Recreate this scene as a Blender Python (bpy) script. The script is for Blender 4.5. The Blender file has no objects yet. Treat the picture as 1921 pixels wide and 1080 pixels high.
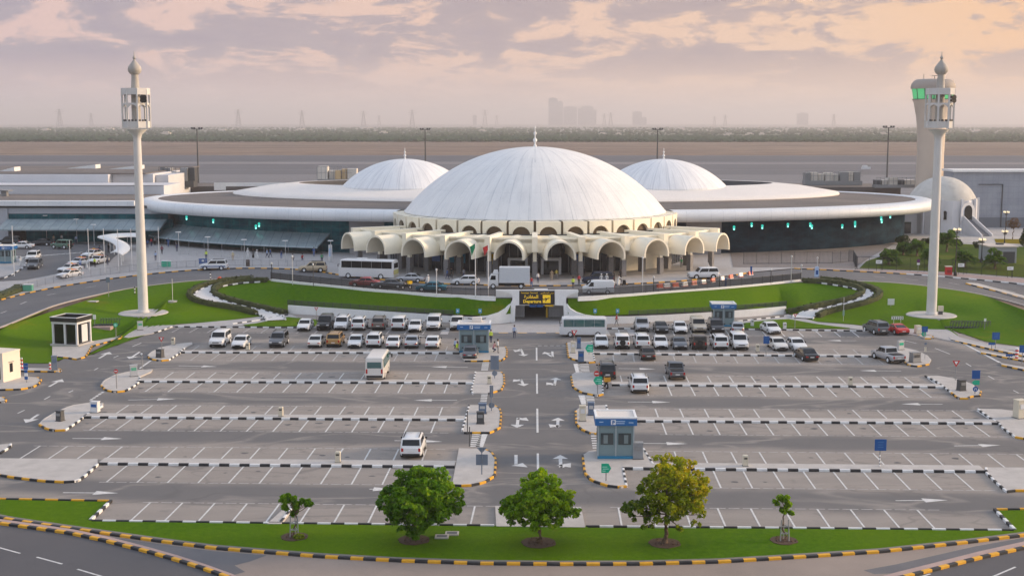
import bpy, bmesh, math, random
from mathutils import Vector, Matrix, noise
from mathutils.geometry import tessellate_polygon
R = math.radians
rnd = random.Random(7)
scene = bpy.context.scene
COL = scene.collection

# ------------------------------------------------------------------ camera
FPX, W0, H0 = 2450.0, 1921.0, 1080.0
CH = 29.0                                   # camera height over the car park
PITCH = math.atan((540 - 229) / FPX)
YAW = math.atan(43 / FPX)
CAM = Vector((0, 0, CH))
FW = Vector((-math.sin(YAW) * math.cos(PITCH), math.cos(YAW) * math.cos(PITCH), -math.sin(PITCH)))
RT = Vector((math.cos(YAW), math.sin(YAW), 0))
UP = RT.cross(FW)
cd = bpy.data.cameras.new('camera'); cam = bpy.data.objects.new('camera', cd); COL.objects.link(cam)
cd.sensor_fit = 'HORIZONTAL'; cd.sensor_width = 36; cd.lens = 36 * FPX / W0
cd.clip_start = 1; cd.clip_end = 60000
cam.matrix_world = Matrix(((RT.x, UP.x, -FW.x, 0), (RT.y, UP.y, -FW.y, 0), (RT.z, UP.z, -FW.z, CH), (0, 0, 0, 1)))
scene.camera = cam

def ray(px, py): return (FW + RT * ((px - 960.5) / FPX) + UP * ((540 - py) / FPX))
def at(px, py, z=0.0):
    """world point on level z seen at a place of the survey picture"""
    d = ray(px, py); t = (z - CH) / d.z
    return CAM + d * t
def atY(px, py, Y):
    d = ray(px, py); return CAM + d * (Y / d.y)
def ztop(p, py):
    """height of a thing standing at p whose top shows at py"""
    d0 = ray(960, py); Fh = Vector((FW.x, FW.y, 0)).normalized()
    dist = (Vector((p[0], p[1], 0))).dot(Fh); k = Vector((d0.x, d0.y, 0)).dot(Fh)
    return CH + d0.z * dist / k
def sst(a, b, x):
    t = max(0.0, min(1.0, (x - a) / (b - a))); return t * t * (3 - 2 * t)
def interp(tab, x):
    if x <= tab[0][0]: return tab[0][1]
    for (x0, y0), (x1, y1) in zip(tab, tab[1:]):
        if x <= x1: return y0 + (y1 - y0) * (x - x0) / max(1e-6, x1 - x0)
    return tab[-1][1]

# ------------------------------------------------------------------ terrain
PZ = 3.5                                    # forecourt level
def HP(X, Y):
    g = 1 - 0.85 * sst(50, 88, abs(X)); w = sst(205, 245, Y)
    return PZ * (g + (1 - g) * w)
def ath(px, py, off=0.0):
    z = 2.0
    for _ in range(50):
        p = at(px, py, z); z = HP(p.x, p.y) + off
    return Vector((p.x, p.y, z))
LB = [(0, 681), (100, 681), (162, 668), (190, 645), (230, 631), (262, 609), (330, 608), (420, 602), (478, 594), (540, 588)]
WL = [(540, 588), (650, 594), (780, 601), (860, 605.5), (905, 607.5), (960, 605.5)]
WR = [(1063, 605.5), (1120, 607.5), (1200, 605), (1300, 600), (1400, 594), (1475, 588)]
RB = [(1475, 588), (1530, 603), (1600, 608), (1640, 613), (1700, 615), (1780, 617), (1800, 630), (1850, 641), (1921, 650)]
NR = [(-220, 690), (0, 616), (60, 590), (110, 570), (220, 545), (300, 534), (370, 527), (450, 523), (508, 526), (620, 538), (750, 550), (860, 557), (930, 559),
      (1085, 559), (1150, 556.5), (1250, 550), (1350, 543), (1430, 536), (1500, 530), (1560, 527), (1600, 528), (1700, 533), (1760, 540), (1840, 552), (1921, 572), (2100, 630), (2300, 720)]
_yl = sorted((at(x, y, 0).x, at(x, y, 0).y) for x, y in LB + WL + WR + RB)
_yr = sorted((ath(x, y).x, ath(x, y).y) for x, y in NR)
def ext(tab, k=0.55):
    (x0, y0), (x1, y1) = tab[0], tab[-1]
    return [(x0 - 60, y0 - 60 * k)] + tab + [(x1 + 60, y1 - 60 * k)]
YL, YR = ext(_yl), ext(_yr, 1.0)
_mf = [(x, max(interp(YL, x + d) for d in range(-5, 6))) for x in range(-140, 141)]
YLS = [(x, sum(interp(_mf, x + d) for d in range(-5, 6)) / 11) for x in range(-130, 131)]
WALL_X = (at(540, 588).x, at(1475, 588).x)
PADS = []
def T(X, Y):
    h = T0(X, Y)
    for q in PADS:
        d = math.hypot(X - q.x, Y - q.y)
        if d < 8: h += (q.z - h) * (1 - sst(3.6, 8, d))
    return h
def T0(X, Y):
    if -3.3 < X < 4.7: return 0.0 if Y < 206 else HP(X, Y)
    a, b = interp(YL, X), interp(YR, X)
    if Y <= a: return 0.0
    if not WALL_X[0] < X < WALL_X[1]:
        k = min(1.0, min(abs(X - WALL_X[0]), abs(X - WALL_X[1])) / 6); a += (min(interp(YLS, X), b - 6) - a) * k if interp(YLS, X) > a else 0
    b = max(b, a + 1.0)
    t = max(0.0, min(1.0, (Y - a) / (b - a)))
    h = HP(X, Y)
    if t <= 0: return 0.0
    base = 1.1 * min(1, max(0, min(X - WALL_X[0], WALL_X[1] - X)) / 5)
    s = 0.5 * t + 0.5 * t * t * (3 - 2 * t)
    return base + (h - base) * s
def gt(px, py):
    """point of the terrain seen at a place of the survey picture"""
    d = ray(px, py); y = 75.0; prev = None
    while y < 1500:
        p = CAM + d * (y / d.y)
        if p.z <= T(p.x, p.y):
            lo, hi = y - 1.0, y
            for _ in range(24):
                m = (lo + hi) / 2; q = CAM + d * (m / d.y)
                if q.z <= T(q.x, q.y): hi = m
                else: lo = m
            q = CAM + d * (hi / d.y); return Vector((q.x, q.y, T(q.x, q.y)))
        y += 1.0
    return at(px, py, PZ)

PADS += [gt(269, 588), gt(1747, 592)]
# ------------------------------------------------------------------ mesh builder
class MB:
    def __init__(s): s.v, s.f, s.m, s.a = [], [], [], []
    def add(s, vs, fs, m=0, xf=None):
        o = len(s.v)
        s.v += [tuple(xf @ Vector(v)) for v in vs] if xf is not None else [tuple(v) for v in vs]
        s.f += [tuple(i + o for i in f) for f in fs]; s.m += [m] * len(fs); return s
    def box(s, c, d, rz=0, m=0, top=None):
        """centre of the base, full sizes; top = scale of the upper face"""
        x, y, z = d[0] / 2, d[1] / 2, d[2]; t = top or (1, 1)
        vs = [(-x, -y, 0), (x, -y, 0), (x, y, 0), (-x, y, 0), (-x * t[0], -y * t[1], z), (x * t[0], -y * t[1], z), (x * t[0], y * t[1], z), (-x * t[0], y * t[1], z)]
        return s.add(vs, [(3, 2, 1, 0), (4, 5, 6, 7), (0, 1, 5, 4), (1, 2, 6, 5), (2, 3, 7, 6), (3, 0, 4, 7)], m, Matrix.Translation(c) @ Matrix.Rotation(rz, 4, 'Z'))
    def bar(s, a, b, w, h=None, m=0):
        a, b = Vector(a), Vector(b); h = h or w; d = (b - a).normalized()
        u = d.cross(Vector((0, 0, 1)))
        u = Vector((1, 0, 0)) if u.length < 1e-4 else u.normalized()
        n = u.cross(d); u, n = u * w / 2, n * h / 2
        vs = [a - u - n, a + u - n, a + u + n, a - u + n, b - u - n, b + u - n, b + u + n, b - u + n]
        return s.add(vs, [(3, 2, 1, 0), (4, 5, 6, 7), (0, 1, 5, 4), (1, 2, 6, 5), (2, 3, 7, 6), (3, 0, 4, 7)], m)
    def tube(s, path, r, n=8, m=0, caps=True):
        P = [Vector(p) for p in path]; rs = r if isinstance(r, (list, tuple)) else [r] * len(P)
        vs, fs = [], []
        for i, p in enumerate(P):
            d = (P[min(i + 1, len(P) - 1)] - P[max(i - 1, 0)]).normalized()
            u = d.cross(Vector((0, 0, 1)))
            u = Vector((1, 0, 0)) if u.length < 1e-3 else u.normalized()
            w = u.cross(d)
            for k in range(n):
                a = 2 * math.pi * k / n; vs.append(p + (u * math.cos(a) + w * math.sin(a)) * rs[i])
        for i in range(len(P) - 1):
            for k in range(n):
                k2 = (k + 1) % n; fs.append((i * n + k, i * n + k2, (i + 1) * n + k2, (i + 1) * n + k))
        if caps: fs += [tuple(range(n - 1, -1, -1)), tuple((len(P) - 1) * n + k for k in range(n))]
        return s.add(vs, fs, m)
    def lathe(s, prof, n=24, c=(0, 0, 0), m=0, a0=0, a1=360, close=True):
        full = abs(a1 - a0) >= 359.9; k1 = n if full else n + 1
        vs = []
        for r, z in prof:
            for k in range(k1):
                a = R(a0 + (a1 - a0) * k / n); vs.append((c[0] + r * math.cos(a), c[1] + r * math.sin(a), c[2] + z))
        fs = []
        for i in range(len(prof) - 1):
            for k in range(n):
                k2 = (k + 1) % k1; fs.append((i * k1 + k, i * k1 + k2, (i + 1) * k1 + k2, (i + 1) * k1 + k))
        if full and close:
            if prof[0][0] > 1e-4: fs.append(tuple(range(k1 - 1, -1, -1)))
            if prof[-1][0] > 1e-4: fs.append(tuple((len(prof) - 1) * k1 + k for k in range(k1)))
        return s.add(vs, fs, m)
    def prism(s, poly, z0, z1, m=0, mside=None, xf=None):
        n = len(poly); P = [Vector((p[0], p[1], 0)) for p in poly]
        area = sum(P[i].x * P[(i + 1) % n].y - P[(i + 1) % n].x * P[i].y for i in range(n))
        if area < 0: P.reverse()
        tri = tessellate_polygon([P]); vs = [(p.x, p.y, z0) for p in P] + [(p.x, p.y, z1) for p in P]
        tops, bots = [], []
        for t in tri:
            a, b, c = t
            if (P[b] - P[a]).cross(P[c] - P[a]).z < 0: a, b, c = c, b, a
            tops.append((a + n, b + n, c + n)); bots.append((c, b, a))
        s.add(vs, tops + bots, m, xf)
        s.add(vs, [(i, (i + 1) % n, (i + 1) % n + n, i + n) for i in range(n)], m if mside is None else mside, xf)
        return s
    def sheet(s, poly, z, m=0):
        P = [Vector((p[0], p[1], 0)) for p in poly]; tri = tessellate_polygon([P]); fs = []
        for a, b, c in tri:
            if (P[b] - P[a]).cross(P[c] - P[a]).z < 0: a, b, c = c, b, a
            fs.append((a, b, c))
        return s.add([(p.x, p.y, z) for p in P], fs, m)
    def plate(s, poly, x, axis_y0, y1, m=0): pass
    def build(s, name, mats, parent=None, loc=None, rz=0, smooth=None):
        me = bpy.data.meshes.new(name); me.from_pydata(s.v, [], s.f)
        for mt in (mats if isinstance(mats, (list, tuple)) else [mats]): me.materials.append(mt)
        if any(s.m): me.polygons.foreach_set('material_index', s.m)
        if smooth is not None:
            me.polygons.foreach_set('use_smooth', [True] * len(me.polygons))
            me.set_sharp_from_angle(angle=R(smooth))
        me.update()
        o = bpy.data.objects.new(name, me); COL.objects.link(o)
        if parent is not None: o.parent = parent
        if loc is not None: o.location = loc
        if rz: o.rotation_euler = (0, 0, rz)
        return o

def tag(o, label, cat, group=None):
    o['label'] = label; o['category'] = cat
    if group: o['group'] = group
    return o
def thing(name, label, cat, loc=(0, 0, 0), rz=0, group=None):
    o = bpy.data.objects.new(name, None); o.empty_display_size = 0.3; COL.objects.link(o); o.location = loc; o.rotation_euler = (0, 0, rz)
    return tag(o, label, cat, group)
def struct(o, kind='structure'): o['kind'] = kind; return o
KIDS = {}
def kids(o):
    return [c for c in bpy.data.objects if c.parent == o]
def dup(root, label=None, loc=None, rz=None, group=None, cat=None):
    def cp(o, par):
        c = o.copy(); COL.objects.link(c)
        if par is not None: c.parent = par
        for k in KIDS.setdefault(o.name, kids(o)): cp(k, c)
        return c
    r = cp(root, None)
    if label: r['label'] = label
    if cat: r['category'] = cat
    if group: r['group'] = group
    if loc is not None: r.location = loc
    if rz is not None: r.rotation_euler = (0, 0, rz)
    return r
def recolour(root, slot_mat):
    """own paint for one copy: {material name: material}"""
    def go(o):
        for sl in o.material_slots:
            if sl.material and sl.material.name in slot_mat:
                mt = slot_mat[sl.material.name]; sl.link = 'OBJECT'; sl.material = mt
        for k in kids(o): go(k)
    go(root)

# ------------------------------------------------------------------ materials
def lin(r, g, b):
    f = lambda c: (c / 255 / 12.92) if c / 255 <= .04045 else ((c / 255 + .055) / 1.055) ** 2.4
    return (f(r), f(g), f(b))
MATS = {}
def pm(name, col, rough=.6, metal=0.0, var=0.0, vs=3.0, bump=0.0, bs=20.0, spec=None, emit=None, es=0, world=False, coat=0):
    if name in MATS: return MATS[name]
    m = bpy.data.materials.new(name); m.use_nodes = True; nt = m.node_tree; b = nt.nodes['Principled BSDF']
    b.inputs['Base Color'].default_value = (*col, 1); b.inputs['Roughness'].default_value = rough; b.inputs['Metallic'].default_value = metal
    if spec is not None: b.inputs['Specular IOR Level'].default_value = spec
    if coat: b.inputs['Coat Weight'].default_value = coat; b.inputs['Coat Roughness'].default_value = .05
    if emit: b.inputs['Emission Color'].default_value = (*emit, 1); b.inputs['Emission Strength'].default_value = es
    if var or bump:
        if world: tc = nt.nodes.new('ShaderNodeNewGeometry').outputs['Position']
        else: tc = nt.nodes.new('ShaderNodeTexCoord').outputs['Object']
    if var:
        n = nt.nodes.new('ShaderNodeTexNoise'); n.inputs['Scale'].default_value = vs; n.inputs['Detail'].default_value = 6; n.inputs['Roughness'].default_value = .62
        nt.links.new(tc, n.inputs['Vector'])
        mr = nt.nodes.new('ShaderNodeMapRange'); mr.inputs[1].default_value = .25; mr.inputs[2].default_value = .75
        mr.inputs[3].default_value = 1 - var; mr.inputs[4].default_value = 1 + var; nt.links.new(n.outputs[0], mr.inputs[0])
        mx = nt.nodes.new('ShaderNodeVectorMath'); mx.operation = 'SCALE'; mx.inputs[0].default_value = col
        nt.links.new(mr.outputs[0], mx.inputs['Scale']); nt.links.new(mx.outputs[0], b.inputs['Base Color'])
    if bump:
        n2 = nt.nodes.new('ShaderNodeTexNoise'); n2.inputs['Scale'].default_value = bs; n2.inputs['Detail'].default_value = 4
        nt.links.new(tc, n2.inputs['Vector']); bp = nt.nodes.new('ShaderNodeBump'); bp.inputs['Strength'].default_value = bump; bp.inputs['Distance'].default_value = .05
        nt.links.new(n2.outputs[0], bp.inputs['Height']); nt.links.new(bp.outputs[0], b.inputs['Normal'])
    MATS[name] = m; return m
class G:
    """small node-graph helper"""
    def __init__(s, m): m.use_nodes = True; s.nt = m.node_tree; s.b = s.nt.nodes.get('Principled BSDF')
    def n(s, t, **k):
        q = s.nt.nodes.new(t)
        for a, v in k.items(): setattr(q, a, v)
        return q
    def put(s, sock, v):
        if v is None: return
        if hasattr(v, 'node'): s.nt.links.new(v, sock)
        else: sock.default_value = v
    def math(s, op, a, b=None, c=None, clamp=False):
        q = s.n('ShaderNodeMath', operation=op, use_clamp=clamp); s.put(q.inputs[0], a); s.put(q.inputs[1], b)
        if c is not None: s.put(q.inputs[2], c)
        return q.outputs[0]
    def noise(s, vec, scale, detail=5, rough=.55, dist=0):
        q = s.n('ShaderNodeTexNoise'); s.put(q.inputs['Vector'], vec); q.inputs['Scale'].default_value = scale; q.inputs['Detail'].default_value = detail
        q.inputs['Roughness'].default_value = rough; q.inputs['Distortion'].default_value = dist; return q.outputs[0]
    def rng(s, v, a, b, c, d):
        q = s.n('ShaderNodeMapRange'); s.put(q.inputs[0], v)
        for i, x in enumerate((a, b, c, d)): s.put(q.inputs[i + 1], x)
        return q.outputs[0]
    def mix(s, f, a, b, mode='MIX'):
        q = s.n('ShaderNodeMix', data_type='RGBA', blend_type=mode); s.put(q.inputs[0], f)
        s.put(q.inputs[6], (*a, 1) if isinstance(a, tuple) and len(a) == 3 else a); s.put(q.inputs[7], (*b, 1) if isinstance(b, tuple) and len(b) == 3 else b); return q.outputs[2]
    def vscale(s, vec, xyz):
        q = s.n('ShaderNodeVectorMath', operation='MULTIPLY'); s.put(q.inputs[0], vec); q.inputs[1].default_value = xyz; return q.outputs[0]
    def pos(s): return s.n('ShaderNodeNewGeometry').outputs['Position']
    def obj(s): return s.n('ShaderNodeTexCoord').outputs['Object']
    def attr(s, name): return s.n('ShaderNodeAttribute', attribute_name=name).outputs['Fac']
    def sep(s, v):
        q = s.n('ShaderNodeSeparateXYZ'); s.put(q.inputs[0], v); return q.outputs
    def comb(s, x=0, y=0, z=0):
        q = s.n('ShaderNodeCombineXYZ'); s.put(q.inputs[0], x); s.put(q.inputs[1], y); s.put(q.inputs[2], z); return q.outputs[0]
    def bump(s, h, st=.3, d=.05):
        q = s.n('ShaderNodeBump'); q.inputs['Strength'].default_value = st; q.inputs['Distance'].default_value = d; s.put(q.inputs['Height'], h)
        s.nt.links.new(q.outputs[0], s.b.inputs['Normal'])
    def out(s, col=None, rough=None):
        s.put(s.b.inputs['Base Color'], (*col, 1) if isinstance(col, tuple) and len(col) == 3 else col); s.put(s.b.inputs['Roughness'], rough)
def newmat(name):
    m = bpy.data.materials.new(name); MATS[name] = m; return m, G(m)

# car park tarmac: pale dusty bays, darker rubbed lanes (wear is measured along the lanes), stains
M_LOT, g = newmat('lot_asphalt'); p = g.pos(); sw_ = g.noise(g.vscale(p, (.45, 1, 0)), .13, 3, .5, .7)
n1 = g.noise(g.vscale(p, (1, 1, 0)), .09, 6, .6); n2 = g.noise(g.vscale(p, (.35, 1.2, 0)), .5, 5, .6); n3 = g.noise(p, 9, 3, .6)
c = g.mix(n1, (.235, .21, .188), (.345, .30, .262)); c = g.mix(g.rng(n2, .45, .75, 0, .5), c, (.37, .325, .285))
w = g.math('MULTIPLY', g.attr('wear'), g.rng(n1, .2, .8, 1.15, .75), clamp=True)
c = g.mix(w, c, (.13, .125, .124)); c = g.mix(g.math('MULTIPLY', g.rng(g.math('ABSOLUTE', g.math('SUBTRACT', sw_, .47)), 0, .03, .75, 0), g.rng(n2, .3, .6, 0, 1)), c, (.33, .295, .26)); c = g.mix(g.math('MULTIPLY', g.rng(g.math('ABSOLUTE', g.math('SUBTRACT', sw_, .55)), 0, .012, .5, 0), g.rng(n1, .3, .6, 0, 1)), c, (.09, .085, .083))
st = g.noise(g.vscale(p, (1, 1, 0)), .55, 4, .7); c = g.mix(g.rng(st, .57, .76, 0, .6), c, (.12, .115, .112))
c = g.mix(g.rng(n3, .3, .7, 0, .16), c, (.12, .12, .12)); g.out(c, .85); g.bump(n3, .25, .02)
def tarmac(name, c0, c1, sc=.15):
    m, g = newmat(name); p = g.pos(); n1 = g.noise(p, sc, 6, .6); n3 = g.noise(p, 8, 3, .6); n2 = g.noise(g.vscale(p, (.5, .5, 0)), 1.1, 4, .7)
    c = g.mix(g.rng(n1, .3, .7, 0, 1), c0, c1); c = g.mix(g.rng(n2, .6, .78, 0, .35), c, tuple(x * .55 for x in c0)); c = g.mix(g.rng(n3, .3, .7, 0, .2), c, tuple(x * .6 for x in c0))
    g.out(c, .85); g.bump(n3, .2, .02); return m
M_ROAD = tarmac('road_asphalt', (.105, .105, .112), (.15, .147, .15))
M_ROAD2 = tarmac('main_road_asphalt', (.085, .082, .088), (.11, .105, .108), .08)
M_DUST = tarmac('dusty_lane', (.25, .205, .175), (.35, .28, .235), .12)
M_PATCH = tarmac('new_tarmac_patch', (.12, .12, .13), (.17, .165, .168), .2)
def grassmat(name, c0, c1, dry):
    m, g = newmat(name); p = g.pos(); n1 = g.noise(p, .12, 5, .6); n2 = g.noise(p, 2.2, 5, .7); n4 = g.noise(p, .045, 3, .5)
    c = g.mix(g.rng(n2, .3, .7, 0, 1), c0, c1); c = g.mix(g.rng(n4, .4, .62, 0, .55), c, tuple(x * k for x, k in zip(c1, (1.5, 1.15, .9)))); c = g.mix(g.rng(n1, .6, .74, 0, .8), c, dry)
    n5 = g.noise(p, 14, 3, .7); c = g.mix(g.rng(n5, .35, .7, 0, .5), c, tuple(x * .45 for x in c0)); g.out(c, .9); g.bump(n5, .7, .06); g.b.inputs['Specular IOR Level'].default_value = .05; return m
M_GRASS = grassmat('lawn_grass', (.05, .135, .002), (.10, .20, .003), (.21, .19, .01))
M_GRASS2 = grassmat('embankment_grass', (.045, .125, .012), (.085, .165, .016), (.16, .13, .035))
M_CONC = pm('pale_concrete', (.47, .44, .41), .85, var=.14, vs=.8, bump=.15, bs=6, world=True)
M_PAVE = pm('paving_blocks', (.40, .385, .38), .85, var=.12, vs=.6, bump=.15, bs=4, world=True)
M_PINK = pm('pink_paving', (.42, .30, .265), .85, var=.12, vs=.7, world=True)
M_WHITE = pm('white_paint', (.80, .80, .79), .5, var=.05, vs=1.5, world=True)
M_LINE = pm('road_line_paint', (.62, .61, .59), .8, var=.22, vs=2.5, world=True)
M_LINE2 = pm('faded_line_paint', (.44, .42, .405), .85, var=.3, vs=2.0, world=True)
M_KW = pm('kerb_white', (.72, .72, .71), .7, var=.1, vs=2, world=True)
M_KB = pm('kerb_black', (.022, .022, .024), .6, var=.2, vs=2, world=True)
M_KY = pm('kerb_yellow', (.72, .36, .015), .6, var=.14, vs=2, world=True)
M_CREAM = pm('cream_render', (.87, .80, .64), .75, var=.05, vs=.35)
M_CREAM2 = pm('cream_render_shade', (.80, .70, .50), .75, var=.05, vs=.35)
M_GRANITE = pm('grey_granite', (.19, .185, .19), .35, var=.2, vs=4)
M_BLACK = pm('black_metal', (.012, .012, .013), .45)
M_DGREY = pm('dark_grey_metal', (.06, .062, .066), .5)
M_MGREY = pm('mid_grey_metal', (.25, .255, .26), .45, .2)
M_STEEL = pm('galvanised_steel', (.52, .53, .54), .45, .5)
M_POLE = pm('pole_white', (.66, .66, .66), .5)
M_GLASS = pm('dark_glass', (.012, .016, .02), .06, spec=.8)
M_TYRE = pm('tyre_rubber', (.012, .012, .012), .8)
M_RIM = pm('alloy_rim', (.22, .22, .23), .4, .6)
M_RED = pm('signal_red', (.55, .02, .02), .45)
M_BLUE = pm('sign_blue', (.005, .085, .30), .4)
M_GREEN = pm('sign_green', (.0, .42, .24), .4)
M_YEL = pm('sign_yellow', (.80, .48, .01), .45)
M_SKIN = pm('skin', (.30, .16, .10), .6)
M_BEIGE = pm('beige_enamel', (.62, .56, .44), .6, var=.06, vs=2)
M_SIGNBACK = pm('sign_back_grey', (.17, .21, .27), .5, .2)

# ------------------------------------------------------------------ ground sheets
def drape(poly, zf, off, mat, name, step=3.0, parent=None):
    bm = bmesh.new(); P = [Vector((p[0], p[1], 0)) for p in poly]
    vs = [bm.verts.new(p) for p in P]
    for t in tessellate_polygon([P]):
        try: bm.faces.new([vs[i] for i in t])
        except ValueError: pass
    xs = [p.x for p in P]; ys = [p.y for p in P]
    for ax, lo, hi in ((0, min(xs), max(xs)), (1, min(ys), max(ys))):
        k = math.floor(lo / step) + 1
        while k * step < hi:
            co = Vector((k * step, 0, 0)) if ax == 0 else Vector((0, k * step, 0)); no = Vector((1, 0, 0)) if ax == 0 else Vector((0, 1, 0))
            bmesh.ops.bisect_plane(bm, geom=bm.verts[:] + bm.edges[:] + bm.faces[:], plane_co=co, plane_no=no, dist=1e-5)
            k += 1
    for v in bm.verts: v.co.z = zf(v.co.x, v.co.y) + off
    bmesh.ops.recalc_face_normals(bm, faces=bm.faces[:])
    for f in bm.faces:
        if f.normal.z < 0: f.normal_flip()
    me = bpy.data.meshes.new(name); bm.to_mesh(me); bm.free(); me.materials.append(mat)
    o = bpy.data.objects.new(name, me); COL.objects.link(o)
    if parent: o.parent = parent
    return o
def resample(P, step):
    P = [Vector(p) for p in P]; L = [0.0]
    for a, b in zip(P, P[1:]): L.append(L[-1] + (b - a).length)
    n = max(2, round(L[-1] / step)); out = []; j = 0
    for i in range(n + 1):
        s = L[-1] * i / n
        while j < len(L) - 2 and L[j + 1] < s: j += 1
        t = (s - L[j]) / max(1e-6, L[j + 1] - L[j]); out.append(P[j].lerp(P[j + 1], t))
    return out
def smooth_path(P, it=2):
    P = [Vector(p) for p in P]
    for _ in range(it):
        Q = [P[0]]
        for a, b in zip(P, P[1:]): Q += [a.lerp(b, .25), a.lerp(b, .75)]
        P = Q + [P[-1]]
    return P
def kerb(path, A, B, name='kerb', h=.16, w=.22, seg=.85, off=0.0, wob=0):
    """painted kerb stones along a path of ground points"""
    Q = resample(path, seg); mb = MB()
    for i in range(len(Q)):
        d = Q[min(i + 1, len(Q) - 1)] - Q[max(i - 1, 0)]; d.z = 0; d.normalize(); nrm = Vector((-d.y, d.x, 0)) * w / 2
        q = Q[i] + Vector((0, 0, off))
        mb.v += [tuple(q - nrm + Vector((0, 0, -.03))), tuple(q - nrm + Vector((0, 0, h - .025))), tuple(q - nrm * .72 + Vector((0, 0, h))), tuple(q + nrm * .72 + Vector((0, 0, h))), tuple(q + nrm + Vector((0, 0, h - .025))), tuple(q + nrm + Vector((0, 0, -.03)))]
    for i in range(len(Q) - 1):
        o = i * 6
        for k in range(5): mb.f.append((o + k, o + k + 1, o + k + 7, o + k + 6)); mb.m.append(i % 2)
    e = (len(Q) - 1) * 6
    mb.f += [(0, 1, 2, 3, 4, 5), (e + 5, e + 4, e + 3, e + 2, e + 1, e)]; mb.m += [0, (len(Q) - 2) % 2]
    o = mb.build(name, [A, B]); bm = bmesh.new(); bm.from_mesh(o.data); bmesh.ops.recalc_face_normals(bm, faces=bm.faces[:]); bm.to_mesh(o.data); bm.free()
    return struct(o)
# ------------------------------------------------------------------ daylight: dusk sky with broken cloud, low soft sun from the right
SUN_EL, SUN_AZ = R(13), R(80)      # azimuth measured from +Y towards +X
wd = bpy.data.worlds.new('World'); scene.world = wd; wd.use_nodes = True
nt = wd.node_tree; bgn = nt.nodes['Background']; g = G.__new__(G); g.nt = nt
bgn.inputs['Strength'].default_value = 0.1
sky = nt.nodes.new('ShaderNodeTexSky'); sky.sky_type = 'NISHITA'; sky.sun_disc = False
sky.sun_elevation = SUN_EL; sky.sun_rotation = SUN_AZ; sky.air_density = 1.0; sky.dust_density = 2.5; sky.ozone_density = 1.0
dirv = nt.nodes.new('ShaderNodeTexCoord').outputs['Generated']
x, y, z = g.sep(dirv)
az = g.math('ARCTAN2', x, y); el = g.math('ARCSINE', z)
# cloud field in angles: long flat banks, more stretched towards the horizon
elw = g.math('POWER', g.math('MAXIMUM', el, 0.0), .8)
v1 = g.comb(g.math('MULTIPLY', az, 15.0), g.math('MULTIPLY', elw, 31.0), 3.2)
v2 = g.comb(g.math('MULTIPLY', az, 34.0), g.math('MULTIPLY', elw, 95.0), 7.7)
c1 = g.noise(v1, 1.0, 12, .61, .5); c2 = g.noise(v2, 1.0, 8, .6, .2)
v3 = g.comb(g.math('MULTIPLY', az, 4.0), g.math('MULTIPLY', elw, 14.0), 1.3)
c3 = g.noise(v3, 1.0, 4, .5)
dens = g.math('ADD', g.math('MULTIPLY', c1, .66), g.math('ADD', g.math('MULTIPLY', c2, .2), g.math('MULTIPLY', c3, .24)))
warm = g.rng(az, -.42, .42, 0, 1)                      # 0 left, 1 right
thr = g.rng(warm, 0, 1, .505, .53)
cover = g.math('SMOOTH_MIN', g.rng(g.math('SUBTRACT', dens, thr), -.012, .04, 0, 1), 1.0, 0.05)
cover = g.math('MULTIPLY', cover, g.rng(el, .022, .05, .18, 1))
K = 6.2
def kc(r, gg, b, s=1.0): return tuple(v * K * s for v in lin(r, gg, b))
clear = g.mix(warm, kc(228, 196, 192), kc(248, 208, 170))
clear = g.mix(g.rng(warm, .75, 1, 0, 1), clear, kc(252, 198, 150))
low = g.mix(warm, kc(207, 194, 202), kc(240, 206, 184))
clear = g.mix(g.rng(el, .006, .05, 1, 0), clear, low)
cloud = g.mix(warm, kc(170, 163, 176), kc(190, 168, 163))
thick = g.rng(g.math('SUBTRACT', dens, thr), .03, .16, 0, 1)
cloud = g.mix(thick, cloud, g.mix(warm, kc(158, 152, 172), kc(176, 158, 158)))
scn = g.mix(g.math('MULTIPLY', cover, .92), clear, cloud)
# pale cool veil out of the picture, overhead and added low behind, fed by the physical sky
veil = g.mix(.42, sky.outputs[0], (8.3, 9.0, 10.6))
hi = g.math('MAXIMUM', g.rng(el, R(7), R(26), 0, 1), g.math('MULTIPLY', g.rng(g.math('ABSOLUTE', az), .7, 1.5, 0, 1), g.rng(el, -.01, .06, 0, .85)))  # second term: low sky beside and behind, added to brighten camera-facing surfaces
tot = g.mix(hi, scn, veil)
tot = g.mix(g.rng(el, -.02, 0.0, 1, 0), tot, low)
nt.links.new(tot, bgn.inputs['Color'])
wd.cycles.sampling_method = 'MANUAL'; wd.cycles.sample_map_resolution = 512

sl = bpy.data.lights.new('sun', 'SUN'); sl.energy = 2.6; sl.angle = R(12); sl.color = (1, .72, .46)
so = bpy.data.objects.new('sun', sl); COL.objects.link(so)
sd = Vector((math.sin(SUN_AZ) * math.cos(SUN_EL), math.cos(SUN_AZ) * math.cos(SUN_EL), math.sin(SUN_EL)))
so.rotation_euler = sd.to_track_quat('Z', 'Y').to_euler()
scene.view_settings.view_transform = 'Standard'; scene.view_settings.look = 'None'; scene.view_settings.gamma = 1
scene.view_settings.exposure = 0.72
try:
    scene.cycles.max_bounces = 5; scene.cycles.diffuse_bounces = 3; scene.cycles.glossy_bounces = 2; scene.cycles.transmission_bounces = 2; scene.cycles.volume_bounces = 0
    scene.cycles.use_denoising = True; scene.cycles.use_adaptive_sampling = True; scene.cycles.adaptive_threshold = .02
    scene.cycles.sample_clamp_indirect = 6
except Exception: pass

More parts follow.
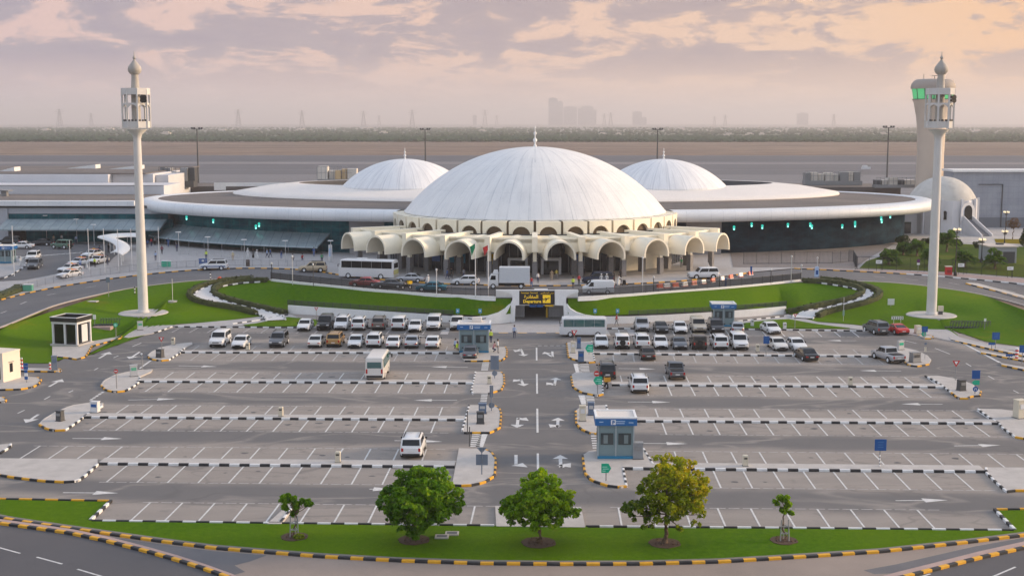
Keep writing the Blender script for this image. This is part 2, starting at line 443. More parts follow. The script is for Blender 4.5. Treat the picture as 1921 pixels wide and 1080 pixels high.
# the air: one even box of haze round everything
hm = bpy.data.materials.new('haze_air'); hm.use_nodes = True; hn = hm.node_tree
for q in list(hn.nodes):
    if q.type == 'BSDF_PRINCIPLED': hn.nodes.remove(q)
pv = hn.nodes.new('ShaderNodeVolumePrincipled'); pv.inputs['Density'].default_value = 0.00017; pv.inputs['Color'].default_value = (.93, .90, .92, 1)
pv.inputs['Anisotropy'].default_value = .2
hn.links.new(pv.outputs[0], hn.nodes['Material Output'].inputs['Volume'])
hb = MB(); hb.box((0, 11000, -1.6), (40000, 24000, 182)); hz = hb.build('haze', hm); struct(hz, 'stuff')
# ------------------------------------------------------------------ ground to the horizon
def axis(lo, hi, st, far_lo, far_hi, extra=()):
    a = [lo + st * i for i in range(int((hi - lo) / st) + 1)]
    s = st; v = hi
    while v < far_hi: s *= 1.35; v += s; a.append(min(v, far_hi))
    s = st; v = lo
    while v > far_lo: s *= 1.35; v -= s; a.append(max(v, far_lo))
    return sorted(set(a) | set(extra))
gx = axis(-120, 120, 2.0, -19500, 19500, (-3.25, -3.45, 4.65, 4.85)); gy = axis(84, 260, 2.0, -900, 22500, (205.5, 206.3))
mb = MB()
for yy in gy:
    for xx in gx: mb.v.append((xx, yy, T(xx, yy) - (.12 if yy > interp(YR, xx) + 4 or abs(xx) > 118 else .6 if yy < interp(YL, xx) - 3 else 1.7)))
nx = len(gx)
for j in range(len(gy) - 1):
    for i in range(nx - 1): mb.f.append((j * nx + i, j * nx + i + 1, (j + 1) * nx + i + 1, (j + 1) * nx + i))
m, g = newmat('desert_ground'); p = g.pos()
n1 = g.noise(g.vscale(p, (.25, 1, 0)), .006, 6, .65); n2 = g.noise(g.vscale(p, (.12, 1, 0)), .05, 5, .7); n3 = g.noise(p, .02, 5, .7); n4 = g.noise(g.vscale(p, (.03, .11, 0)), 1.0, 6, .75)
c = g.mix(g.rng(n1, .38, .62, 0, 1), (.085, .045, .032), (.215, .125, .083)); c = g.mix(g.rng(n2, .46, .58, 0, .85), c, (.38, .26, .17)); c = g.mix(g.rng(n3, .58, .68, 0, .8), c, (.07, .055, .04)); c = g.mix(g.rng(n4, .4, .56, 0, .7), c, (.075, .055, .042)); c = g.mix(g.rng(n4, .62, .7, 0, .7), c, (.40, .28, .19))
yy = g.sep(p)[1]
scr = g.mix(g.rng(g.noise(g.vscale(p, (.3, 1, 0)), .004, 6, .7), .42, .6, 0, 1), (.014, .038, .014), (.06, .085, .04)); scr = g.mix(g.rng(yy, 2300, 4200, 0, .8), scr, (.27, .25, .22))  # scrub ground pales with distance, haze fade painted into its colour
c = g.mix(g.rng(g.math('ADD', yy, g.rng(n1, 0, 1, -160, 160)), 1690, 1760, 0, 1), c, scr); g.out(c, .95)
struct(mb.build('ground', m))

# car park: one level sheet with measured wear along its lanes
LANES = [([(-40, 880), (0, 893), (60, 906), (250, 922), (500, 927), (930, 931), (1100, 933), (1500, 938), (1990, 945)], 2.6),
 ([(60, 818), (870, 821), (1100, 824), (1400, 828), (1990, 838)], 2.5), ([(100, 745), (900, 749), (1110, 752), (1921, 762)], 2.6),
 ([(220, 685), (930, 688), (1100, 690), (1760, 698)], 2.7), ([(290, 632), (620, 627), (940, 629), (1150, 632), (1700, 641)], 3.0),
 ([(1003, 612), (1004, 700), (1006, 800), (1008, 905)], 5.2), ([(960, 632), (1120, 633)], 3),
 ([(345, 625), (300, 640), (230, 665), (150, 705), (90, 740), (40, 790), (-30, 850)], 6.5), ([(-60, 720), (60, 725), (150, 700)], 5), ([(-60, 686), (60, 692), (200, 672)], 4),
 ([(1640, 632), (1720, 652), (1790, 685), (1850, 725), (1940, 780)], 6.0), ([(1690, 645), (1800, 672), (1960, 710)], 5)]
LW = [([at(*q) for q in pl], w) for pl, w in LANES]
def segd(p, a, b):
    ab = b - a; t = max(0, min(1, (p - a).dot(ab) / max(1e-6, ab.length_squared))); return (p - a - ab * t).length
def wear(X, Y):
    p = Vector((X, Y, 0)); best = 0
    nz = noise.noise(Vector((X * .12, Y * .3, 1))) * .9 + noise.noise(Vector((X * .5, Y * .5, 5))) * .4
    for pl, w in LW:
        d = min(segd(p, a, b) for a, b in zip(pl, pl[1:])) + nz
        best = max(best, 1 - sst(w * .62, w + 1.1, d))
    return best
mb = MB(); xs = [-78 + .9 * i for i in range(174)]; ys = [70 + .8 * i for i in range(168)]; wl = []
for yy in ys:
    for xx in xs: mb.v.append((xx, yy, 0)); wl.append(wear(xx, yy))
n = len(xs)
def tun(i, j): return True
for j in range(len(ys) - 1):
    for i in range(n - 1):
        xm, ym = xs[i] + .45, ys[j] + .4
        if ym < interp(YL, xm) + 1.5 or (-3.3 < xm < 4.7 and ym < 205.5): mb.f.append((j * n + i, j * n + i + 1, (j + 1) * n + i + 1, (j + 1) * n + i))
lot = mb.build('car_park', M_LOT); at_ = lot.data.attributes.new('wear', 'FLOAT', 'POINT'); at_.data.foreach_set('value', wl); struct(lot)

# lawns, embankments
def poly_at(L, z=0.0): return [at(x, y, z) for x, y in L]
WXL, WXR = WALL_X
def strip_between(x0, x1, name, mat, off=.05, inset0=0.0, inset1=0.0, nx_=110, ny_=26, kind='structure'):
    mb = MB()
    for j in range(ny_ + 1):
        for i in range(nx_ + 1):
            X = x0 + (x1 - x0) * i / nx_; a, b = interp(YL, X) + inset0, interp(YR, X) - inset1; b = max(b, a + .3)
            Y = a + (b - a) * min(1, j / (ny_ - 1)) + (.7 if j == ny_ else 0); mb.v.append((X, Y, T(X, Y) + (off if j < ny_ else -.2)))
    for j in range(ny_):
        for i in range(nx_): k = j * (nx_ + 1) + i; mb.f.append((k, k + 1, k + nx_ + 2, k + nx_ + 1))
    return struct(mb.build(name, mat, smooth=60), kind)
strip_between(-115, WXL, 'lawn', M_GRASS, .06, -.3, .1)
strip_between(WXR, 115, 'lawn', M_GRASS, .06, -.3, .1)
strip_between(WXL, -3.5, 'embankment_lawn', M_GRASS, .06, .12, .1)
strip_between(4.85, WXR, 'embankment_lawn', M_GRASS, .06, .12, .1)
def slab(L, z1, name, mat, z0=-.05, zp=None, mside=None):
    return struct(MB().prism([at(x, y, z1 if zp is None else zp) for x, y in L], z0, z1, 0, None).build(name, mat))
# small lawns in front of the walls
slab([(455, 609), (480, 606), (540, 594), (600, 600), (590, 610.5), (470, 611)], .13, 'lawn', M_GRASS)
slab([(1385, 607), (1440, 600), (1480, 598), (1530, 607), (1595, 615), (1390, 614)], .13, 'lawn', M_GRASS)
# front lawn between car park and street
FL = [(-160, 935), (0, 936.5), (208, 940.5), (170, 977), (500, 981.5), (926, 986.5), (931, 984), (1098, 986), (1104, 989), (1500, 991), (1903, 995), (1866, 957), (1921, 956), (2100, 953),
      (2100, 975), (1921, 1002), (1800, 1018), (1650, 1033), (1500, 1043), (1350, 1052), (1200, 1055.5), (1050, 1056), (900, 1055), (750, 1050), (600, 1042), (500, 1034), (400, 1026), (300, 1013), (200, 999), (130, 989), (60, 979), (20, 973), (-160, 946)]
slab(FL, .12, 'front_lawn', M_GRASS)
K1 = [(-160, 950), (-40, 964), (20, 976), (60, 982), (130, 992), (200, 1002), (300, 1016), (400, 1029), (500, 1037), (600, 1045), (750, 1053), (900, 1058), (1050, 1059.5), (1200, 1059), (1350, 1055), (1500, 1046), (1650, 1036), (1800, 1020), (1921, 1005), (2100, 976)]
K2L = [(-160, 960), (0, 983), (60, 991), (130, 1001), (200, 1016), (270, 1034), (330, 1051), (380, 1067), (430, 1085), (500, 1115)]
K2R = [(1560, 1120), (1690, 1085), (1770, 1065), (1840, 1047), (1921, 1029), (2100, 985)]
kp = [at(x, y) for x, y in K1]
kerb(kp, M_KY, M_KB, h=.18, w=.3, seg=.88)
mbp = MB()
apron_ = [q + Vector((0, .42, 0)) for q in kp]
for i, q in enumerate(kp): mbp.v += [tuple(q + Vector((0, .13, .155))), tuple(q + Vector((0, .45, .165)))]
for i in range(len(kp) - 1): mbp.f.append((2 * i, 2 * i + 2, 2 * i + 3, 2 * i + 1))
struct(mbp.build('kerb_edging', pm('edging_grey', (.20, .18, .165), .9, var=.15, world=True)))
kerb([at(x, y) for x, y in K2L], M_KY, M_KB, h=.2, w=.32, seg=.82)
kerb([at(x, y) for x, y in K2R], M_KY, M_KB, h=.2, w=.32, seg=.82)
# dusty service lane and patches
struct(MB().sheet([at(x, y) for x, y in K1] + [at(x, y) for x, y in [(2100, 1000), (1921, 1045), (1770, 1100), (1600, 1160), (500, 1160), (380, 1100), (200, 1040), (0, 1000), (-160, 985)]], .004).build('service_lane', M_DUST))
struct(MB().sheet(poly_at([(60, 987), (130, 996), (200, 1006), (300, 1020), (400, 1033), (500, 1041), (470, 1052), (440, 1060), (460, 1072), (430, 1080), (380, 1064), (300, 1040), (200, 1012)]), .009).build('tarmac_patch', M_PATCH))
struct(MB().sheet(poly_at([(1620, 1069), (1680, 1058), (1760, 1040), (1830, 1024), (1921, 1008), (1921, 1024), (1830, 1040), (1740, 1062), (1690, 1074), (1640, 1076)]), .009).build('tarmac_patch', M_PATCH))
for L, dy in ((K2L, -7), (K2R, -10)):
    P = [at(x, y) for x, y in L]; Q = [at(x - (6 if dy < -8 else -4), y + dy) for x, y in L]
    struct(MB().prism(P + Q[::-1], -.02, .12).build('pink_pavement', M_PINK))
# the street in the corners
struct(MB().sheet([at(x, y) for x, y in K2L] + [at(500, 1300), at(-600, 1300), at(-600, 960)], .014).build('street', M_ROAD2))
struct(MB().sheet([at(x, y) for x, y in K2R] + [at(2500, 1000), at(2500, 1300), at(1500, 1300)], .014).build('street', M_ROAD2))
def stroke(a, b, w, z=.018, mb=None):
    a, b = Vector(a), Vector(b); d = (b - a); d.z = 0; d.normalize(); nrm = Vector((-d.y, d.x, 0)) * w / 2
    mb.add([(*(a - nrm).xy, z), (*(b - nrm).xy, z), (*(b + nrm).xy, z), (*(a + nrm).xy, z)], [(0, 1, 2, 3)])
mb = MB()
for a, b in [((-70, 1006), (-35, 1016)), ((-4, 1026), (38, 1037.5)), ((69, 1044.5), (117, 1057.5)), ((145, 1067), (192, 1081)), ((225, 1090), (280, 1107)), ((1745, 1076), (1720, 1084)), ((1905, 1063), (1830, 1095))]:
    stroke(at(*a), at(*b), .15, .02, mb)
struct(mb.build('lane_marking', M_LINE))

# ------------------------------------------------------------------ ring road, forecourt, taxi rank
CX, CY = 0.0, 248.0                       # centre of the big dome
def arc(r, a0, a1, n=40): return [Vector((CX + r * math.sin(R(a0 + (a1 - a0) * i / n)), CY - r * math.cos(R(a0 + (a1 - a0) * i / n)), 0)) for i in range(n + 1)]
OKL = [ath(x, y) for x, y in [(-220, 620), (-60, 579), (0, 563), (60, 548), (130, 535), (250, 518), (370, 507), (450, 504), (540, 504.5)]]
OKR = [ath(x, y) for x, y in [(1490, 504.5), (1540, 507), (1600, 510), (1700, 515), (1760, 519), (1850, 527), (1921, 534), (2100, 556), (2300, 600)]]
front = arc(45, -54, 54)
outer = OKL[:-1] + [OKL[-1]] + front + OKR
outer = sorted(outer, key=lambda q: q.x)
inner = [ath(x, y) for x, y in NR]
struct(drape([(q.x, q.y) for q in inner] + [(q.x, q.y) for q in outer[::-1]], HP, .03, M_ROAD, 'ring_road', 3))
# forecourt paving beyond the kerb
struct(drape([(q.x, q.y) for q in outer] + [(150, 330), (-190, 330)], HP, .15, M_PAVE, 'forecourt_paving', 4))
# kerbs
def lift(P): return [Vector((q.x, q.y, HP(q.x, q.y))) for q in P]
iL = [i for i, q in enumerate(outer)]
kerb(lift(smooth_path([q for q in outer if q.x < -20])), M_KY, M_KB, h=.2, w=.3, seg=1.1)
kerb(lift([q for q in outer if -21 < q.x < 40]), M_KY, M_KB, h=.19, w=.3, seg=1.1)
kerb(lift(smooth_path([q for q in outer if 39 < q.x < 64])), M_KY, M_KB, h=.2, w=.3, seg=1.1)
kerb(lift(smooth_path([q for q in outer if q.x > 62])), M_KW, M_KB, h=.2, w=.3, seg=1.3)
M_KG = pm('kerb_plain', (.42, .37, .34), .85, var=.1, world=True)
kerb(lift(smooth_path([q for q in inner if q.x < -40.2])), M_KG, M_KG, h=.14, w=.35, seg=1.5)
kerb(lift(smooth_path([q for q in inner if q.x > 41])), M_KG, M_KG, h=.14, w=.35, seg=1.5)
# traffic island on the east branch of the ring road
isl = [ath(x, y) for x, y in [(1812, 531), (1835, 533), (1880, 545), (1921, 556), (2050, 590), (2050, 600), (1921, 562), (1860, 545), (1820, 535)]]
struct(drape([(q.x, q.y) for q in isl], HP, .16, M_CONC, 'traffic_island', 3))
kerb(lift([ath(x, y) for x, y in [(1812, 533), (1835, 539), (1880, 550), (1921, 561), (2050, 598)]]), M_KY, M_KB, h=.2, w=.25, seg=1.2)
# taxi rank tarmac
struct(drape([(ath(x, y).x, ath(x, y).y) for x, y in [(2, 529), (46, 527), (140, 509), (205, 494), (222, 478), (212, 459), (60, 456), (-80, 458), (-80, 470), (14, 478), (47, 484), (50, 497), (22, 517), (-40, 530)]], HP, .20, M_ROAD, 'taxi_rank_road', 2.5))
kerb([ath(x, y, .2) for x, y in [(-40, 531), (3, 524), (20, 516), (40, 505), (49, 497), (47, 485), (14, 479)]], M_KW, M_KB, h=.15, w=.25, seg=1.2)
mb = MB()
for i in range(13):
    a = ath(20 + i * 10.5, 484.5 - i * .85, .22); b = ath(27 + i * 10.5, 481 - i * .85, .22); d = Vector((.25, 0, 0)); e = Vector((0, 1.6, 0))
    mb.add([a - d, a + d, a + d * 2.4 + e, a + d * .4 + e], [(0, 1, 2, 3)])
stroke(ath(71, 515), ath(86, 505), .25, 1.72, mb)
struct(mb.build('zebra_marking', M_LINE))
# lane marks on the ring road
mb = MB()
for a, b in [((38, 571), (50, 566)), ((88, 554), (104, 551)), ((160, 540), (180, 537)), ((1, 588), (12, 584)), ((560, 520), (600, 523)), ((1640, 519), (1660, 520)), ((1700, 524), (1722, 526)), ((1780, 531), (1800, 534)), ((1880, 543), (1905, 549))]:
    p, q = ath(*a), ath(*b); d = (q - p); d.z = 0; d.normalize(); nn = Vector((-d.y, d.x, 0)) * .13
    u = Vector((0, 0, .05)); mb.add([p - nn + u, q - nn + u, q + nn + u, p + nn + u], [(0, 1, 2, 3)])
struct(mb.build('lane_marking', M_LINE2))
# pavement south of the left / right lawns
slab([(232, 632), (262, 610), (330, 609.5), (475, 596), (530, 589), (545, 589), (560, 596), (480, 607), (455, 610), (325, 612.5), (285, 625), (240, 633)], .11, 'pavement', M_PAVE)
slab([(1384, 601), (1470, 592), (1478, 589), (1535, 604), (1600, 609), (1640, 613.5), (1700, 616), (1780, 618), (1800, 632), (1850, 644), (1921, 652), (2050, 672), (2050, 680), (1921, 659), (1850, 650), (1790, 640), (1745, 631), (1720, 628), (1642, 621.5), (1600, 616), (1530, 607.5), (1480, 598.5), (1440, 600.5), (1384, 607)], .11, 'pavement', M_PAVE)
slab([(905, 610), (930, 609), (960, 606), (967, 602), (1056, 602), (1063, 606), (1120, 609.5), (1135, 616), (1060, 625), (900, 625), (880, 618), (855, 617), (855, 612)], .10, 'pavement', M_PAVE)
struct(MB().sheet([(-3.1, 189), (4.5, 189), (4.5, 205.6), (-3.1, 205.6)], .104).build('underpass_paving', M_PAVE))

# ------------------------------------------------------------------ car park medians, islands and kerbs
PALE = M_CONC
def med(l, r, depth=1.7):
    a, b = at(*l), at(*r); u = (b - a).normalized(); v = Vector((-u.y, u.x, 0))
    return a, b, u, v
MEDS = {'LH': ((334, 662.5), (862, 664), 1.2), 'LF': ((256, 717.5), (888, 720.5), 1.7), 'LD': ((155, 784.5), (871, 789.7), 1.7), 'LB': ((183, 872), (852, 878), 1.9),
        'RH': ((1113, 665), (1668, 670.5), 1.2), 'RF': ((1148, 724), (1770, 728), 1.7), 'RD': ((1195, 792), (1877, 796.5), 1.7), 'RB': ((1168, 881), (1850, 887), 1.9)}
for k, (l, r, dp) in MEDS.items():
    a, b, u, v = med(l, r)
    kerb([a + v * .14, b + v * .14], M_KB, M_KW, h=.2, w=.28, seg=.86)
    struct(MB().prism([a + v * .27, b + v * .27, b + v * dp, a + v * dp], -.02, .17).build('median_strip', PALE))
ISL = {  # traced outlines of the island tops (level .15)
 'LH': [(277, 667), (284, 660), (300, 652), (330, 645), (360, 642), (361, 645), (346, 652), (338, 658.5), (338, 661), (328, 666), (316, 674), (300, 675.5), (282, 672)],
 'LF': [(190, 722), (196, 713), (215, 703), (245, 696), (270, 693), (286, 692), (284, 696), (262, 706), (262, 714), (252, 722), (234, 732), (215, 734), (198, 730)],
 'LD': [(74, 795), (82, 786), (105, 772), (135, 760), (165, 755.5), (193, 756), (192, 760), (170, 772), (158, 779), (150, 786), (122, 805), (100, 806), (84, 801)],
 'LB': [(-120, 858), (183, 860), (183, 869), (163, 887), (146, 900.5), (120, 902), (80, 900), (30, 894), (-20, 886), (-120, 868)],
 'LZ': [(-120, 830), (0, 833), (20, 831.5), (19, 836), (0, 848), (-40, 850), (-120, 848)],
 'CLH': [(862, 664), (866, 655), (948, 650), (951, 655), (950, 668), (940, 675), (899, 676), (872, 676)],
 'CLF': [(892, 697), (940, 697), (945, 702), (946, 718), (940, 730), (916, 737), (888, 737), (884, 732)],
 'CLD': [(880, 759), (928, 760), (937, 765), (940, 775), (938, 800), (920, 810), (870, 810), (867, 806)],
 'CLB': [(861, 840), (908, 841), (922, 847), (930, 860), (928, 890), (908, 903), (885, 908), (865, 909), (848, 908)],
 'CRH': [(1063, 642), (1110, 640), (1113, 662), (1116, 678), (1102, 679), (1075, 673), (1066, 668)],
 'CRF': [(1071, 703), (1079, 698), (1128, 698), (1130, 715), (1131, 738), (1120, 741), (1092, 735), (1075, 725)],
 'CRD': [(1080, 770), (1090, 761), (1137, 759), (1142, 775), (1150, 790), (1148, 812), (1110, 812), (1090, 803), (1081, 793)],
 'CRB': [(1093, 853), (1105, 845), (1140, 840), (1207, 840), (1213, 850), (1225, 869), (1220, 876), (1169, 877), (1175, 910), (1165, 912), (1140, 909), (1110, 899), (1097, 885)],
 'RH': [(1661, 651), (1690, 650), (1720, 657), (1740, 666), (1747, 674), (1742, 682), (1722, 686), (1705, 684), (1690, 672), (1670, 669)],
 'RF': [(1736, 704), (1760, 704), (1800, 711), (1825, 720), (1840, 733), (1838, 741), (1820, 742), (1815, 746), (1798, 746), (1785, 735), (1772, 725), (1756, 714)],
 'RD': [(1835, 766), (1880, 767), (1921, 774), (2020, 790), (2020, 835), (1921, 821), (1905, 818), (1880, 800), (1874, 792), (1858, 783)],
 'RB': [(1850, 876), (1921, 876), (2040, 878), (2040, 918), (1900, 918), (1889, 920), (1868, 902), (1850, 884)],
 'GW': [(-60, 702), (8, 704), (70, 707), (77, 711), (72, 719), (60, 725), (36, 729), (-60, 731)],
 'GN': [(-60, 688), (20, 689), (110, 691), (116, 693.5), (110, 696), (60, 695), (-60, 693)],
 'GS': [(-60, 745), (5, 744), (12, 748), (8, 753), (-60, 755)],
 'KI': [(98, 649), (150, 650), (170, 640), (228, 630), (226, 634), (172, 648), (165, 660), (160, 668), (143, 673), (128, 670), (98, 668)],
 'E1': [(1840, 657), (1921, 671), (2050, 690), (2050, 697), (1921, 676), (1841, 661)],
 'E2': [(1876, 680), (1921, 688), (2050, 710), (2050, 717), (1921, 693), (1880, 684)],
 'E3': [(1780, 632), (1800, 638), (1921, 662), (2050, 684), (2050, 690), (1921, 667), (1850, 652), (1785, 637)],
 'TP': [(1722, 628), (1750, 629), (1750, 634), (1735, 634)],
}
KCOL = {  # which runs of each outline carry painted kerbs: (first, last, colours)
 'LH': [(0, 4, 'P'), (6, 10, 'W'), (10, 13, 'Y')], 'LF': [(0, 4, 'P'), (7, 10, 'W'), (10, 13, 'Y')], 'LD': [(0, 5, 'P'), (6, 10, 'W'), (10, 13, 'Y')], 'LB': [(2, 5, 'W'), (5, 9, 'Y')], 'LZ': [(2, 4, 'W')],
 'CLH': [(2, 5, 'Y'), (5, 7, 'Y')], 'CLF': [(1, 5, 'Y'), (6, 8, 'W')], 'CLD': [(1, 6, 'Y'), (7, 8, 'W')], 'CLB': [(1, 8, 'Y')],
 'CRH': [(3, 7, 'Y'), (1, 3, 'W')], 'CRF': [(0, 0, 'Y'), (4, 8, 'Y'), (2, 4, 'W')], 'CRD': [(4, 9, 'Y'), (2, 3, 'W')], 'CRB': [(8, 13, 'Y'), (3, 5, 'W'), (7, 8, 'W')],
 'RH': [(5, 8, 'Y'), (8, 10, 'P')], 'RF': [(4, 9, 'Y'), (9, 12, 'W')], 'RD': [(4, 6, 'Y'), (6, 10, 'W')], 'RB': [(3, 5, 'Y'), (5, 8, 'W')],
 'GW': [(2, 7, 'Y')], 'GN': [(2, 6, 'Y')], 'GS': [(1, 4, 'Y')], 'KI': [(3, 6, 'Y'), (6, 10, 'Y')], 'E1': [(3, 5, 'Y')], 'E2': [(3, 5, 'Y')], 'E3': [(4, 7, 'Y')], 'TP': [(0, 3, 'Y')]}
KC = {'Y': (M_KY, M_KB), 'W': (M_KW, M_KB), 'P': (PALE, PALE)}
for k, L in ISL.items():
    P = [at(x, y, .16) for x, y in L]
    struct(MB().prism(P, -.03, .16).build('traffic_island', M_CONC if k[0] != 'C' else M_CONC))
    Q = [Vector((q.x, q.y, 0)) for q in P] ; Q = Q + Q
    for a, b, c in KCOL.get(k, []):
        run = [Vector(q) for q in Q[a:b + 1]]
        if len(run) > 1: kerb(run, *KC[c], h=.185, w=.2, seg=.8)
# kerbs along the edges of the car park
kerb(poly_at([(168, 977.5), (500, 982), (927, 986.7)]), M_KB, M_KW, h=.15, w=.2, seg=1.0)
kerb(poly_at([(1099, 988.3), (1500, 991.5), (1905, 995.5)]), M_KB, M_KW, h=.15, w=.2, seg=1.0)
kerb(poly_at([(170, 977), (208, 941)]), M_KW, M_KB, h=.2, w=.25, seg=.8); kerb(poly_at([(208, 940.5), (0, 936.7), (-160, 935)]), M_KY, M_KB, h=.15, w=.2, seg=1.0)
kerb(poly_at([(1903, 995), (1866, 957)]), M_KW, M_KB, h=.2, w=.25, seg=.8); kerb(poly_at([(1866, 956.6), (1921, 955.6), (2100, 953)]), M_KY, M_KB, h=.15, w=.2, seg=1.0)
kerb(poly_at([(290, 625), (305, 620), (323, 613.6)]), M_KB, M_KW, h=.18, w=.22, seg=.9)
kerb(poly_at([(323, 613.6), (600, 615.5), (860, 618)]), M_KB, M_KW, h=.18, w=.22, seg=.88)
kerb(poly_at([(1136, 617), (1400, 618.5), (1642, 622)]), M_KB, M_KW, h=.18, w=.22, seg=.88)
kerb(poly_at([(900, 625.5), (1060, 625.5)]), M_KY, M_KB, h=.14, w=.22, seg=1.3)
for a, b in (((436, 608), (480, 602)), ((480, 602), (540, 591)), ((1384, 603), (1470, 594))): kerb([at(*a, .1), at(*b, .1)], M_KW, M_KB, h=.16, w=.2, seg=.9)
# little divider in the bottom row, planted tongue under the middle tree
struct(MB().prism(poly_at([(541, 945), (556, 945), (527, 981.5), (501, 981.5)], .15), -.02, .15).build('median_strip', PALE))
kerb(poly_at([(556, 945), (527, 981)]), M_KW, M_KB, h=.19, w=.22, seg=.8)
struct(MB().prism(poly_at([(929, 948), (1090, 950), (1098, 988), (931, 986)], .15), -.02, .15).build('median_strip', PALE))

# ------------------------------------------------------------------ painted bay lines, arrows, crossings
def bays(mb, mbt, l, r, anchor, length, up, lim, pitch=2.5, tick=True):
    """lines at right angles to a kerb; l,r kerb ends; anchor px on the kerb; up=True goes away from the camera"""
    a, b = at(*l), at(*r); u = (b - a).normalized(); v = Vector((-u.y, u.x, 0)) * (1 if up else -1)
    s0 = (at(*anchor) - a).dot(u); L = (b - a).length; k = math.ceil((0.3 - s0) / pitch)
    while s0 + k * pitch < L - .2:
        q = a + u * (s0 + k * pitch)
        if lim[0] <= s0 + k * pitch <= L - lim[1]:
            e = q + v * length; stroke(q, e, .13, .012, mb)
            if tick:
                stroke(e - u * .55, e + u * .55, .13, .0125, mbt); m_ = e + u * pitch / 2; stroke(m_ - u * .4, m_ + u * .4, .12, .0125, mbt)
        k += 1
mbl, mbt, mbf = MB(), MB(), MB()
def back(key, extra=0.0):
    l, r, dp = MEDS[key]; a, b, u, v = med(l, r); return a + v * (dp + .02), b + v * (dp + .02)
def bays_w(mb, mbt, a, b, anchor, length, sgn, lim=(0, 0), pitch=2.5):
    u = (b - a).normalized(); v = Vector((-u.y, u.x, 0)) * sgn; s0 = (at(*anchor) - a).dot(u); L = (b - a).length; k = math.ceil((lim[0] - s0) / pitch)
    while s0 + k * pitch < L - lim[1]:
        q = a + u * (s0 + k * pitch); e = q + v * length; stroke(q, e, .14, .012, mb)
        stroke(e - u * .6, e + u * .6, .13, .0125, mbt); m_ = e + u * pitch / 2; stroke(m_ - u * .42, m_ + u * .42, .12, .0125, mbt); k += 1
ANC = {'LH': (561.3, 663), 'LF': (297, 717.6), 'LD': (201, 784.7), 'LB': (239, 872.4), 'RH': (1150, 665.3), 'RF': (1168, 724.2), 'RD': (1242, 792.3), 'RB': (1338, 882.5)}
ANB = {'LH': (400, 655), 'LF': (514, 709.5), 'LD': (216, 776.5), 'LB': (148, 858), 'RH': (1572, 663), 'RF': (1167, 717), 'RD': (1188, 784), 'RB': (1272, 866)}
for k in MEDS:
    l, r, dp = MEDS[k]; a, b, u, v = med(l, r)
    bays_w(mbl if k[1] != 'H' else mbf, mbt, a - v * .02, b - v * .02, ANC[k], 5.2 if k[1] == 'B' else 4.9, -1, (2.0, .6))
    a2, b2 = back(k); bays_w(mbl if k[1] != 'H' else mbf, mbt, a2 + (u * -9 if k == 'LB' else u * 0), b2 + (u * 6 if k[0] == 'R' and k != 'RH' else u * 0), ANB[k], 4.5, 1, (1.0, 1.2))
a, b = at(176, 977), at(926, 986); bays_w(mbl, mbt, a, b, (243.5, 977.5), 4.9, 1, (1.5, .8))
a, b = at(1099, 988), at(1896, 994.5); bays_w(mbl, mbt, a, b, (1167, 988.7), 4.9, 1, (.5, 3))
a, b = at(323, 614), at(855, 618); bays_w(mbf, mbt, a, b, (340, 614), 4.4, -1, (.5, 2))
a, b = at(1136, 618), at(1640, 622); bays_w(mbl, mbt, a, b, (1495.5, 620), 4.8, -1, (.5, 1))
for i in range(4): pass
mb = MB(); ro = random.Random(4)
for k in MEDS:
    l, r, dp = MEDS[k]; a, b, u, v = med(l, r); L = (b - a).length
    for i in range(int(L / 2.5)):
        for s_, dd in ((-1, ro.uniform(1.2, 3.6)), (1, dp + ro.uniform(1, 3))):
            if ro.random() < .42:
                c_ = a + u * (i * 2.5 + 1.25 + ro.uniform(-.5, .5)) + v * s_ * dd; q = ro.uniform(.12, .42)
                mb.add([(c_.x + q * ro.uniform(.6, 1.3) * math.cos(j * .7), c_.y + q * ro.uniform(.5, 1.1) * math.sin(j * .7), .006) for j in range(9)], [tuple(range(9))])
struct(mb.build('oil_stain', pm('oil_film', (.085, .08, .078), .6, var=.3, vs=3, world=True)))
struct(mbl.build('bay_marking', M_LINE)); struct(mbf.build('bay_marking', M_LINE2)); struct(mbt.build('bay_marking', M_LINE2))
mb = MB()
def arrow(tail, head, w=.16, hl=1.3, hw=.9):
    a, b = at(*tail), at(*head); d = (b - a).normalized(); n_ = Vector((-d.y, d.x, 0)); c = b - d * hl
    stroke(a, c, w, .0135, mb); mb.add([(*(c - n_ * hw / 2).xy, .0135), (*b.xy, .0135), (*(c + n_ * hw / 2).xy, .0135)], [(0, 1, 2)])
for t_, h_ in [((136, 822), (230, 822.5)), ((118, 923.5), (222, 924.3)), ((858, 750.5), (776, 750.5)), ((878, 688.5), (808, 688)), ((240, 750), (330, 748)), ((335, 686), (408, 687.5)),
               ((740, 826), (830, 828)), ((1196, 831), (1290, 832)), ((1680, 938.5), (1778, 937.5)), ((1790, 836), (1877, 834.5)), ((1690, 695.5), (1612, 695)), ((1768, 758), (1690, 757.5)),
               ((1160, 691), (1230, 692)), ((1178, 753.5), (1258, 754)), ((1606, 639), (1550, 638.5)), ((760, 630), (800, 630.5)), ((693, 917), (745, 917)),
               ((700, 931), (690, 931))][:17]: arrow(t_, h_, .17, 1.9, 1.1)
for t_, h_ in [((186, 672), (206, 660)), ((92, 725), (117, 711)), ((262, 660), (242, 673)), ((72, 777), (48, 793))]: arrow(t_, h_, .3, 1.6, 1.5)
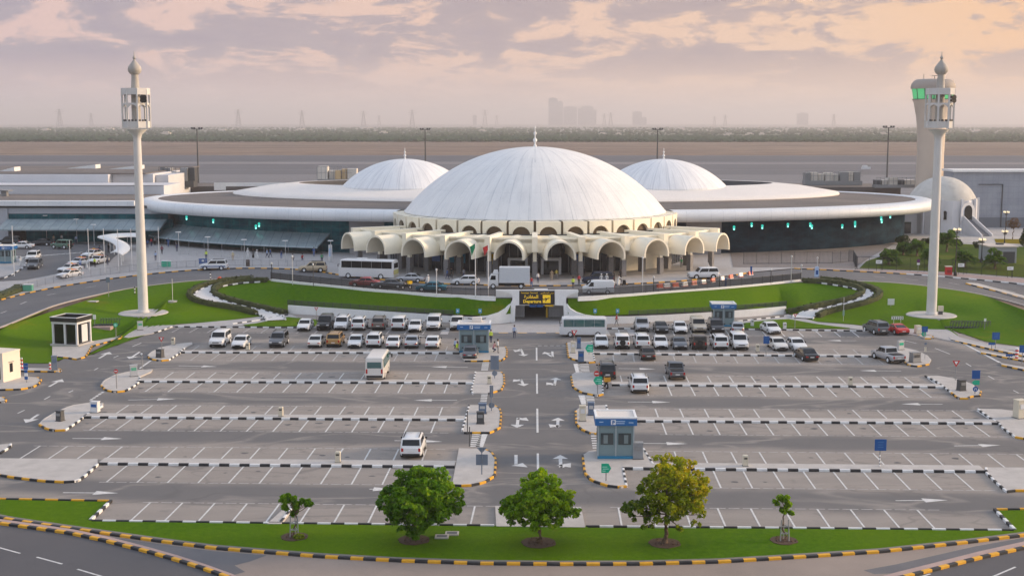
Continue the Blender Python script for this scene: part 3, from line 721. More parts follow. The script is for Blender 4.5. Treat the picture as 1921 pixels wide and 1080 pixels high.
# double-headed turn arrows in the central road: stem with two heads
def turn(stem, heads):
    for h_ in heads: arrow(stem, h_, .3, 1.3, 1.35)
for st_, hs in [((977, 654), [(966, 660), (983, 668)]), ((1037, 670), [(1021, 660)]), ((977, 711), [(962, 716), (983, 724)]), ((1040, 723), [(1025, 717), (1043, 708)]),
                ((972, 783), [(992, 789), (970, 802)]), ((1046, 801), [(1029, 795), (1047, 783)]), ((968, 870), [(990, 876)]), ((1052, 877), [(1051, 853), (1071, 868)])]: turn(st_, hs)
stroke(at(968, 853), at(968, 871), .28, .0135, mb)
stroke(at(1037, 670), at(1036, 659), .28, .0135, mb)
for y0, y1 in ((652, 676), (701, 738), (766, 811), (850, 880)): stroke(at(1006.5 + (y0 - 650) * .012, y0), at(1006.5 + (y1 - 650) * .012, y1), .2, .0135, mb)
for i in range(5): stroke(at(1009 + i * 11.5, 648.3), at(1016 + i * 11.5, 648.3), .2, .0135, mb)
# crossings between islands
for (xa, xb, y0, y1, n_, off) in [(905, 918, 679, 695, 7, -.35), (903, 915, 739, 757, 6, -.3), (886, 904, 813, 838, 7, -.35), (1084, 1104, 682, 698, 6, .3), (1097, 1114, 741, 758, 6, .3), (1108, 1130, 815, 842, 6, .3)]:
    for i in range(n_):
        y = y0 + (y1 - y0) * (i + .5) / n_; sh = (y - y0) * off * .5
        stroke(at(xa + sh, y), at(xb + sh, y), .42, .0135, mb)
for (x0, y0, x1, y1) in [(908, 814, 899, 838), (1081, 682, 1086, 699), (1091, 741, 1097, 758)]:
    stroke(at(x0, y0), at(x1, y1), .7, .0135, mb)
# give-way dashes at the lane ends on the left, edge line on the right
for i in range(5): stroke(at(194 - i * 5.2, 734.5 + i * 3.4), at(190.5 - i * 5.2, 737 + i * 3.4), .3, .0135, mb)
stroke(at(283, 676), at(262, 691), .25, .0135, mb); stroke(at(1798, 639), at(1876, 680), .35, .0135, mb)
for a, b in [((137, 732), (129, 736)), ((177, 694), (184, 690)), ((213, 671), (222, 667)), ((83, 749), (94, 743)), ((33, 775), (46, 769)), ((248, 650), (265, 643)), ((1754, 653), (1782, 664)), ((1812, 681), (1822, 687)), ((1854, 705), (1865, 711)), ((1901, 732), (1911, 737)), ((1690, 637), (1720, 644))]:
    stroke(at(*a), at(*b), .15, .0135, mb)
struct(mb.build('road_marking', M_LINE))
# disabled bay pads beside the underpass
struct(MB().sheet(poly_at([(1128, 617), (1139, 617), (1146, 630), (1134, 630)]), .016).add([tuple(at(x, y)) [:2] + (.016,) for x, y in [(1194, 629.5), (1181, 629.5), (1176, 618), (1188, 618)]], [(0, 1, 2, 3)]).build('road_marking', M_PAVE))
struct(MB().sheet(poly_at([(825, 627), (840, 627), (845, 616), (832, 616)]), .016).build('road_marking', M_PAVE))

# ------------------------------------------------------------------ airfield
def band(y0, y1, x=9000, z=PZ, mat=None, name='', x0=None, x1=None):
    return struct(MB().sheet([(-x if x0 is None else x0, y0), (x if x1 is None else x1, y0), (x if x1 is None else x1, y1), (-x if x0 is None else x0, y1)], z).build(name, mat))
M_APRON = pm('apron_concrete', (.17, .165, .172), .85, var=.12, vs=.004, world=True)
M_RUN = pm('runway_asphalt', (.08, .083, .098), .85, var=.16, vs=.012, world=True)
M_TWY = pm('taxiway_asphalt', (.105, .105, .117), .85, var=.16, vs=.009, world=True)
band(360, 640, mat=M_APRON, name='apron', z=PZ + .03); band(640, 800, mat=M_TWY, name='taxiway', z=PZ + .05); band(835, 1010, mat=M_RUN, name='runway', z=PZ + .07)
band(800, 835, mat=pm('shoulder_paving', (.20, .19, .195), .9, var=.15, vs=.01, world=True), name='runway_shoulder', z=PZ + .06)
mb = MB()
for yy, w in ((700, .6), (842, 1.2), (1000, 1.2), (560, .4), (480, .4)): mb.sheet([(-4000, yy), (4000, yy), (4000, yy + w), (-4000, yy + w)], PZ + .12)
struct(mb.build('runway_marking', M_LINE))
struct(MB().sheet([(230, 470), (520, 520), (900, 640), (500, 600), (250, 520)], PZ + .1).build('taxiway', pm('red_asphalt', (.15, .105, .11), .85, var=.1, vs=.02, world=True)))
# ================================================================== terminal building
TERM = thing('airport_terminal', 'white domed airport terminal with cream vaulted entrance canopy and long saucer roofs', 'airport terminal', (CX, CY, PZ))
def P_(name, mb, mats, par=TERM, smooth=None): return mb.build(name, mats, par, smooth=smooth)
L0 = Vector((CX, CY, PZ))
# --- dome: pale panels with meridian seams that fork on the way down
M_DOME, g = newmat('dome_panels'); o_ = g.obj(); x, y, z = g.sep(o_)
th = g.math('ARCTAN2', x, y); r_ = g.math('SQRT', g.math('ADD', g.math('MULTIPLY', x, x), g.math('MULTIPLY', y, y)))
def seam(n_, r0, r1, wd_, shift):
    f = g.math('FRACT', g.math('ADD', g.math('MULTIPLY', th, n_ / (2 * math.pi)), shift)); d = g.math('MULTIPLY', g.math('ABSOLUTE', g.math('SUBTRACT', f, .5)), g.math('DIVIDE', r_, n_ / (2 * math.pi)))
    s_ = g.rng(d, 0, wd_, 1, 0); return g.math('MULTIPLY', s_, g.math('MULTIPLY', g.rng(r_, r0, r0 + .3, 0, 1), g.rng(r_, r1, r1 + .3, 1, 0)))
nv = g.noise(o_, .25, 5, .6); nst = g.noise(g.comb(g.math('MULTIPLY', th, 14.0), g.math('MULTIPLY', z, .25), 0), 1.0, 5, .6)
s1 = g.math('MAXIMUM', seam(28, 0, 12.5, .13, .5), seam(40, 10.5, 26, .11, .22)); s1 = g.math('MAXIMUM', s1, g.math('MULTIPLY', seam(76, 14.5, 26, .10, .1), .6))
rg = g.math('MAXIMUM', g.rng(g.math('ABSOLUTE', g.math('SUBTRACT', r_, 14.0)), 0, .12, .35, 0), g.rng(g.math('ABSOLUTE', g.math('SUBTRACT', r_, 20.5)), 0, .12, .35, 0))
s1 = g.math('MULTIPLY', g.math('MAXIMUM', s1, rg), g.rng(nv, .35, .62, .25, 1))
c = g.mix(g.rng(nst, .42, .62, 0, 1), (.82, .81, .79), (.745, .735, .72)); c = g.mix(g.rng(nv, .4, .7, 0, .35), c, (.66, .67, .68)); c = g.mix(g.math('MULTIPLY', s1, .6), c, (.32, .34, .37)); g.out(c, .55)
M_DOME_S, g = newmat('small_dome_panels'); o_ = g.obj(); x, y, z = g.sep(o_); th = g.math('ARCTAN2', x, y); r_ = g.math('SQRT', g.math('ADD', g.math('MULTIPLY', x, x), g.math('MULTIPLY', y, y)))
nst = g.noise(g.comb(g.math('MULTIPLY', th, 12.0), g.math('MULTIPLY', z, .3), 0), 1.0, 5, .6)
s1 = g.math('MAXIMUM', seam(24, 0, 20, .12, .5), g.math('MULTIPLY', seam(48, 5, 20, .1, .2), .7))
c = g.mix(g.rng(nst, .42, .6, 0, 1), (.82, .82, .82), (.74, .74, .745)); c = g.mix(g.math('MULTIPLY', s1, .6), c, (.42, .44, .48)); g.out(c, .55)
def cap_prof(R0, z0, rise, n=26, k=1.0):
    """shallow spherical cap, k squares it a little"""
    rs = (R0 * R0 + rise * rise) / (2 * rise); amax = math.asin(min(1, R0 / rs)); pr = []
    for i in range(n + 1):
        a = amax * (1 - i / n); pr.append((rs * math.sin(a), z0 + rs * math.cos(a) - (rs - rise)))
    pr[-1] = (0.0, z0 + rise); return pr
EAVE = 12.45 - PZ
prof = [(24.3, EAVE - .25), (24.75, EAVE - .2), (24.75, EAVE)] + cap_prof(24.6, EAVE + .05, 11.9)
dome = P_('main_dome', MB().lathe(prof, 120), M_DOME, smooth=30)
fin = MB().lathe([(.38, 0), (.42, .35), (.2, .55), (.16, 1.0), (.42, 1.25), (.5, 1.5), (.42, 1.75), (.15, 2.0), (.12, 2.6), (.3, 2.8), (.38, 3.0), (.3, 3.2), (.1, 3.4), (.07, 4.0), (.16, 4.15), (.16, 4.3), (.03, 4.6), (.0, 5.3)], 16)
P_('finial', fin, M_WHITE, dome, 50).location = (0, 0, EAVE + 11.85); dome.children[0].scale = (.8, .8, .86)
# --- drum with arched openings, 36 bays
N = 36; RD = 26.8; ZT = 12.2 - PZ
dm = MB(); da = MB(); dp = MB(); dg = MB()
def cyl_pt(r, a, z): return (r * math.sin(a), -r * math.cos(a), z)
for k in range(N):
    a0 = R(360 / N * k); a1 = R(360 / N * (k + 1)); am = (a0 + a1) / 2; hw = (a1 - a0) / 2 * .905
    ZA = 10.45 - PZ; ra = 1.55; seg = 10; ZB = 5.6
    # panel face with an arched hole
    arcp = [(am + (ra * math.cos(math.pi * (1 - i / seg))) / RD, ZA - .55 + ra * math.sin(math.pi * (1 - i / seg)) * .95) for i in range(seg + 1)]
    top = [(am - hw + 2 * hw * i / seg, ZT) for i in range(seg + 1)]
    o = []
    for i in range(seg):
        q = [cyl_pt(RD, *arcp[i]), cyl_pt(RD, *arcp[i + 1]), cyl_pt(RD, *top[i + 1]), cyl_pt(RD, *top[i])]; dm.add(q, [(0, 1, 2, 3)])
        q = [cyl_pt(RD, *arcp[i]), cyl_pt(RD - .8, *arcp[i]), cyl_pt(RD - .8, *arcp[i + 1]), cyl_pt(RD, *arcp[i + 1])]; dm.add(q, [(0, 1, 2, 3)], 0)
    for (u0, u1) in ((am - hw, arcp[0][0]), (arcp[-1][0], am + hw)):
        dm.add([cyl_pt(RD, u0, ZB), cyl_pt(RD, u1, ZB), cyl_pt(RD, u1, arcp[0][1]), cyl_pt(RD, u0, arcp[0][1])], [(0, 1, 2, 3)])
    dm.add([cyl_pt(RD, am - hw, arcp[0][1]), cyl_pt(RD, arcp[0][0], arcp[0][1]), cyl_pt(RD, am - hw, ZT)], [(0, 1, 2)])
    dm.add([cyl_pt(RD, arcp[-1][0], arcp[0][1]), cyl_pt(RD, am + hw, arcp[0][1]), cyl_pt(RD, am + hw, ZT)], [(0, 1, 2)])
    for s_ in (-1, 1):   # returns of the panel
        u = am + s_ * hw; dm.add([cyl_pt(RD, u, ZB), cyl_pt(RD - .5, u, ZB), cyl_pt(RD - .5, u, ZT), cyl_pt(RD, u, ZT)], [(0, 1, 2, 3)])
    dm.add([cyl_pt(RD, am - hw, ZT), cyl_pt(RD, am + hw, ZT), cyl_pt(RD - 2.1, am + hw, ZT), cyl_pt(RD - 2.1, am - hw, ZT)], [(0, 1, 2, 3)])
    if -105 < ((math.degrees(am) + 180) % 360 - 180) < 105:
        gw = MB(); gw.add([cyl_pt(RD - .7, am - .062, ZB)] + [cyl_pt(RD - .7, uu, zz) for uu, zz in arcp] + [cyl_pt(RD - .7, am + .062, ZB)], [tuple(range(seg + 3))])
        P_('arched_window', gw, M_GLASS)
P_('drum_wall', dm, M_CREAM, smooth=30)
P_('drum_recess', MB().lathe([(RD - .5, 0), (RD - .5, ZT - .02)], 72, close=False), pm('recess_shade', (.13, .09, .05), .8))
P_('roof_gutter', MB().lathe([(RD - 2.2, ZT + .02), (RD - 2.2, ZT - .3)], 72, close=False), M_DGREY)
# --- radiating canopy
VR0, VR1 = 26.9, 40.0
ang_v = [-54, -42, -30, -18, -6, 6, 18, 30, 42, 54]; ang_f = [-60, -48, -36, -24, -12, 0, 12, 24, 36, 48, 60]
ZS, ZC0, ZC1 = 7.7 - PZ, 7.9 - PZ, 10.35 - PZ
for k, a in enumerate(ang_v):
    mb = MB(); n_ = 14; ri, ro, H = 2.17, 2.46, .75
    xf = Matrix.Rotation(R(a), 4, 'Z') @ Matrix.Translation((0, 0, 0))
    def ringp(rad, y): return [(-rad, y, -0.55)] + [(rad * math.cos(math.pi * (1 - i / n_)), y, rad * 1.02 * math.sin(math.pi * (1 - i / n_))) for i in range(n_ + 1)] + [(rad, y, -0.55)]
    rings = [ringp(ro, -VR1), ringp(ro, -VR0), ringp(ri, -VR0), ringp(ri, -VR1)]; m_ = n_ + 3
    vs = [(x, y, z + ZS - .1) for rg_ in rings for x, y, z in rg_]; fs = []
    for q in range(4):
        for i in range(m_ - 1): a_, b_ = q * m_ + i, ((q + 1) % 4) * m_ + i; fs.append((a_, b_, b_ + 1, a_ + 1))
    for i in (0, m_ - 1): fs.append(tuple(q * m_ + i for q in range(4)))
    mb.add(vs, fs, 0, xf)
    v = P_('barrel_vault', mb, M_CREAM, smooth=40)
    bm = bmesh.new(); bm.from_mesh(v.data); bmesh.ops.recalc_face_normals(bm, faces=bm.faces[:]); bm.to_mesh(v.data); bm.free()
# roof slabs between the fins and their front panels
for k, a in enumerate(ang_v):
    mb = MB(); xf = Matrix.Rotation(R(a), 4, 'Z'); r1 = 35.7; wi, wo = 26.0 * math.tan(R(5.6)), r1 * math.tan(R(5.55))
    mb.add([(-wi, -26.9, 9.45 - PZ), (wi, -26.9, 9.45 - PZ), (wo, -r1, 9.45 - PZ), (-wo, -r1, 9.45 - PZ), (-wi, -26.9, 10.0 - PZ), (wi, -26.9, 10.0 - PZ), (wo, -r1, 10.0 - PZ), (-wo, -r1, 10.0 - PZ)],
           [(0, 1, 2, 3), (7, 6, 5, 4), (2, 6, 7, 3), (1, 5, 6, 2), (0, 3, 7, 4)], 0, xf)
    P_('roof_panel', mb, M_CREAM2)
    # front panel has the arch cut out of it
    mb = MB(); n_ = 12; ro = 2.48; y = -r1
    ar = [(ro * math.cos(math.pi * (1 - i / n_)), ZS - .1 + ro * 1.02 * math.sin(math.pi * (1 - i / n_))) for i in range(n_ + 1)]; tp = [(-wo + 2 * wo * i / n_, ZC1 - .1) for i in range(n_ + 1)]
    for i in range(n_): mb.add([(ar[i][0], y, ar[i][1]), (ar[i + 1][0], y, ar[i + 1][1]), (tp[i + 1][0], y, tp[i + 1][1]), (tp[i][0], y, tp[i][1])], [(0, 1, 2, 3)], 0, xf)
    for s_ in (0, -1):
        mb.add([(ar[s_][0], y, ZC0), (tp[s_][0], y, ZC0), (tp[s_][0], y, ZC1 - .1), (ar[s_][0], y, ar[s_][1])], [(0, 1, 2, 3)], 0, xf)
    mb.add([(-wo, y, ZC1 - .1), (wo, y, ZC1 - .1), (wo, y + .35, ZC1 - .1), (-wo, y + .35, ZC1 - .1)], [(0, 1, 2, 3)], 0, xf)
    mb.add([(-wo, y + .35, ZC1 - .1), (wo, y + .35, ZC1 - .1), (wo, y + .35, 9.95 - PZ), (-wo, y + .35, 9.95 - PZ)], [(0, 1, 2, 3)], 0, xf)
    P_('arched_panel', mb, M_CREAM)
for k, a in enumerate(ang_f):
    xf = Matrix.Rotation(R(a), 4, 'Z'); mb = MB(); w = .46
    for (y0, y1, z0, z1) in ((-37.3, -27.0, 8.1 - PZ, 10.5 - PZ),):
        mb.add([(-w, y0, z0), (w, y0, z0), (w, y1, z0), (-w, y1, z0), (-w, y0, z1), (w, y0, z1), (w, y1, z1), (-w, y1, z1)], [(3, 2, 1, 0), (4, 5, 6, 7), (0, 1, 5, 4), (1, 2, 6, 5), (2, 3, 7, 6), (3, 0, 4, 7)], 0, xf)
    P_('roof_fin', mb, M_CREAM)
    for r_, d_ in ((35.9, .58), (31.2, .7)):
        c_ = xf @ Vector((0, -r_, 0)); co = MB(); co.box((c_.x, c_.y, 2.9), (d_, d_, 8.1 - PZ - 2.9), R(a), 0); col = P_('column', co, M_CREAM)
        P_('column_cladding', MB().box((c_.x, c_.y, .1), (d_ + .24, d_ + .24, 2.82), R(a)), M_GRANITE, col)
# ground floor under the canopy: dark glazed front, doorways, coloured posters
P_('entrance_glazing', MB().lathe([(28.2, .1), (28.2, 10.2 - PZ)], 60, a0=-160, a1=-20), pm('entrance_glass', (.03, .035, .045), .15))
mb = MB()
for k in range(-24, 25):
    a = R(k * 2.9); p0 = Vector((28.32 * math.sin(a), -28.32 * math.cos(a), .1)); mb.bar(p0, p0 + Vector((0, 0, 4.8)), .12, .12)
P_('entrance_mullion', mb, M_MGREY)['kind'] = 'stuff'
for a, w_, mt in ((-37, 2.2, M_BLUE), (-31, 2.2, pm('teal_panel', (.0, .16, .26), .4)), (-26, 1.6, pm('teal_panel', (.0, .16, .26), .4)), (15, 1.6, M_BLUE), (-14, 1.1, M_YEL), (42, 1.6, M_DGREY)):
    c_ = Vector((28.7 * math.sin(R(a)), -28.7 * math.cos(R(a)), 1.6)); P_('poster_panel', MB().box(c_, (w_, .12, 2.4), R(a)), mt)
for a in (-5.4, 5.2):
    c_ = Vector((29.6 * math.sin(R(a)), -29.6 * math.cos(R(a)), .1)); mb = MB(); mb.box(c_, (3.4, 1.4, 2.8), R(a), 0); d_ = P_('door_lobby', mb, pm('lobby_white', (.62, .62, .63), .5))
    c2 = Vector((30.36 * math.sin(R(a)), -30.36 * math.cos(R(a)), .15)); P_('door', MB().box(c2, (2.5, .1, 2.3), R(a)), M_GLASS, d_)
for a in (36, 44):
    c_ = Vector((29 * math.sin(R(a)), -29 * math.cos(R(a)), .1)); P_('side_wall', MB().box(c_, (3.6, .5, 6.3), R(a)), M_CREAM)

# --- wings: two long saucer roofs in one sweep
WY = 293 - CY; A, B = 88.0, 49.7; ZR = 11.3 - PZ
def ell(a, b, t): return (a * math.sin(t), WY - b * math.cos(t))
NS = 160
def sweep(prof, n=NS, a=A, b=B, t0=0.0, t1=2 * math.pi, yc=WY):
    """prof: (inset from the edge, height)"""
    vs, fs = [], []; full = abs(t1 - t0) > 6.28; k1 = n if full else n + 1; m_ = len(prof)
    for i in range(k1):
        t = t0 + (t1 - t0) * i / n; cx, cy = a * math.sin(t), -b * math.cos(t); nx, ny = b * math.sin(t), -a * math.cos(t); l = math.hypot(nx, ny); nx /= l; ny /= l
        for ins, z in prof: vs.append((cx - nx * ins, yc + cy - ny * ins, z))
    for i in range(n):
        j = (i + 1) % k1
        for q in range(m_ - 1): fs.append((i * m_ + q, j * m_ + q, j * m_ + q + 1, i * m_ + q + 1))
    return vs, fs
M_RIM, g = newmat('rim_cladding'); o_ = g.obj(); x, y, z = g.sep(o_)
f = g.math('FRACT', g.math('MULTIPLY', x, .42)); jn = g.rng(g.math('ABSOLUTE', g.math('SUBTRACT', f, .5)), .47, .5, 0, 1)
c = g.mix(g.rng(g.noise(o_, .15, 4, .6), .35, .7, 0, 1), (.76, .77, .78), (.66, .68, .70)); c = g.mix(g.math('MULTIPLY', jn, .3), c, (.3, .32, .36)); g.out(c, .45)
M_SOFFIT = pm('soffit_grey', (.36, .35, .36), .7)
M_MEMB, g = newmat('roof_membrane'); o_ = g.obj(); n1 = g.noise(g.vscale(o_, (.4, 1, 1)), .12, 6, .65); n2 = g.noise(g.vscale(o_, (.05, .5, 1)), .4, 5, .7)
c = g.mix(g.rng(n1, .35, .65, 0, 1), (.115, .102, .096), (.195, .163, .142)); c = g.mix(g.rng(n2, .5, .75, 0, .5), c, (.075, .07, .07)); g.out(c, .85)
rimp = [(6.0, ZR - 1.15), (2.0, ZR - 1.2), (.7, ZR - 1.1), (.15, ZR - .65), (0, ZR - .1), (.12, ZR + .45), (.5, ZR + .85), (1.2, ZR + 1.08), (3.8, ZR + 1.13), (4.1, ZR + 1.0)]
tc = math.asin(26.2 / A)
P_('roof_rim', MB().add(*sweep(rimp, 150, t0=tc, t1=2 * math.pi - tc)), M_RIM, smooth=50)
vs, fs = sweep([(4.08, ZR + 1.0), (9, ZR + .95), (22, ZR + 1.5)], 150); P_('roof_membrane', MB().add(vs, fs), M_MEMB, smooth=50)
P_('roof_deck', MB().add([(x, y, ZR + .9) for x, y in [ell(A - 4, B - 4, 2 * math.pi * i / 96) for i in range(96)]], [tuple(range(96))]), M_MEMB)
# broad white ends of the saucers
# upper white roof: a low elliptical ring with open dark centre on either side of the small domes
UA, UB, UY = 69.5, 38.5, 302 - CY
ZU = 13.0 - PZ
M_UP = pm('upper_roof_white', (.80, .74, .68), .6, var=.05, vs=.1)
P_('upper_roof', MB().add(*sweep([(.9, ZU - .9), (.25, ZU - .55), (0, ZU - .05), (.3, ZU + .3), (3, ZU + .75), (8, ZU + 1.6), (13, ZU + 2.1), (14.6, ZU + 2.2), (15, ZU + 2.15)], 150, UA, UB, yc=UY)), M_UP, smooth=50)
ihole = [((UA - 15) * math.sin(2 * math.pi * i / 96), UY - (UB - 15) * math.cos(2 * math.pi * i / 96), ZU - 1.2) for i in range(96)]
P_('roof_well', MB().add(ihole, [tuple(range(96))]).add(*sweep([(15, ZU + 2.14), (15, ZU - 1.2)], 96, UA, UB, yc=UY)), pm('well_grey', (.10, .10, .105), .8))
for s_ in (-1, 1):
    d_ = P_('small_dome', MB().lathe([(13.9, 15.0 - PZ - .6), (13.95, 15.0 - PZ)] + cap_prof(13.85, 15.02 - PZ, 5.9), 84), M_DOME_S, smooth=30); d_.location = (s_ * 28.2 + (.2 if s_ > 0 else -.6), 290 - CY, 0)
    P_('finial', fin, M_WHITE, d_, 50).location = (0, 0, 20.9 - PZ); d_.children[0].scale = (.6, .6, .5)
P_('rear_block', MB().box((0, 103.5, .1), (190, 20, ZR + .85)), M_MEMB)
# --- glazed walls of the wings
M_TEAL, g = newmat('teal_curtain_glass'); o_ = g.obj(); x, y, z = g.sep(o_)
fx = g.math('FRACT', g.math('MULTIPLY', x, .55)); fz = g.math('FRACT', g.math('MULTIPLY', z, .62)); ln = g.math('MAXIMUM', g.rng(g.math('ABSOLUTE', g.math('SUBTRACT', fx, .5)), .455, .5, 0, 1), g.rng(g.math('ABSOLUTE', g.math('SUBTRACT', fz, .5)), .46, .5, 0, 1))
nz = g.noise(g.vscale(o_, (.3, .3, .8)), .7, 5, .7); c = g.mix(g.rng(nz, .38, .64, 0, 1), (.010, .055, .078), (.02, .15, .175)); c = g.mix(g.rng(g.noise(g.vscale(o_, (.5, .5, .2)), 1.3, 3, .6), .6, .72, 0, .6), c, (.03, .20, .21))  # brighter upright streaks: lit strips painted into the glass colour
c = g.mix(g.math('MULTIPLY', ln, .6), c, (.10, .15, .17)); g.out(c, .3); g.b.inputs['Specular IOR Level'].default_value = .05
M_DARKG, g = newmat('dark_curtain_glass'); o_ = g.obj(); x, y, z = g.sep(o_)
fx = g.math('FRACT', g.math('MULTIPLY', x, .55)); ln = g.rng(g.math('ABSOLUTE', g.math('SUBTRACT', fx, .5)), .455, .5, 0, 1)
nz = g.noise(g.vscale(o_, (.3, .3, .8)), .6, 5, .7); c = g.mix(g.rng(nz, .42, .7, 0, 1), (.008, .018, .032), (.022, .055, .08)); c = g.mix(g.math('MULTIPLY', ln, .5), c, (.035, .04, .05)); g.out(c, .4); g.b.inputs['Specular IOR Level'].default_value = .01
wl_ = [(6.2, .1), (6.2, ZR - 1.0)]
P_('curtain_wall', MB().add(*sweep(wl_, 60, t0=-R(100), t1=-tc * .9)), M_TEAL); P_('curtain_wall', MB().add(*sweep(wl_, 60, t0=tc * .9, t1=R(112))), M_DARKG)
for s_ in (-1, 1):
    t_ = s_ * R(23.5); x_, y_ = ell(A - 6.1, B - 6.1, t_)
    P_('solid_bay', MB().box((s_ * 31.5, y_ - .55, .1), (9, .5, 7.2), R(-s_ * 6)), pm('bay_wall', (.33, .32, .32), .7))
# slatted glass awning along the left wing
M_AWN, g = newmat('awning_glass'); o_ = g.obj(); x, y, z = g.sep(o_); fx = g.math('FRACT', g.math('MULTIPLY', x, .52)); ln = g.rng(g.math('ABSOLUTE', g.math('SUBTRACT', fx, .5)), .43, .48, 0, 1)
c = g.mix(g.rng(g.noise(o_, .4, 4, .6), .35, .65, 0, 1), (.34, .41, .44), (.26, .33, .36)); c = g.mix(g.math('MULTIPLY', ln, .5), c, (.14, .18, .2)); g.out(c, .25)
aw = P_('awning', MB().add(*sweep([(6.1, 7.35 - PZ), (.4, 5.2 - PZ), (.3, 4.9 - PZ), (.5, 4.9 - PZ), (6.1, 7.05 - PZ)], 50, t0=-R(84), t1=-R(28.5))), M_AWN, smooth=20)
mb = MB()
for i in range(14):
    t = -R(84 - i * 4.2); x_, y_ = ell(A - 1.2, B - 1.2, t); mb.tube([(x_, y_, .1), (x_, y_, 5.1 - PZ)], .11, 6)
P_('awning_post', mb, M_MGREY, aw)['kind'] = 'stuff'
# lit teal lamps behind the upper glass
M_LAMP = pm('teal_lamp', (.0, .3, .25), .4, emit=(.06, 1.0, .8), es=.35)
M_LAMP2 = pm('teal_lamp_core', (.3, .8, .7), .4, emit=(.35, 1.0, .9), es=.9)
for px, py in ((350, 411), (400, 417), (486, 424), (480, 428), (1377, 430), (1410, 424), (1430, 428), (1478, 425), (1520, 424), (1523, 428), (1580, 427), (1604, 421), (1604, 425), (1653, 412), (1654, 417), (1670, 408)):
    # on the glass: march along the sight line to the wall
    d = ray(px, py); yy = 225.0
    while yy < 345:
        p = CAM + d * (yy / d.y); e = ((p.x - CX) / (A - 5.6)) ** 2 + ((p.y - CY - WY) / (B - 5.6)) ** 2
        if e < 1: break
        yy += .15
    l = p - L0; mb = MB(); mb.lathe([(0, -.2), (.14, -.14), (.2, 0), (.14, .14), (0, .2)], 10, l); P_('wall_lamp', mb, M_LAMP2, smooth=60)
    P_('lamp_hood', MB().lathe([(.2, .2), (.26, .5), (.15, .7)], 10, l, close=False), M_LAMP)

# ================================================================== left concourse
def topz(Y, py): return ztop((0, Y), py)
CON = thing('concourse_building', 'long low grey concourse with white stepped roofs behind the taxi rank', 'concourse', (-105, 276, PZ))
def C_(name, mb, mats, par=CON, smooth=None): o = mb.build(name, mats, par, smooth=smooth); return o
def wbox(x0, x1, y0, y1, z0, z1): o = Vector((-105, 276, PZ)); return ((x0 + x1) / 2 - o.x, (y0 + y1) / 2 - o.y, z0 - o.z), (x1 - x0, y1 - y0, z1 - z0)
XE = -81.0; XW = -190.0
zf1, zf0 = topz(275, 378), topz(275, 387)
M_CW = pm('concourse_wall', (.58, .58, .60), .7, var=.05, vs=.2); M_CG = pm('concourse_grey', (.40, .42, .46), .6, var=.06, vs=.3)
C_('roof_fascia', MB().box(*wbox(XW, -84.6, 274.2, 277, zf0, zf1)), M_RIM)
C_('roof_deck', MB().box(*wbox(XW, -86.5, 277, 303, zf0, zf1 + .02)), M_MEMB)
C_('soffit_band', MB().box(*wbox(XW, XE, 275.3, 277, topz(275.3, 391), zf0 - .02)), M_DGREY)
C_('upper_wall', MB().box(*wbox(XW, XE + 3, 275.6, 276.6, topz(275.6, 402), topz(275.6, 391) - .02)), M_CG)
C_('window_band', MB().box(*wbox(-112, XE + 3, 275.8, 276.6, topz(275.8, 412), topz(275.8, 402) - .02)), M_TEAL)
cmid = C_('canopy', MB().add([(-112 + 105, -1.0, topz(275, 412) - PZ), (XE + 3 + 105, -1.0, topz(275, 412) - PZ), (XE + 3 + 105, -6.5, topz(269.5, 431) - PZ), (-112 + 105, -6.5, topz(269.5, 431) - PZ), (-7, -1.0, topz(275, 416) - PZ), (27, -1.0, topz(275, 416) - PZ), (27, -6.5, topz(269.5, 434) - PZ), (-7, -6.5, topz(269.5, 434) - PZ)],
   [(3, 2, 1, 0), (4, 5, 6, 7), (2, 3, 7, 6), (0, 4, 7, 3), (1, 2, 6, 5)]), M_AWN)
C_('shop_front', MB().box(*wbox(-108.5, XE + 4, 276.0, 276.8, PZ, topz(276, 412))), M_TEAL)
C_('solid_wall', MB().box(*wbox(XW, -112, 275.2, 277, PZ, topz(275.2, 391) - .05)), M_CG)
z2 = topz(301, 349)
C_('second_storey', MB().box(*wbox(XW, -85.8, 301, 316, 9, z2)), M_CW)
C_('storey_ledge', MB().box(*wbox(XW, -85.8, 300.9, 301, z2 - .0, z2 + .12)), M_MGREY)
z3 = topz(316, 328)
C_('third_storey', MB().box(*wbox(XW, -103.6, 316, 345, 9, z3)), M_CW)
C_('third_storey', MB().box(*wbox(-103.5, -93.5, 319, 345, 9, topz(319, 327))), M_CW)
C_('third_storey', MB().box(*wbox(-93.4, -90.3, 321, 345, 9, topz(321, 329))), M_CW)
C_('roof_deck', MB().box(*wbox(XW, -95, 318, 370, z3 + .02, z3 + .25)), M_MEMB)
for x0, x1, yy in ((-112.8, -104.5, 345), (-126, -118, 350), (-136, -132, 330)): C_('roof_hatch', MB().add([(x0 + 105, yy - 276, z3 + .25 - PZ), (x1 + 105, yy - 276, z3 + .25 - PZ), (x1 + 105, yy + 4 - 276, z3 + .25 - PZ), (x0 + 105, yy + 4 - 276, z3 + .25 - PZ), (x1 + 105, yy - 276, z3 + 1.3 - PZ), (x1 + 105, yy + 4 - 276, z3 + 1.3 - PZ)], [(0, 1, 4), (0, 4, 5, 3), (1, 2, 5, 4), (2, 3, 5)]), M_WHITE)
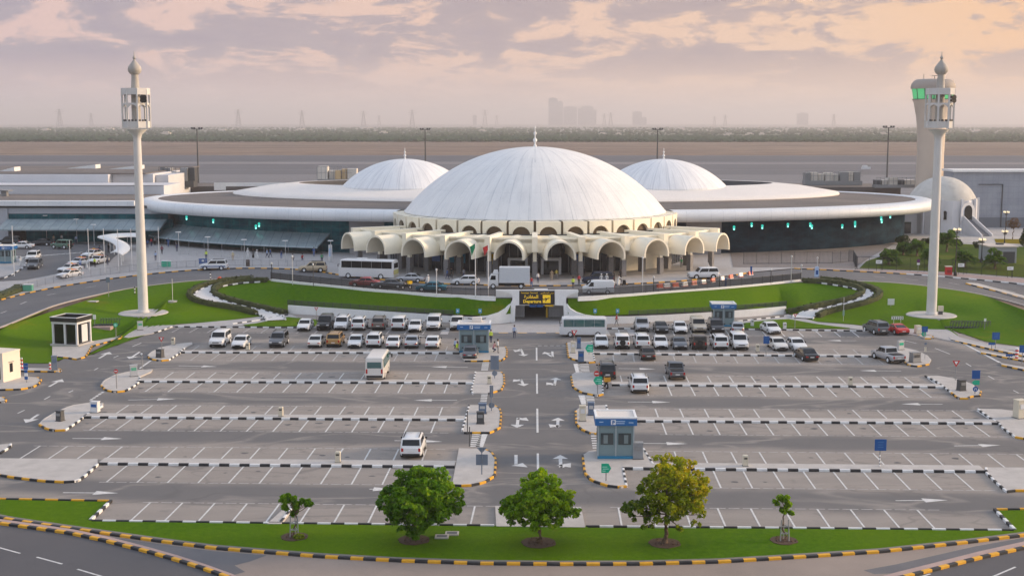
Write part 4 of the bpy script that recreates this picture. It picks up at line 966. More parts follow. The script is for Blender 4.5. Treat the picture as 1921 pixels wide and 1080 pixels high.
un = C_('vent_cowl', MB().box(((-119.2) + 105, 292 - 276, zf1 - PZ), (1.2, 1.2, 1.2)).add([(-1.3 - 14.2, 14.6, zf1 + 1.2 - PZ), (1.3 - 14.2, 14.6, zf1 + 1.2 - PZ), (1.3 - 14.2, 17.4, zf1 + 1.2 - PZ), (-1.3 - 14.2, 17.4, zf1 + 1.2 - PZ), (-1.3 - 14.2, 14.6, zf1 + 1.6 - PZ), (1.3 - 14.2, 14.6, zf1 + 1.4 - PZ), (1.3 - 14.2, 17.4, zf1 + 1.4 - PZ), (-1.3 - 14.2, 17.4, zf1 + 1.6 - PZ)], [(3, 2, 1, 0), (4, 5, 6, 7), (0, 1, 5, 4), (1, 2, 6, 5), (2, 3, 7, 6), (3, 0, 4, 7)]), M_MGREY)

# ================================================================== roof plant
def plant(px0, px1, pyt, Y, label, mats, seed):
    z = ZR + 1.0 + PZ; r = random.Random(seed); a, b = atY(px0, pyt, Y), atY(px1, pyt, Y); W = b.x - a.x; H = a.z - z
    o = thing('roof_plant', label, 'roof plant', ((a.x + b.x) / 2, Y, z), 0, 'air handling units on the roofs')
    MB().box((0, 0, 0), (W, 4, H * .3)).build('plinth', mats[0], o)
    x = -W / 2
    while x < W / 2 - 1:
        w = r.uniform(1.2, 3.0); h = H * r.uniform(.4, .7); MB().box((x + w / 2, r.uniform(-.6, .6), H * .3), (w * .9, 3, h)).build('cooling_unit', r.choice(mats[1:]), o); x += w
    mb = MB()
    for i in range(int(W / 1.1)):
        x = -W / 2 + i * 1.1; mb.bar((x, -2, H * .3), (x, -2, H * .98), .09)
    mb.bar((-W / 2, -2, H * .97), (W / 2, -2, H * .97), .1); mb.bar((-W / 2, -2, H * .65), (W / 2, -2, H * .65), .08); f_ = mb.build('screen_frame', mats[0], o)
    return o
M_UN = pm('unit_cream', (.62, .58, .52), .6, var=.1, vs=.6)
plant(302, 366, 312, 338, 'dark grey row of cooling units on the roof beyond the west end of the terminal', [M_DGREY, M_DGREY, M_MGREY], 1)
plant(597, 662, 311, 352, 'cream cooling units on the roof beside the smaller western dome', [M_MGREY, M_UN, M_UN, pm('unit_tan', (.55, .40, .22), .6)], 2)
plant(1508, 1615, 320, 352, 'long pale row of cooling units on the roof before the mast with crossed floodlights', [M_MGREY, M_UN, M_UN, M_MGREY], 3)
plant(1640, 1722, 332, 338, 'low grey pipework and tank row on the roof in front of the control tower', [M_MGREY, M_DGREY, M_UN], 4)
pw = thing('white_parapet', 'curved white parapet behind the western end of the saucer roof', 'parapet', (-72, 341, ZR + PZ)); MB().add([(x, y, z) for x, y in ((-12, 0), (-6, 1), (0, 1.4), (8, 1.5)) for z in (0, 1.9)] + [(x, y + .4, z) for x, y in ((-12, 0), (-6, 1), (0, 1.4), (8, 1.5)) for z in (0, 1.9)],
  [(i * 2, i * 2 + 2, i * 2 + 3, i * 2 + 1) for i in range(3)] + [(8 + i * 2, 8 + i * 2 + 1, 8 + i * 2 + 3, 8 + i * 2 + 2) for i in range(3)] + [(i * 2 + 1, i * 2 + 3, i * 2 + 11, i * 2 + 9) for i in range(3)] + [(0, 1, 9, 8), (6, 14, 15, 7)]).build('parapet_wall', M_WHITE, pw)

# ================================================================== minarets
M_MIN = pm('minaret_stone', (.62, .60, .575), .75, var=.07, vs=.5)
M_MIN2 = pm('minaret_dome_stone', (.40, .37, .33), .7, var=.1, vs=1.5)
def minaret(px, py, label):
    b = gt(px, py); o = thing('minaret_tower', label, 'minaret', b, 0, 'minaret towers on the lawns')
    zt = lambda y: ztop(b, y) - b.z
    k = (CH - 29 + b.y) / 2450.0
    MB().lathe([(3.6, -.7), (3.6, .1), (3.45, .2), (0, .2)], 56).build('round_base', M_CONC, o)
    r0, r1 = 1.42 * 1.0, .92
    zs, zb0, zb1, zg, zn, zd = zt(243), zt(240), zt(167), zt(215), zt(165), zt(140)
    MB().lathe([(.86, .18), (.86, .42), (.73, .5), (.71, 6), (.55, zs - 1.7), (.56, zs - 1.3), (.75, zs - .7), (1.35, zs - .15), (1.45, zs)], 28).build('shaft', M_MIN, o, smooth=40)
    Rb = 2.05; H = zb1 - zb0; n = 8
    oc = lambda r, z: [(r * math.cos(R(22.5 + 45 * i)), r * math.sin(R(22.5 + 45 * i)), z) for i in range(8)]
    def ringwall(r, z0, z1, t=.18):
        mb = MB(); vs = oc(r, z0) + oc(r, z1) + oc(r - t, z0) + oc(r - t, z1); fs = []
        for i in range(8):
            j = (i + 1) % 8; fs += [(i, j, j + 8, i + 8), (16 + j, 16 + i, 24 + i, 24 + j), (i + 8, j + 8, 24 + j, 24 + i), (j, i, 16 + i, 16 + j)]
        return mb.add(vs, fs)
    mb = ringwall(Rb - .1, zb0, zb0 + H * .17); mb.add(oc(Rb - .2, zb0 + .02) + oc(Rb - .2, zb0 + .35), [tuple(range(7, -1, -1)), tuple(range(8, 16))]); bal = mb.build('balcony', M_MIN, o)
    mb = ringwall(Rb, zb1 - H * .15, zb1 + .1); mb.add(oc(Rb - .1, zb1 - .25) + oc(Rb - .1, zb1), [tuple(range(7, -1, -1)), tuple(range(8, 16))]); mb.build('crown_ring', M_MIN, o)
    # posts and the arched mid ring
    mb = MB()
    for q in oc(Rb - .12, 0): mb.box((q[0], q[1], zb0), (.22, .22, H), 0)
    mb.build('corner_post', M_MIN, o)['kind'] = 'stuff'
    mb = MB(); zm = zb0 + H * .60
    for i in range(8):
        a, c_ = Vector(oc(Rb - .12, 0)[i]), Vector(oc(Rb - .12, 0)[(i + 1) % 8]); m_ = 6
        for q in range(m_):
            s0, s1 = q / m_, (q + 1) / m_; h0 = zm - .55 * (1 - math.sin(math.pi * s0)); h1 = zm - .55 * (1 - math.sin(math.pi * s1)); p0, p1 = a.lerp(c_, s0), a.lerp(c_, s1)
            for t_ in (1.0, .93): mb.add([(p0.x * t_, p0.y * t_, h0), (p1.x * t_, p1.y * t_, h1), (p1.x * t_, p1.y * t_, zm + .22), (p0.x * t_, p0.y * t_, zm + .22)], [(0, 1, 2, 3)])
            mb.add([(p0.x, p0.y, h0), (p1.x, p1.y, h1), (p1.x * .93, p1.y * .93, h1), (p0.x * .93, p0.y * .93, h0)], [(0, 1, 2, 3)]); mb.add([(p0.x, p0.y, zm + .22), (p1.x, p1.y, zm + .22), (p1.x * .93, p1.y * .93, zm + .22), (p0.x * .93, p0.y * .93, zm + .22)], [(0, 1, 2, 3)])
    mb.build('arcade_ring', M_MIN, o)
    MB().lathe([(.66, zb0), (.62, zb1), (.58, zb1 + .3), (.5, zd - .4), (.5, zd)], 20).build('core_shaft', M_MIN2, o, smooth=40)
    # loudspeakers and floodlights
    for i, (a, z) in enumerate(((20, .78), (35, .78), (20, .70), (35, .70))):
        c_ = Vector((1.5 * math.cos(R(a - 60)), 1.5 * math.sin(R(a - 60)), zb0 + H * z)); mb = MB(); mb.tube([c_, c_ + Vector((.15, -.35, 0)), c_ + Vector((.3, -.7, 0))], [.12, .2, .36], 8); mb.build('loudspeaker', M_BLACK, o)
    for i in range(9):
        a = R(200 + i * 17); mb = MB(); mb.box(((Rb - .3) * math.cos(a), (Rb - .3) * math.sin(a), zb0 + H * .17), (.3, .24, .26), a); mb.build('floodlight', M_DGREY, o)
    zt0, zt1 = zd, zt(100)
    h = zt(112) - zd
    MB().lathe([(.5, zd - .02), (.72, zd + h * .06), (.9, zd + h * .18), (.98, zd + h * .33), (.9, zd + h * .5), (.64, zd + h * .68), (.34, zd + h * .85), (.17, zd + h * .96), (.12, zd + h * 1.02), (.26, zd + h * 1.1), (.2, zd + h * 1.18), (.07, zd + h * 1.25), (.04, zd + h * 1.5), (0, zd + h * 1.55)], 24).build('onion_dome', M_MIN2, o, smooth=50)
    return o
minaret(269, 588, 'slim white minaret on the lawn nearer the taxi rank, only sky behind its dome')
minaret(1747, 592, 'slim white minaret whose balcony overlaps the flared control tower behind it')

# ================================================================== control tower
b = Vector((0, 330, PZ)); b.x = atY(1741, 400, 330).x
o = thing('control_tower', 'flared beige air traffic control tower with green tinted cab windows', 'control tower', b)
zt = lambda y: ztop(b, y) - b.z
wpx = 330 / 2450.0
M_TWR = pm('tower_concrete', (.53, .445, .365), .75, var=.06, vs=.3)
MB().lathe([(26 * wpx + .5, 0), (25 * wpx, zt(340)), (24 * wpx, zt(290)), (25 * wpx, zt(250)), (28 * wpx, zt(220)), (33.5 * wpx, zt(193)), (36 * wpx, zt(187))], 40).build('tower_shaft', M_TWR, o, smooth=40)
mb = MB(); n_ = 14
r0, r1, z0, z1 = 35 * wpx, 38.5 * wpx, zt(186.5), zt(166.5)
MB().lathe([(36.5 * wpx, zt(187)), (36.8 * wpx, zt(186))], 28).build('cab_sill', M_DGREY, o)
for i in range(n_):
    a0, a1 = 2 * math.pi * (i + .06) / n_, 2 * math.pi * (i + .94) / n_
    MB().add([(r0 * math.cos(a0), r0 * math.sin(a0), z0), (r0 * math.cos(a1), r0 * math.sin(a1), z0), (r1 * math.cos(a1), r1 * math.sin(a1), z1), (r1 * math.cos(a0), r1 * math.sin(a0), z1)], [(0, 1, 2, 3)]).build('cab_window', pm('green_cab_glass', (.10, .42, .16), .12, emit=(.08, .5, .2), es=.35), o)
MB().lathe([(r0 - .12, z0), (r1 - .12, z1)], 28).build('cab_frame', M_DGREY, o)
MB().lathe([(39.5 * wpx, zt(167)), (40 * wpx, zt(164)), (39 * wpx, zt(158)), (35 * wpx, zt(152)), (29 * wpx, zt(149)), (0, zt(148.5))], 36).build('cab_roof', pm('tower_roof', (.36, .31, .27), .7), o, smooth=40)
mb = MB(); mb.tube([(-2.4, 0, zt(149)), (-2.4, 0, zt(139))], .06, 5); mb.tube([(.3, 0, zt(149)), (.3, 0, zt(143))], .08, 5); mb.bar((-.5, 0, zt(143)), (1.0, 0, zt(142)), .12); mb.build('antenna', M_DGREY, o)
MB().box((-1.6, -24.5 * wpx - .4, zt(225)), (.12, .3, zt(198) - zt(225))).build('conduit', M_MGREY, o)

# ================================================================== small white domed building on the right
Yd = 297.0; b = Vector((atY(1784, 440, Yd).x, Yd + 7.5, PZ))
o = thing('domed_prayer_hall', 'small white domed building with a dark arched doorway reached by an outside stair', 'domed building', b)
M_PH = pm('hall_white', (.62, .62, .64), .75, var=.08, vs=.4); M_PHD = pm('hall_dome', (.52, .50, .46), .8, var=.16, vs=.5)
zc = ztop((0, Yd), 377) - PZ
MB().lathe([(7.9, -.2), (7.9, zc + .1), (7.4, zc + .12)], 12).build('drum_wall', M_PH, o)
MB().lathe([(7.6, zc)] + cap_prof(7.6, zc + .05, 5.3), 48).build('dome', M_PHD, o, smooth=35)
for a in range(-80, 81, 32):
    MB().box((8.0 * math.sin(R(a)), -8.0 * math.cos(R(a)), 0), (.55, .5, zc + .5), R(a)).build('buttress', M_PH, o)
def archplate(par, name, ang, r, z0, w, h, mt, t=.12):
    n_ = 10; pts = [(-w / 2, 0), (w / 2, 0), (w / 2, h - w / 2)] + [(w / 2 * math.cos(math.pi * i / n_), h - w / 2 + w / 2 * math.sin(math.pi * i / n_)) for i in range(1, n_)] + [(-w / 2, h - w / 2)]
    xf = Matrix.Rotation(R(ang), 4, 'Z') @ Matrix.Translation((0, -r, z0)) @ Matrix.Rotation(R(90), 4, 'X'); return MB().prism(pts, 0, t, xf=xf).build(name, mt, par)
archplate(o, 'arch_surround', 27, 7.95, 3.3, 4.2, 4.2, M_PH, .25)
archplate(o, 'arched_doorway', 27, 8.18, 3.5, 2.3, 3.3, M_GLASS)
archplate(o, 'arched_window', -12, 7.9, 3.6, .8, 2.0, M_GLASS)
archplate(o, 'arched_window', 60, 7.9, 1.2, .8, 2.0, M_GLASS)
st = MB(); d27 = Matrix.Rotation(R(27), 4, 'Z')
for i in range(14):
    st.box((0, -8.3 - i * .42, 0), (1.9 + i * .05, .43, 3.55 - i * .255), 0)
so_ = MB(); so_.add(st.v, st.f, 0, d27); so_.build('outside_stair', pm('stair_grey', (.20, .205, .22), .8), o)
for s_ in (-1, 1):
    mb = MB(); mb.add([(s_ * 1.15, -8.2, 0), (s_ * 1.45, -14.2, 0), (s_ * 1.45, -14.2, .6), (s_ * 1.15, -8.2, 4.5), (s_ * 1.45, -8.2, 0), (s_ * 1.75, -14.2, 0), (s_ * 1.75, -14.2, .6), (s_ * 1.45, -8.2, 4.5)], [(0, 1, 2, 3), (7, 6, 5, 4), (3, 2, 6, 7), (0, 3, 7, 4), (1, 5, 6, 2)], 0, d27); mb.build('stair_wall', M_PH, o)
wg = MB().box((-10.3, 0.5, 0), (9, 9, 5.0)).build('side_wing', M_PH, o)
for x in (-12.6, -9.2): MB().box((x, -4.05, .2), (2.2, .12, 2.6)).build('garage_opening', M_GLASS, wg)

# grey metal hangar wall at the right
b = Vector((0, 318, PZ)); b.x = atY(1880, 400, 318).x
o = thing('metal_hangar', 'large blue-grey metal clad hangar wall behind the small domed building', 'hangar', b)
M_HG, g = newmat('hangar_cladding'); o_ = g.obj(); x, y, z = g.sep(o_)
fx = g.math('FRACT', g.math('MULTIPLY', x, .8)); fz = g.math('FRACT', g.math('MULTIPLY', z, .7)); ln = g.math('MAXIMUM', g.rng(g.math('ABSOLUTE', g.math('SUBTRACT', fx, .5)), .44, .5, 0, 1), g.rng(g.math('ABSOLUTE', g.math('SUBTRACT', fz, .5)), .44, .5, 0, 1))
c = g.mix(g.rng(g.noise(o_, .25, 4, .6), .35, .65, 0, 1), (.25, .275, .325), (.32, .345, .39)); c = g.mix(g.math('MULTIPLY', ln, .35), c, (.14, .155, .18)); g.out(c, .6)
zh = ztop((0, 318), 322) - PZ; x0 = atY(1786, 400, 318).x - b.x
MB().box((x0 / 2 + 14, 4, 0), (28 - x0, 8, zh)).build('cladding_wall', M_HG, o)
MB().box((x0 / 2 + 14, 3.9, zh), (28.6 - x0, 9, .5)).build('roof_edge', M_WHITE, o)
MB().box((x0 / 2 + 14, -.06, 0), (28 - x0, .12, 2.6)).build('plinth', pm('plinth_grey', (.15, .165, .19), .7), o)
gf = MB(); xr = atY(1878, 400, 318).x - b.x; gf.bar((xr, -.2, 0), (xr, -.2, zh - 3), .18); gf.bar((x0 + 6, -.2, zh - 3), (xr, -.2, zh - 3), .14); gf.bar((xr - 6, -.2, zh), (x0 + 3, -.2, zh - .1), .05); gf.build('door_frame', M_DGREY, o)
# ================================================================== white walls round the underpass, parapets, fences, hedges
def ribbon(mb, bot, top, thick=.3, m=0):
    """upright wall between matching lower and upper points, thickened away from the camera"""
    n = len(bot); vs = []
    for k in range(n):
        a = bot[max(k - 1, 0)]; c = bot[min(k + 1, n - 1)]; d = Vector((c.x - a.x, c.y - a.y, 0)).normalized(); nr = Vector((-d.y, d.x, 0)) * thick
        vs += [bot[k], top[k], top[k] + nr, bot[k] + nr]
    fs = []
    for k in range(n - 1):
        o = k * 4
        for q in range(4): fs.append((o + q, o + 4 + q, o + 4 + (q + 1) % 4, o + (q + 1) % 4))
    fs += [(0, 1, 2, 3), (n * 4 - 1, n * 4 - 2, n * 4 - 3, n * 4 - 4)]
    return mb.add(vs, fs, m)
def fix(o):
    bm = bmesh.new(); bm.from_mesh(o.data); bmesh.ops.recalc_face_normals(bm, faces=bm.faces[:]); bm.to_mesh(o.data); bm.free(); return o
def wing_wall(bpx, tpx, Ys, label):
    b = [at(x, y, 0) for x, y in bpx]; t = [atY(x, y, Y) for (x, y), Y in zip(tpx, Ys)]
    # base follows the plan of the top
    b = [Vector((q.x, q.y, 0.0)) for q in t]
    o = thing('retaining_wall', label, 'retaining wall', (b[0].x, b[0].y, 0)); off = Vector((b[0].x, b[0].y, 0))
    f = fix(ribbon(MB(), [q - off - Vector((0, 0, .05)) for q in b], [q - off for q in t], .3).build('wall_face', M_WHITE, o, smooth=50)); return o
def yb(x, y): return at(x, y, 0).y
LW_B = [(540, 588), (600, 591.5), (650, 594.5), (720, 598.5), (780, 601.5), (850, 605.3), (905, 608), (925, 608), (942, 607), (955, 605.5), (962, 604.5)]
LW_T = [(540, 572.5), (600, 576.5), (650, 579.8), (720, 584.2), (780, 588), (850, 593), (888, 594.5), (915, 592), (936, 586), (950, 578), (957, 570)]
yl = [yb(*q) for q in LW_B]
wing_wall(LW_B, LW_T, yl, 'long white retaining wall rising along the western embankment to the underpass')
RW_B = [(1068, 604.5), (1075, 605.5), (1088, 607), (1105, 608), (1125, 608), (1180, 606.3), (1250, 603), (1320, 599.2), (1400, 594.3), (1440, 591.5), (1475, 588.5)]
RW_T = [(1062, 570), (1068, 578), (1080, 585), (1098, 590.5), (1125, 594), (1180, 593.5), (1250, 590.5), (1320, 586.5), (1400, 581), (1440, 577.8), (1475, 574.5)]
wing_wall(RW_B, RW_T, [yb(*q) for q in RW_B], 'long white retaining wall rising along the eastern embankment to the underpass')
# underpass portal: curved flanks, abutments, deck parapet, dark passage
port = thing('underpass_portal', 'white pedestrian underpass portal with curved flank walls under the departures sign', 'underpass', (0, 190.5, 0)); po = Vector((0, 190.5, 0))
YP = 188.6
OUT_L = [(945, 607), (945, 581.5), (951, 577.5), (957, 570.5), (961, 563), (961.5, 556), (957, 550.5), (948, 547), (936, 545), (930, 543.8), (974, 543.8), (974, 572), (967, 573), (966, 605)]
OUT_R = [(1080, 607), (1080, 585.5), (1070, 580), (1063, 571), (1061, 564), (1063, 557), (1070, 552), (1079, 549.5), (1085, 548.5), (1085, 543.8), (1041, 543.8), (1041, 572), (1057, 573), (1058, 605)]
for s_, OUT, c_ in ((-1, OUT_L, 965.5), (1, OUT_R, 1058.5)):
    q = [atY(x, y, YP) for x, y in OUT]
    mb = MB(); xf = Matrix.Translation((0, 0, 0)) @ Matrix.Rotation(R(90), 4, 'X')
    mb.prism([(v.x, v.z) for v in q], -.45, 0, xf=Matrix.Translation((0, YP - po.y, 0)) @ xf); fix(mb.build('curved_wall', M_WHITE, port))
    xs_ = at(c_, 604.5, 0).x
    MB().box((xs_ + s_ * .16, 191.2 - po.y, 0), (.3, 3.7, 3.42)).build('flank_wall', M_WHITE, port)
    mb = MB(); x0_ = xs_; x1_ = at(984 if s_ < 0 else 1029, 597, 0).x
    mb.box(((x0_ + x1_) / 2, 193.6 - po.y, 0), (abs(x1_ - x0_), .8, 3.4)); mb.build('abutment', pm('abutment_grey', (.52, .52, .55), .8, var=.05), port)
    mb = MB()
    for i in range(5): xx = x0_ + (x1_ - x0_) * (i + .5) / 5; mb.bar((xx, 192.9 - po.y, .1), (xx, 192.9 - po.y, 1.3), .05)
    mb.bar((x0_ - s_ * .1, 192.9 - po.y, 1.3), (x1_, 192.9 - po.y, 1.3), .06); mb.bar((x0_ - s_ * .1, 192.9 - po.y, .3), (x1_, 192.9 - po.y, .3), .06); mb.build('guard_rail', M_POLE, port)
xa, xb = at(966, 604, 0).x, at(1059, 604, 0).x
MB().box(((xa + xb) / 2, 189.75 - po.y, 2.35), (xb - xa + .2, .6, 1.05)).build('deck_beam', M_WHITE, port)
x0_, x1_ = at(984, 597, 0).x, at(1029, 597, 0).x
mb = MB()
mb.add([(x0_, 194.1 - po.y, 0), (x0_, 205.4 - po.y, 0), (x0_, 205.4 - po.y, 3.0), (x0_, 194.1 - po.y, 3.0)], [(0, 1, 2, 3)]); mb.add([(x1_, 194.1 - po.y, 0), (x1_, 205.4 - po.y, 0), (x1_, 205.4 - po.y, 3.0), (x1_, 194.1 - po.y, 3.0)], [(3, 2, 1, 0)])
mb.add([(x0_, 205.4 - po.y, 0), (x1_, 205.4 - po.y, 0), (x1_, 205.4 - po.y, 3.0), (x0_, 205.4 - po.y, 3.0)], [(0, 1, 2, 3)]); mb.add([(x0_, 194.1 - po.y, 2.98), (x1_, 194.1 - po.y, 2.98), (x1_, 205.4 - po.y, 2.98), (x0_, 205.4 - po.y, 2.98)], [(3, 2, 1, 0)])
fix(mb.build('passage', pm('passage_grey', (.12, .12, .125), .8), port))
MB().box((x1_ - .25, 192.9 - po.y, .1), (.3, .3, 1.5)).build('ticket_post', M_YEL, port)
MB().box((x1_ - .9, 195 - po.y, 2.1), (.5, .15, .7)).build('wall_notice', M_BEIGE, port)
# bus shelter style fences of the parapet line
def pts_parapet(L): return [ath(x, y) for x, y in L]
PL = [(508, 527), (560, 532.5), (620, 538.5), (690, 545.3), (750, 550.3), (810, 554.5), (860, 557.3), (900, 559), (929, 560)]
PR = [(1085, 560.4), (1110, 559.3), (1150, 557), (1200, 553.8), (1250, 550), (1300, 546.4), (1350, 542.8), (1400, 538.6), (1450, 533.7), (1503, 528)]
for L, lab, flab in ((PL, 'low white parapet curving above the western embankment lawn', 'black iron railing on the white parapet above the western embankment'), (PR, 'low white parapet curving above the eastern embankment lawn', 'black iron railing on the white parapet above the eastern embankment')):
    P = resample(pts_parapet(L), 2.2); o = P[0].copy(); w = ribbon(MB(), [q - o - Vector((0, 0, .35)) for q in P], [q - o + Vector((0, 0, .32)) for q in P], .3).build('parapet_wall', M_WHITE, None, o, smooth=40); fix(w); tag(w, lab, 'parapet')
    f = thing('iron_railing', flab, 'railing', o + Vector((0, .15, .32)))
    mb = MB(); mr = MB(); up = Vector((0, 0, 1))
    for i, q in enumerate(P):
        b_ = q - o + Vector((0, .05, 0)); mb.bar(b_, b_ + up * 1.15, .09)
        if i + 1 < len(P):
            e_ = P[i + 1] - o + Vector((0, .05, 0))
            for h in (.12, 1.02): mr.bar(b_ + up * h, e_ + up * h, .07)
            for k in range(1, 14): c_ = b_.lerp(e_, k / 14); mr.bar(c_ + up * .12, c_ + up * 1.0, .075, .03)
    mb.build('rail_post', M_BLACK, f)['kind'] = 'stuff'; mr.build('rail_panel', M_BLACK, f)
# solid white deck parapet behind the sign
xl, xr = ath(930, 560).x, ath(1085, 560).x
dp = MB(); dp.box(((xl + xr) / 2, 189.75, 3.42), (xr - xl, .4, 1.2)); tag(dp.build('parapet_wall', M_WHITE), 'plain white parapet on the underpass deck right behind the departures sign', 'parapet')
bx = MB().box((0, 0, 0), (1.9, 1.0, .9)).box((0, 0, .9), (2.0, 1.1, .07)).build('equipment_cabinet', M_POLE, None, (atY(1015, 540, 192).x, 192, PZ)); tag(bx, 'small white cabinet peeping over the parapet above the departures sign', 'cabinet')

# departures sign
YSG = 188.75
c0, c1 = atY(974, 571, YSG), atY(1040.5, 546, YSG)
sg = thing('departures_sign', 'black and yellow departures sign with aeroplane symbol over the underpass', 'sign', (c0.x, YSG, c0.z)); W_, H_ = c1.x - c0.x, c1.z - c0.z
MB().box((W_ / 2, .3, 0), (W_, .5, H_)).build('sign_box', pm('sign_black', (.018, .014, .016), .4), sg)
M_YG = pm('sign_yellow_lit', (.95, .62, .02), .4, emit=(.95, .6, .03), es=.12)
def text(body, x, z, size, mat, parent, name='lettering', align='LEFT', bold=.0, ry=90, y=0.0):
    cu = bpy.data.curves.new(name, 'FONT'); cu.body = body; cu.size = size; cu.align_x = align; cu.extrude = .008; cu.offset = bold; cu.resolution_u = 2
    to = bpy.data.objects.new('t', cu); COL.objects.link(to); dg = bpy.context.evaluated_depsgraph_get(); dg.update()
    me = bpy.data.meshes.new_from_object(to.evaluated_get(dg)); bpy.data.objects.remove(to); bpy.data.curves.remove(cu)
    me.materials.clear(); me.materials.append(mat); me.transform(Matrix.Translation((x, y, z)) @ Matrix.Rotation(R(90), 4, 'X'))
    o = bpy.data.objects.new(name, me); COL.objects.link(o); o.parent = parent; return o
text('Departure', W_ * .11, H_ * .13, .62, M_YG, sg, bold=.018, y=.035)
text('\uFE93\uFEAD\uFEA9\uFE8E\uFED0\uFEE4\uFEDF\uFE8D', W_ * .14, H_ * .47, .66, M_YG, sg, bold=.018, y=.035)
text('Passenger Terminal', W_ * .05, H_ * .82, .31, M_YG, sg, y=.035)
text('\uFEE6\uFEF3\uFEAE\uFED3\uFE8E\uFEB4\uFEE4\uFEDF\uFE8D \uFEF0\uFEE8\uFE92\uFEE3', W_ * .60, H_ * .82, .31, M_YG, sg, y=.035)
MB().box((W_ * .775, .03, H_ * .12), (W_ * .22, .04, H_ * .6)).build('pictogram_panel', M_YG, sg)
pl = MB(); xf = Matrix.Translation((W_ * .775, -.0, H_ * .42)) @ Matrix.Rotation(R(90), 4, 'X') @ Matrix.Rotation(R(14), 4, 'Z')
pl.prism([(-.5, -.06), (.35, -.06), (.5, .02), (.36, .07), (-.5, .07)], 0, .02, xf=xf); pl.prism([(-.12, .02), (.12, .02), (-.2, -.34), (-.3, -.34)], 0, .025, xf=xf); pl.prism([(-.1, .05), (.08, .05), (-.2, .24), (-.28, .24)], 0, .022, xf=xf); pl.prism([(-.5, .0), (-.38, .02), (-.52, .22), (-.62, .22)], 0, .022, xf=xf)
pl.build('aeroplane_symbol', M_BLACK, sg)
for i, xx in enumerate((.38, .58)):
    MB().box((W_ * xx, .35, -.42), (W_ * .18, .08, .4)).build('direction_panel', M_BLUE, sg)
MB().box((W_ * .85, .35, -.34), (W_ * .24, .08, .3)).build('direction_panel', M_YEL, sg)

# hedges beside the ramped paths, and the paths
M_HEDGE, g = newmat('hedge_leaves'); p = g.pos(); n1 = g.noise(p, 2.5, 5, .7); c = g.mix(g.rng(n1, .3, .7, 0, 1), (.032, .042, .014), (.085, .095, .024)); g.out(c, .9); g.bump(g.noise(p, 7, 4, .7), 1.0, .15)
def hedge(px, label, w=.9, h=.75):
    P = resample(smooth_path([gt(x, y) for x, y in px]), .6); o = P[0].copy(); mb = MB(); r = random.Random(hash(label) % 1000 if False else len(label))
    for i, q in enumerate(P):
        d = P[min(i + 1, len(P) - 1)] - P[max(i - 1, 0)]; d.z = 0; d.normalize(); nn = Vector((-d.y, d.x, 0)); b_ = q - o; j = lambda: r.uniform(-.07, .07)
        for a, z in ((-.5, -.3), (-.52, h * .6), (-.36, h), (.36, h), (.52, h * .6), (.5, -.3)): mb.v.append(tuple(b_ + nn * (a * w + j()) + Vector((0, 0, z + j()))))
    for i in range(len(P) - 1):
        for k in range(5): mb.f.append((i * 6 + k, i * 6 + k + 1, i * 6 + k + 7, i * 6 + k + 6))
    e = (len(P) - 1) * 6; mb.f += [(0, 1, 2, 3, 4, 5), (e + 5, e + 4, e + 3, e + 2, e + 1, e)]
    # loose leafy sprigs over the clipped body
    for i in range(len(P) * 22):
        q = r.choice(P) - o; c_ = q + Vector((r.uniform(-.5, .5) * w, r.uniform(-.4, .4), r.uniform(.25, 1) * h + .03)); s = r.uniform(.06, .14); a = r.uniform(0, 6.28)
        u = Vector((math.cos(a), math.sin(a), r.uniform(-.4, .4))) * s; v = Vector((-math.sin(a), math.cos(a), r.uniform(.2, 1))) * s
        mb.add([c_ - u - v, c_ + u - v, c_ + u + v, c_ - u + v], [(0, 1, 2, 3)])
    f = mb.build('hedge', M_HEDGE, None, o); fix(f) if False else None
    return tag(f, label, 'hedge')
hedge([(470, 525), (440, 527.5), (405, 532), (377, 540), (359, 550), (354, 557), (364, 566), (386, 572), (420, 577.5), (455, 583.5), (480, 591)], 'clipped hedge on the outer edge of the white path by the western minaret')
hedge([(500, 529), (460, 529.5), (430, 533), (410, 539), (400, 547), (404, 555), (422, 562.5), (450, 571), (480, 577.5), (510, 584.5), (536, 590)], 'clipped hedge round the end of the western embankment lawn')
hedge([(1540, 527), (1590, 531.5), (1630, 541), (1652, 552), (1648, 561), (1622, 572), (1585, 580), (1550, 588), (1534, 596)], 'clipped hedge on the outer edge of the white path by the eastern minaret')
hedge([(1506, 530), (1560, 532.5), (1600, 539.5), (1619, 547), (1616, 556), (1590, 565.5), (1550, 573.5), (1510, 581.5), (1478, 589)], 'clipped hedge round the end of the eastern embankment lawn')
hedge([(-30, 570), (0, 559), (30, 549), (38, 543)], 'dark clipped hedge along the kerb at the western edge beyond the ring road', 2.2, .9)
M_PATHW = pm('white_path_paving', (.62, .61, .60), .8, var=.06, vs=.8, world=True)
def path(L, R_, name='path'):
    A_, B_ = resample(smooth_path([gt(x, y) for x, y in L]), 1.0), resample(smooth_path([gt(x, y) for x, y in R_]), 1.0); n_ = 90
    A_, B_ = resample(A_, sum((a - b).length for a, b in zip(A_, A_[1:])) / n_), resample(B_, sum((a - b).length for a, b in zip(B_, B_[1:])) / n_)
    n_ = min(len(A_), len(B_)); mb = MB()
    for i in range(n_):
        for k in range(5):
            q = A_[i].lerp(B_[i], k / 4); mb.v.append((q.x, q.y, T(q.x, q.y) + .24))
    for i in range(n_ - 1):
        for k in range(4): mb.f.append((i * 5 + k, i * 5 + k + 1, i * 5 + k + 6, i * 5 + k + 5))
    o = struct(mb.build(name, M_PATHW)); fix(o)
    kerb([Vector((q.x, q.y, T(q.x, q.y) + .13)) for q in A_[:n_]], M_KW, M_KB, h=.2, w=.2, seg=.9); kerb([Vector((q.x, q.y, T(q.x, q.y) + .13)) for q in B_[:n_]], M_KW, M_KB, h=.2, w=.2, seg=.9)
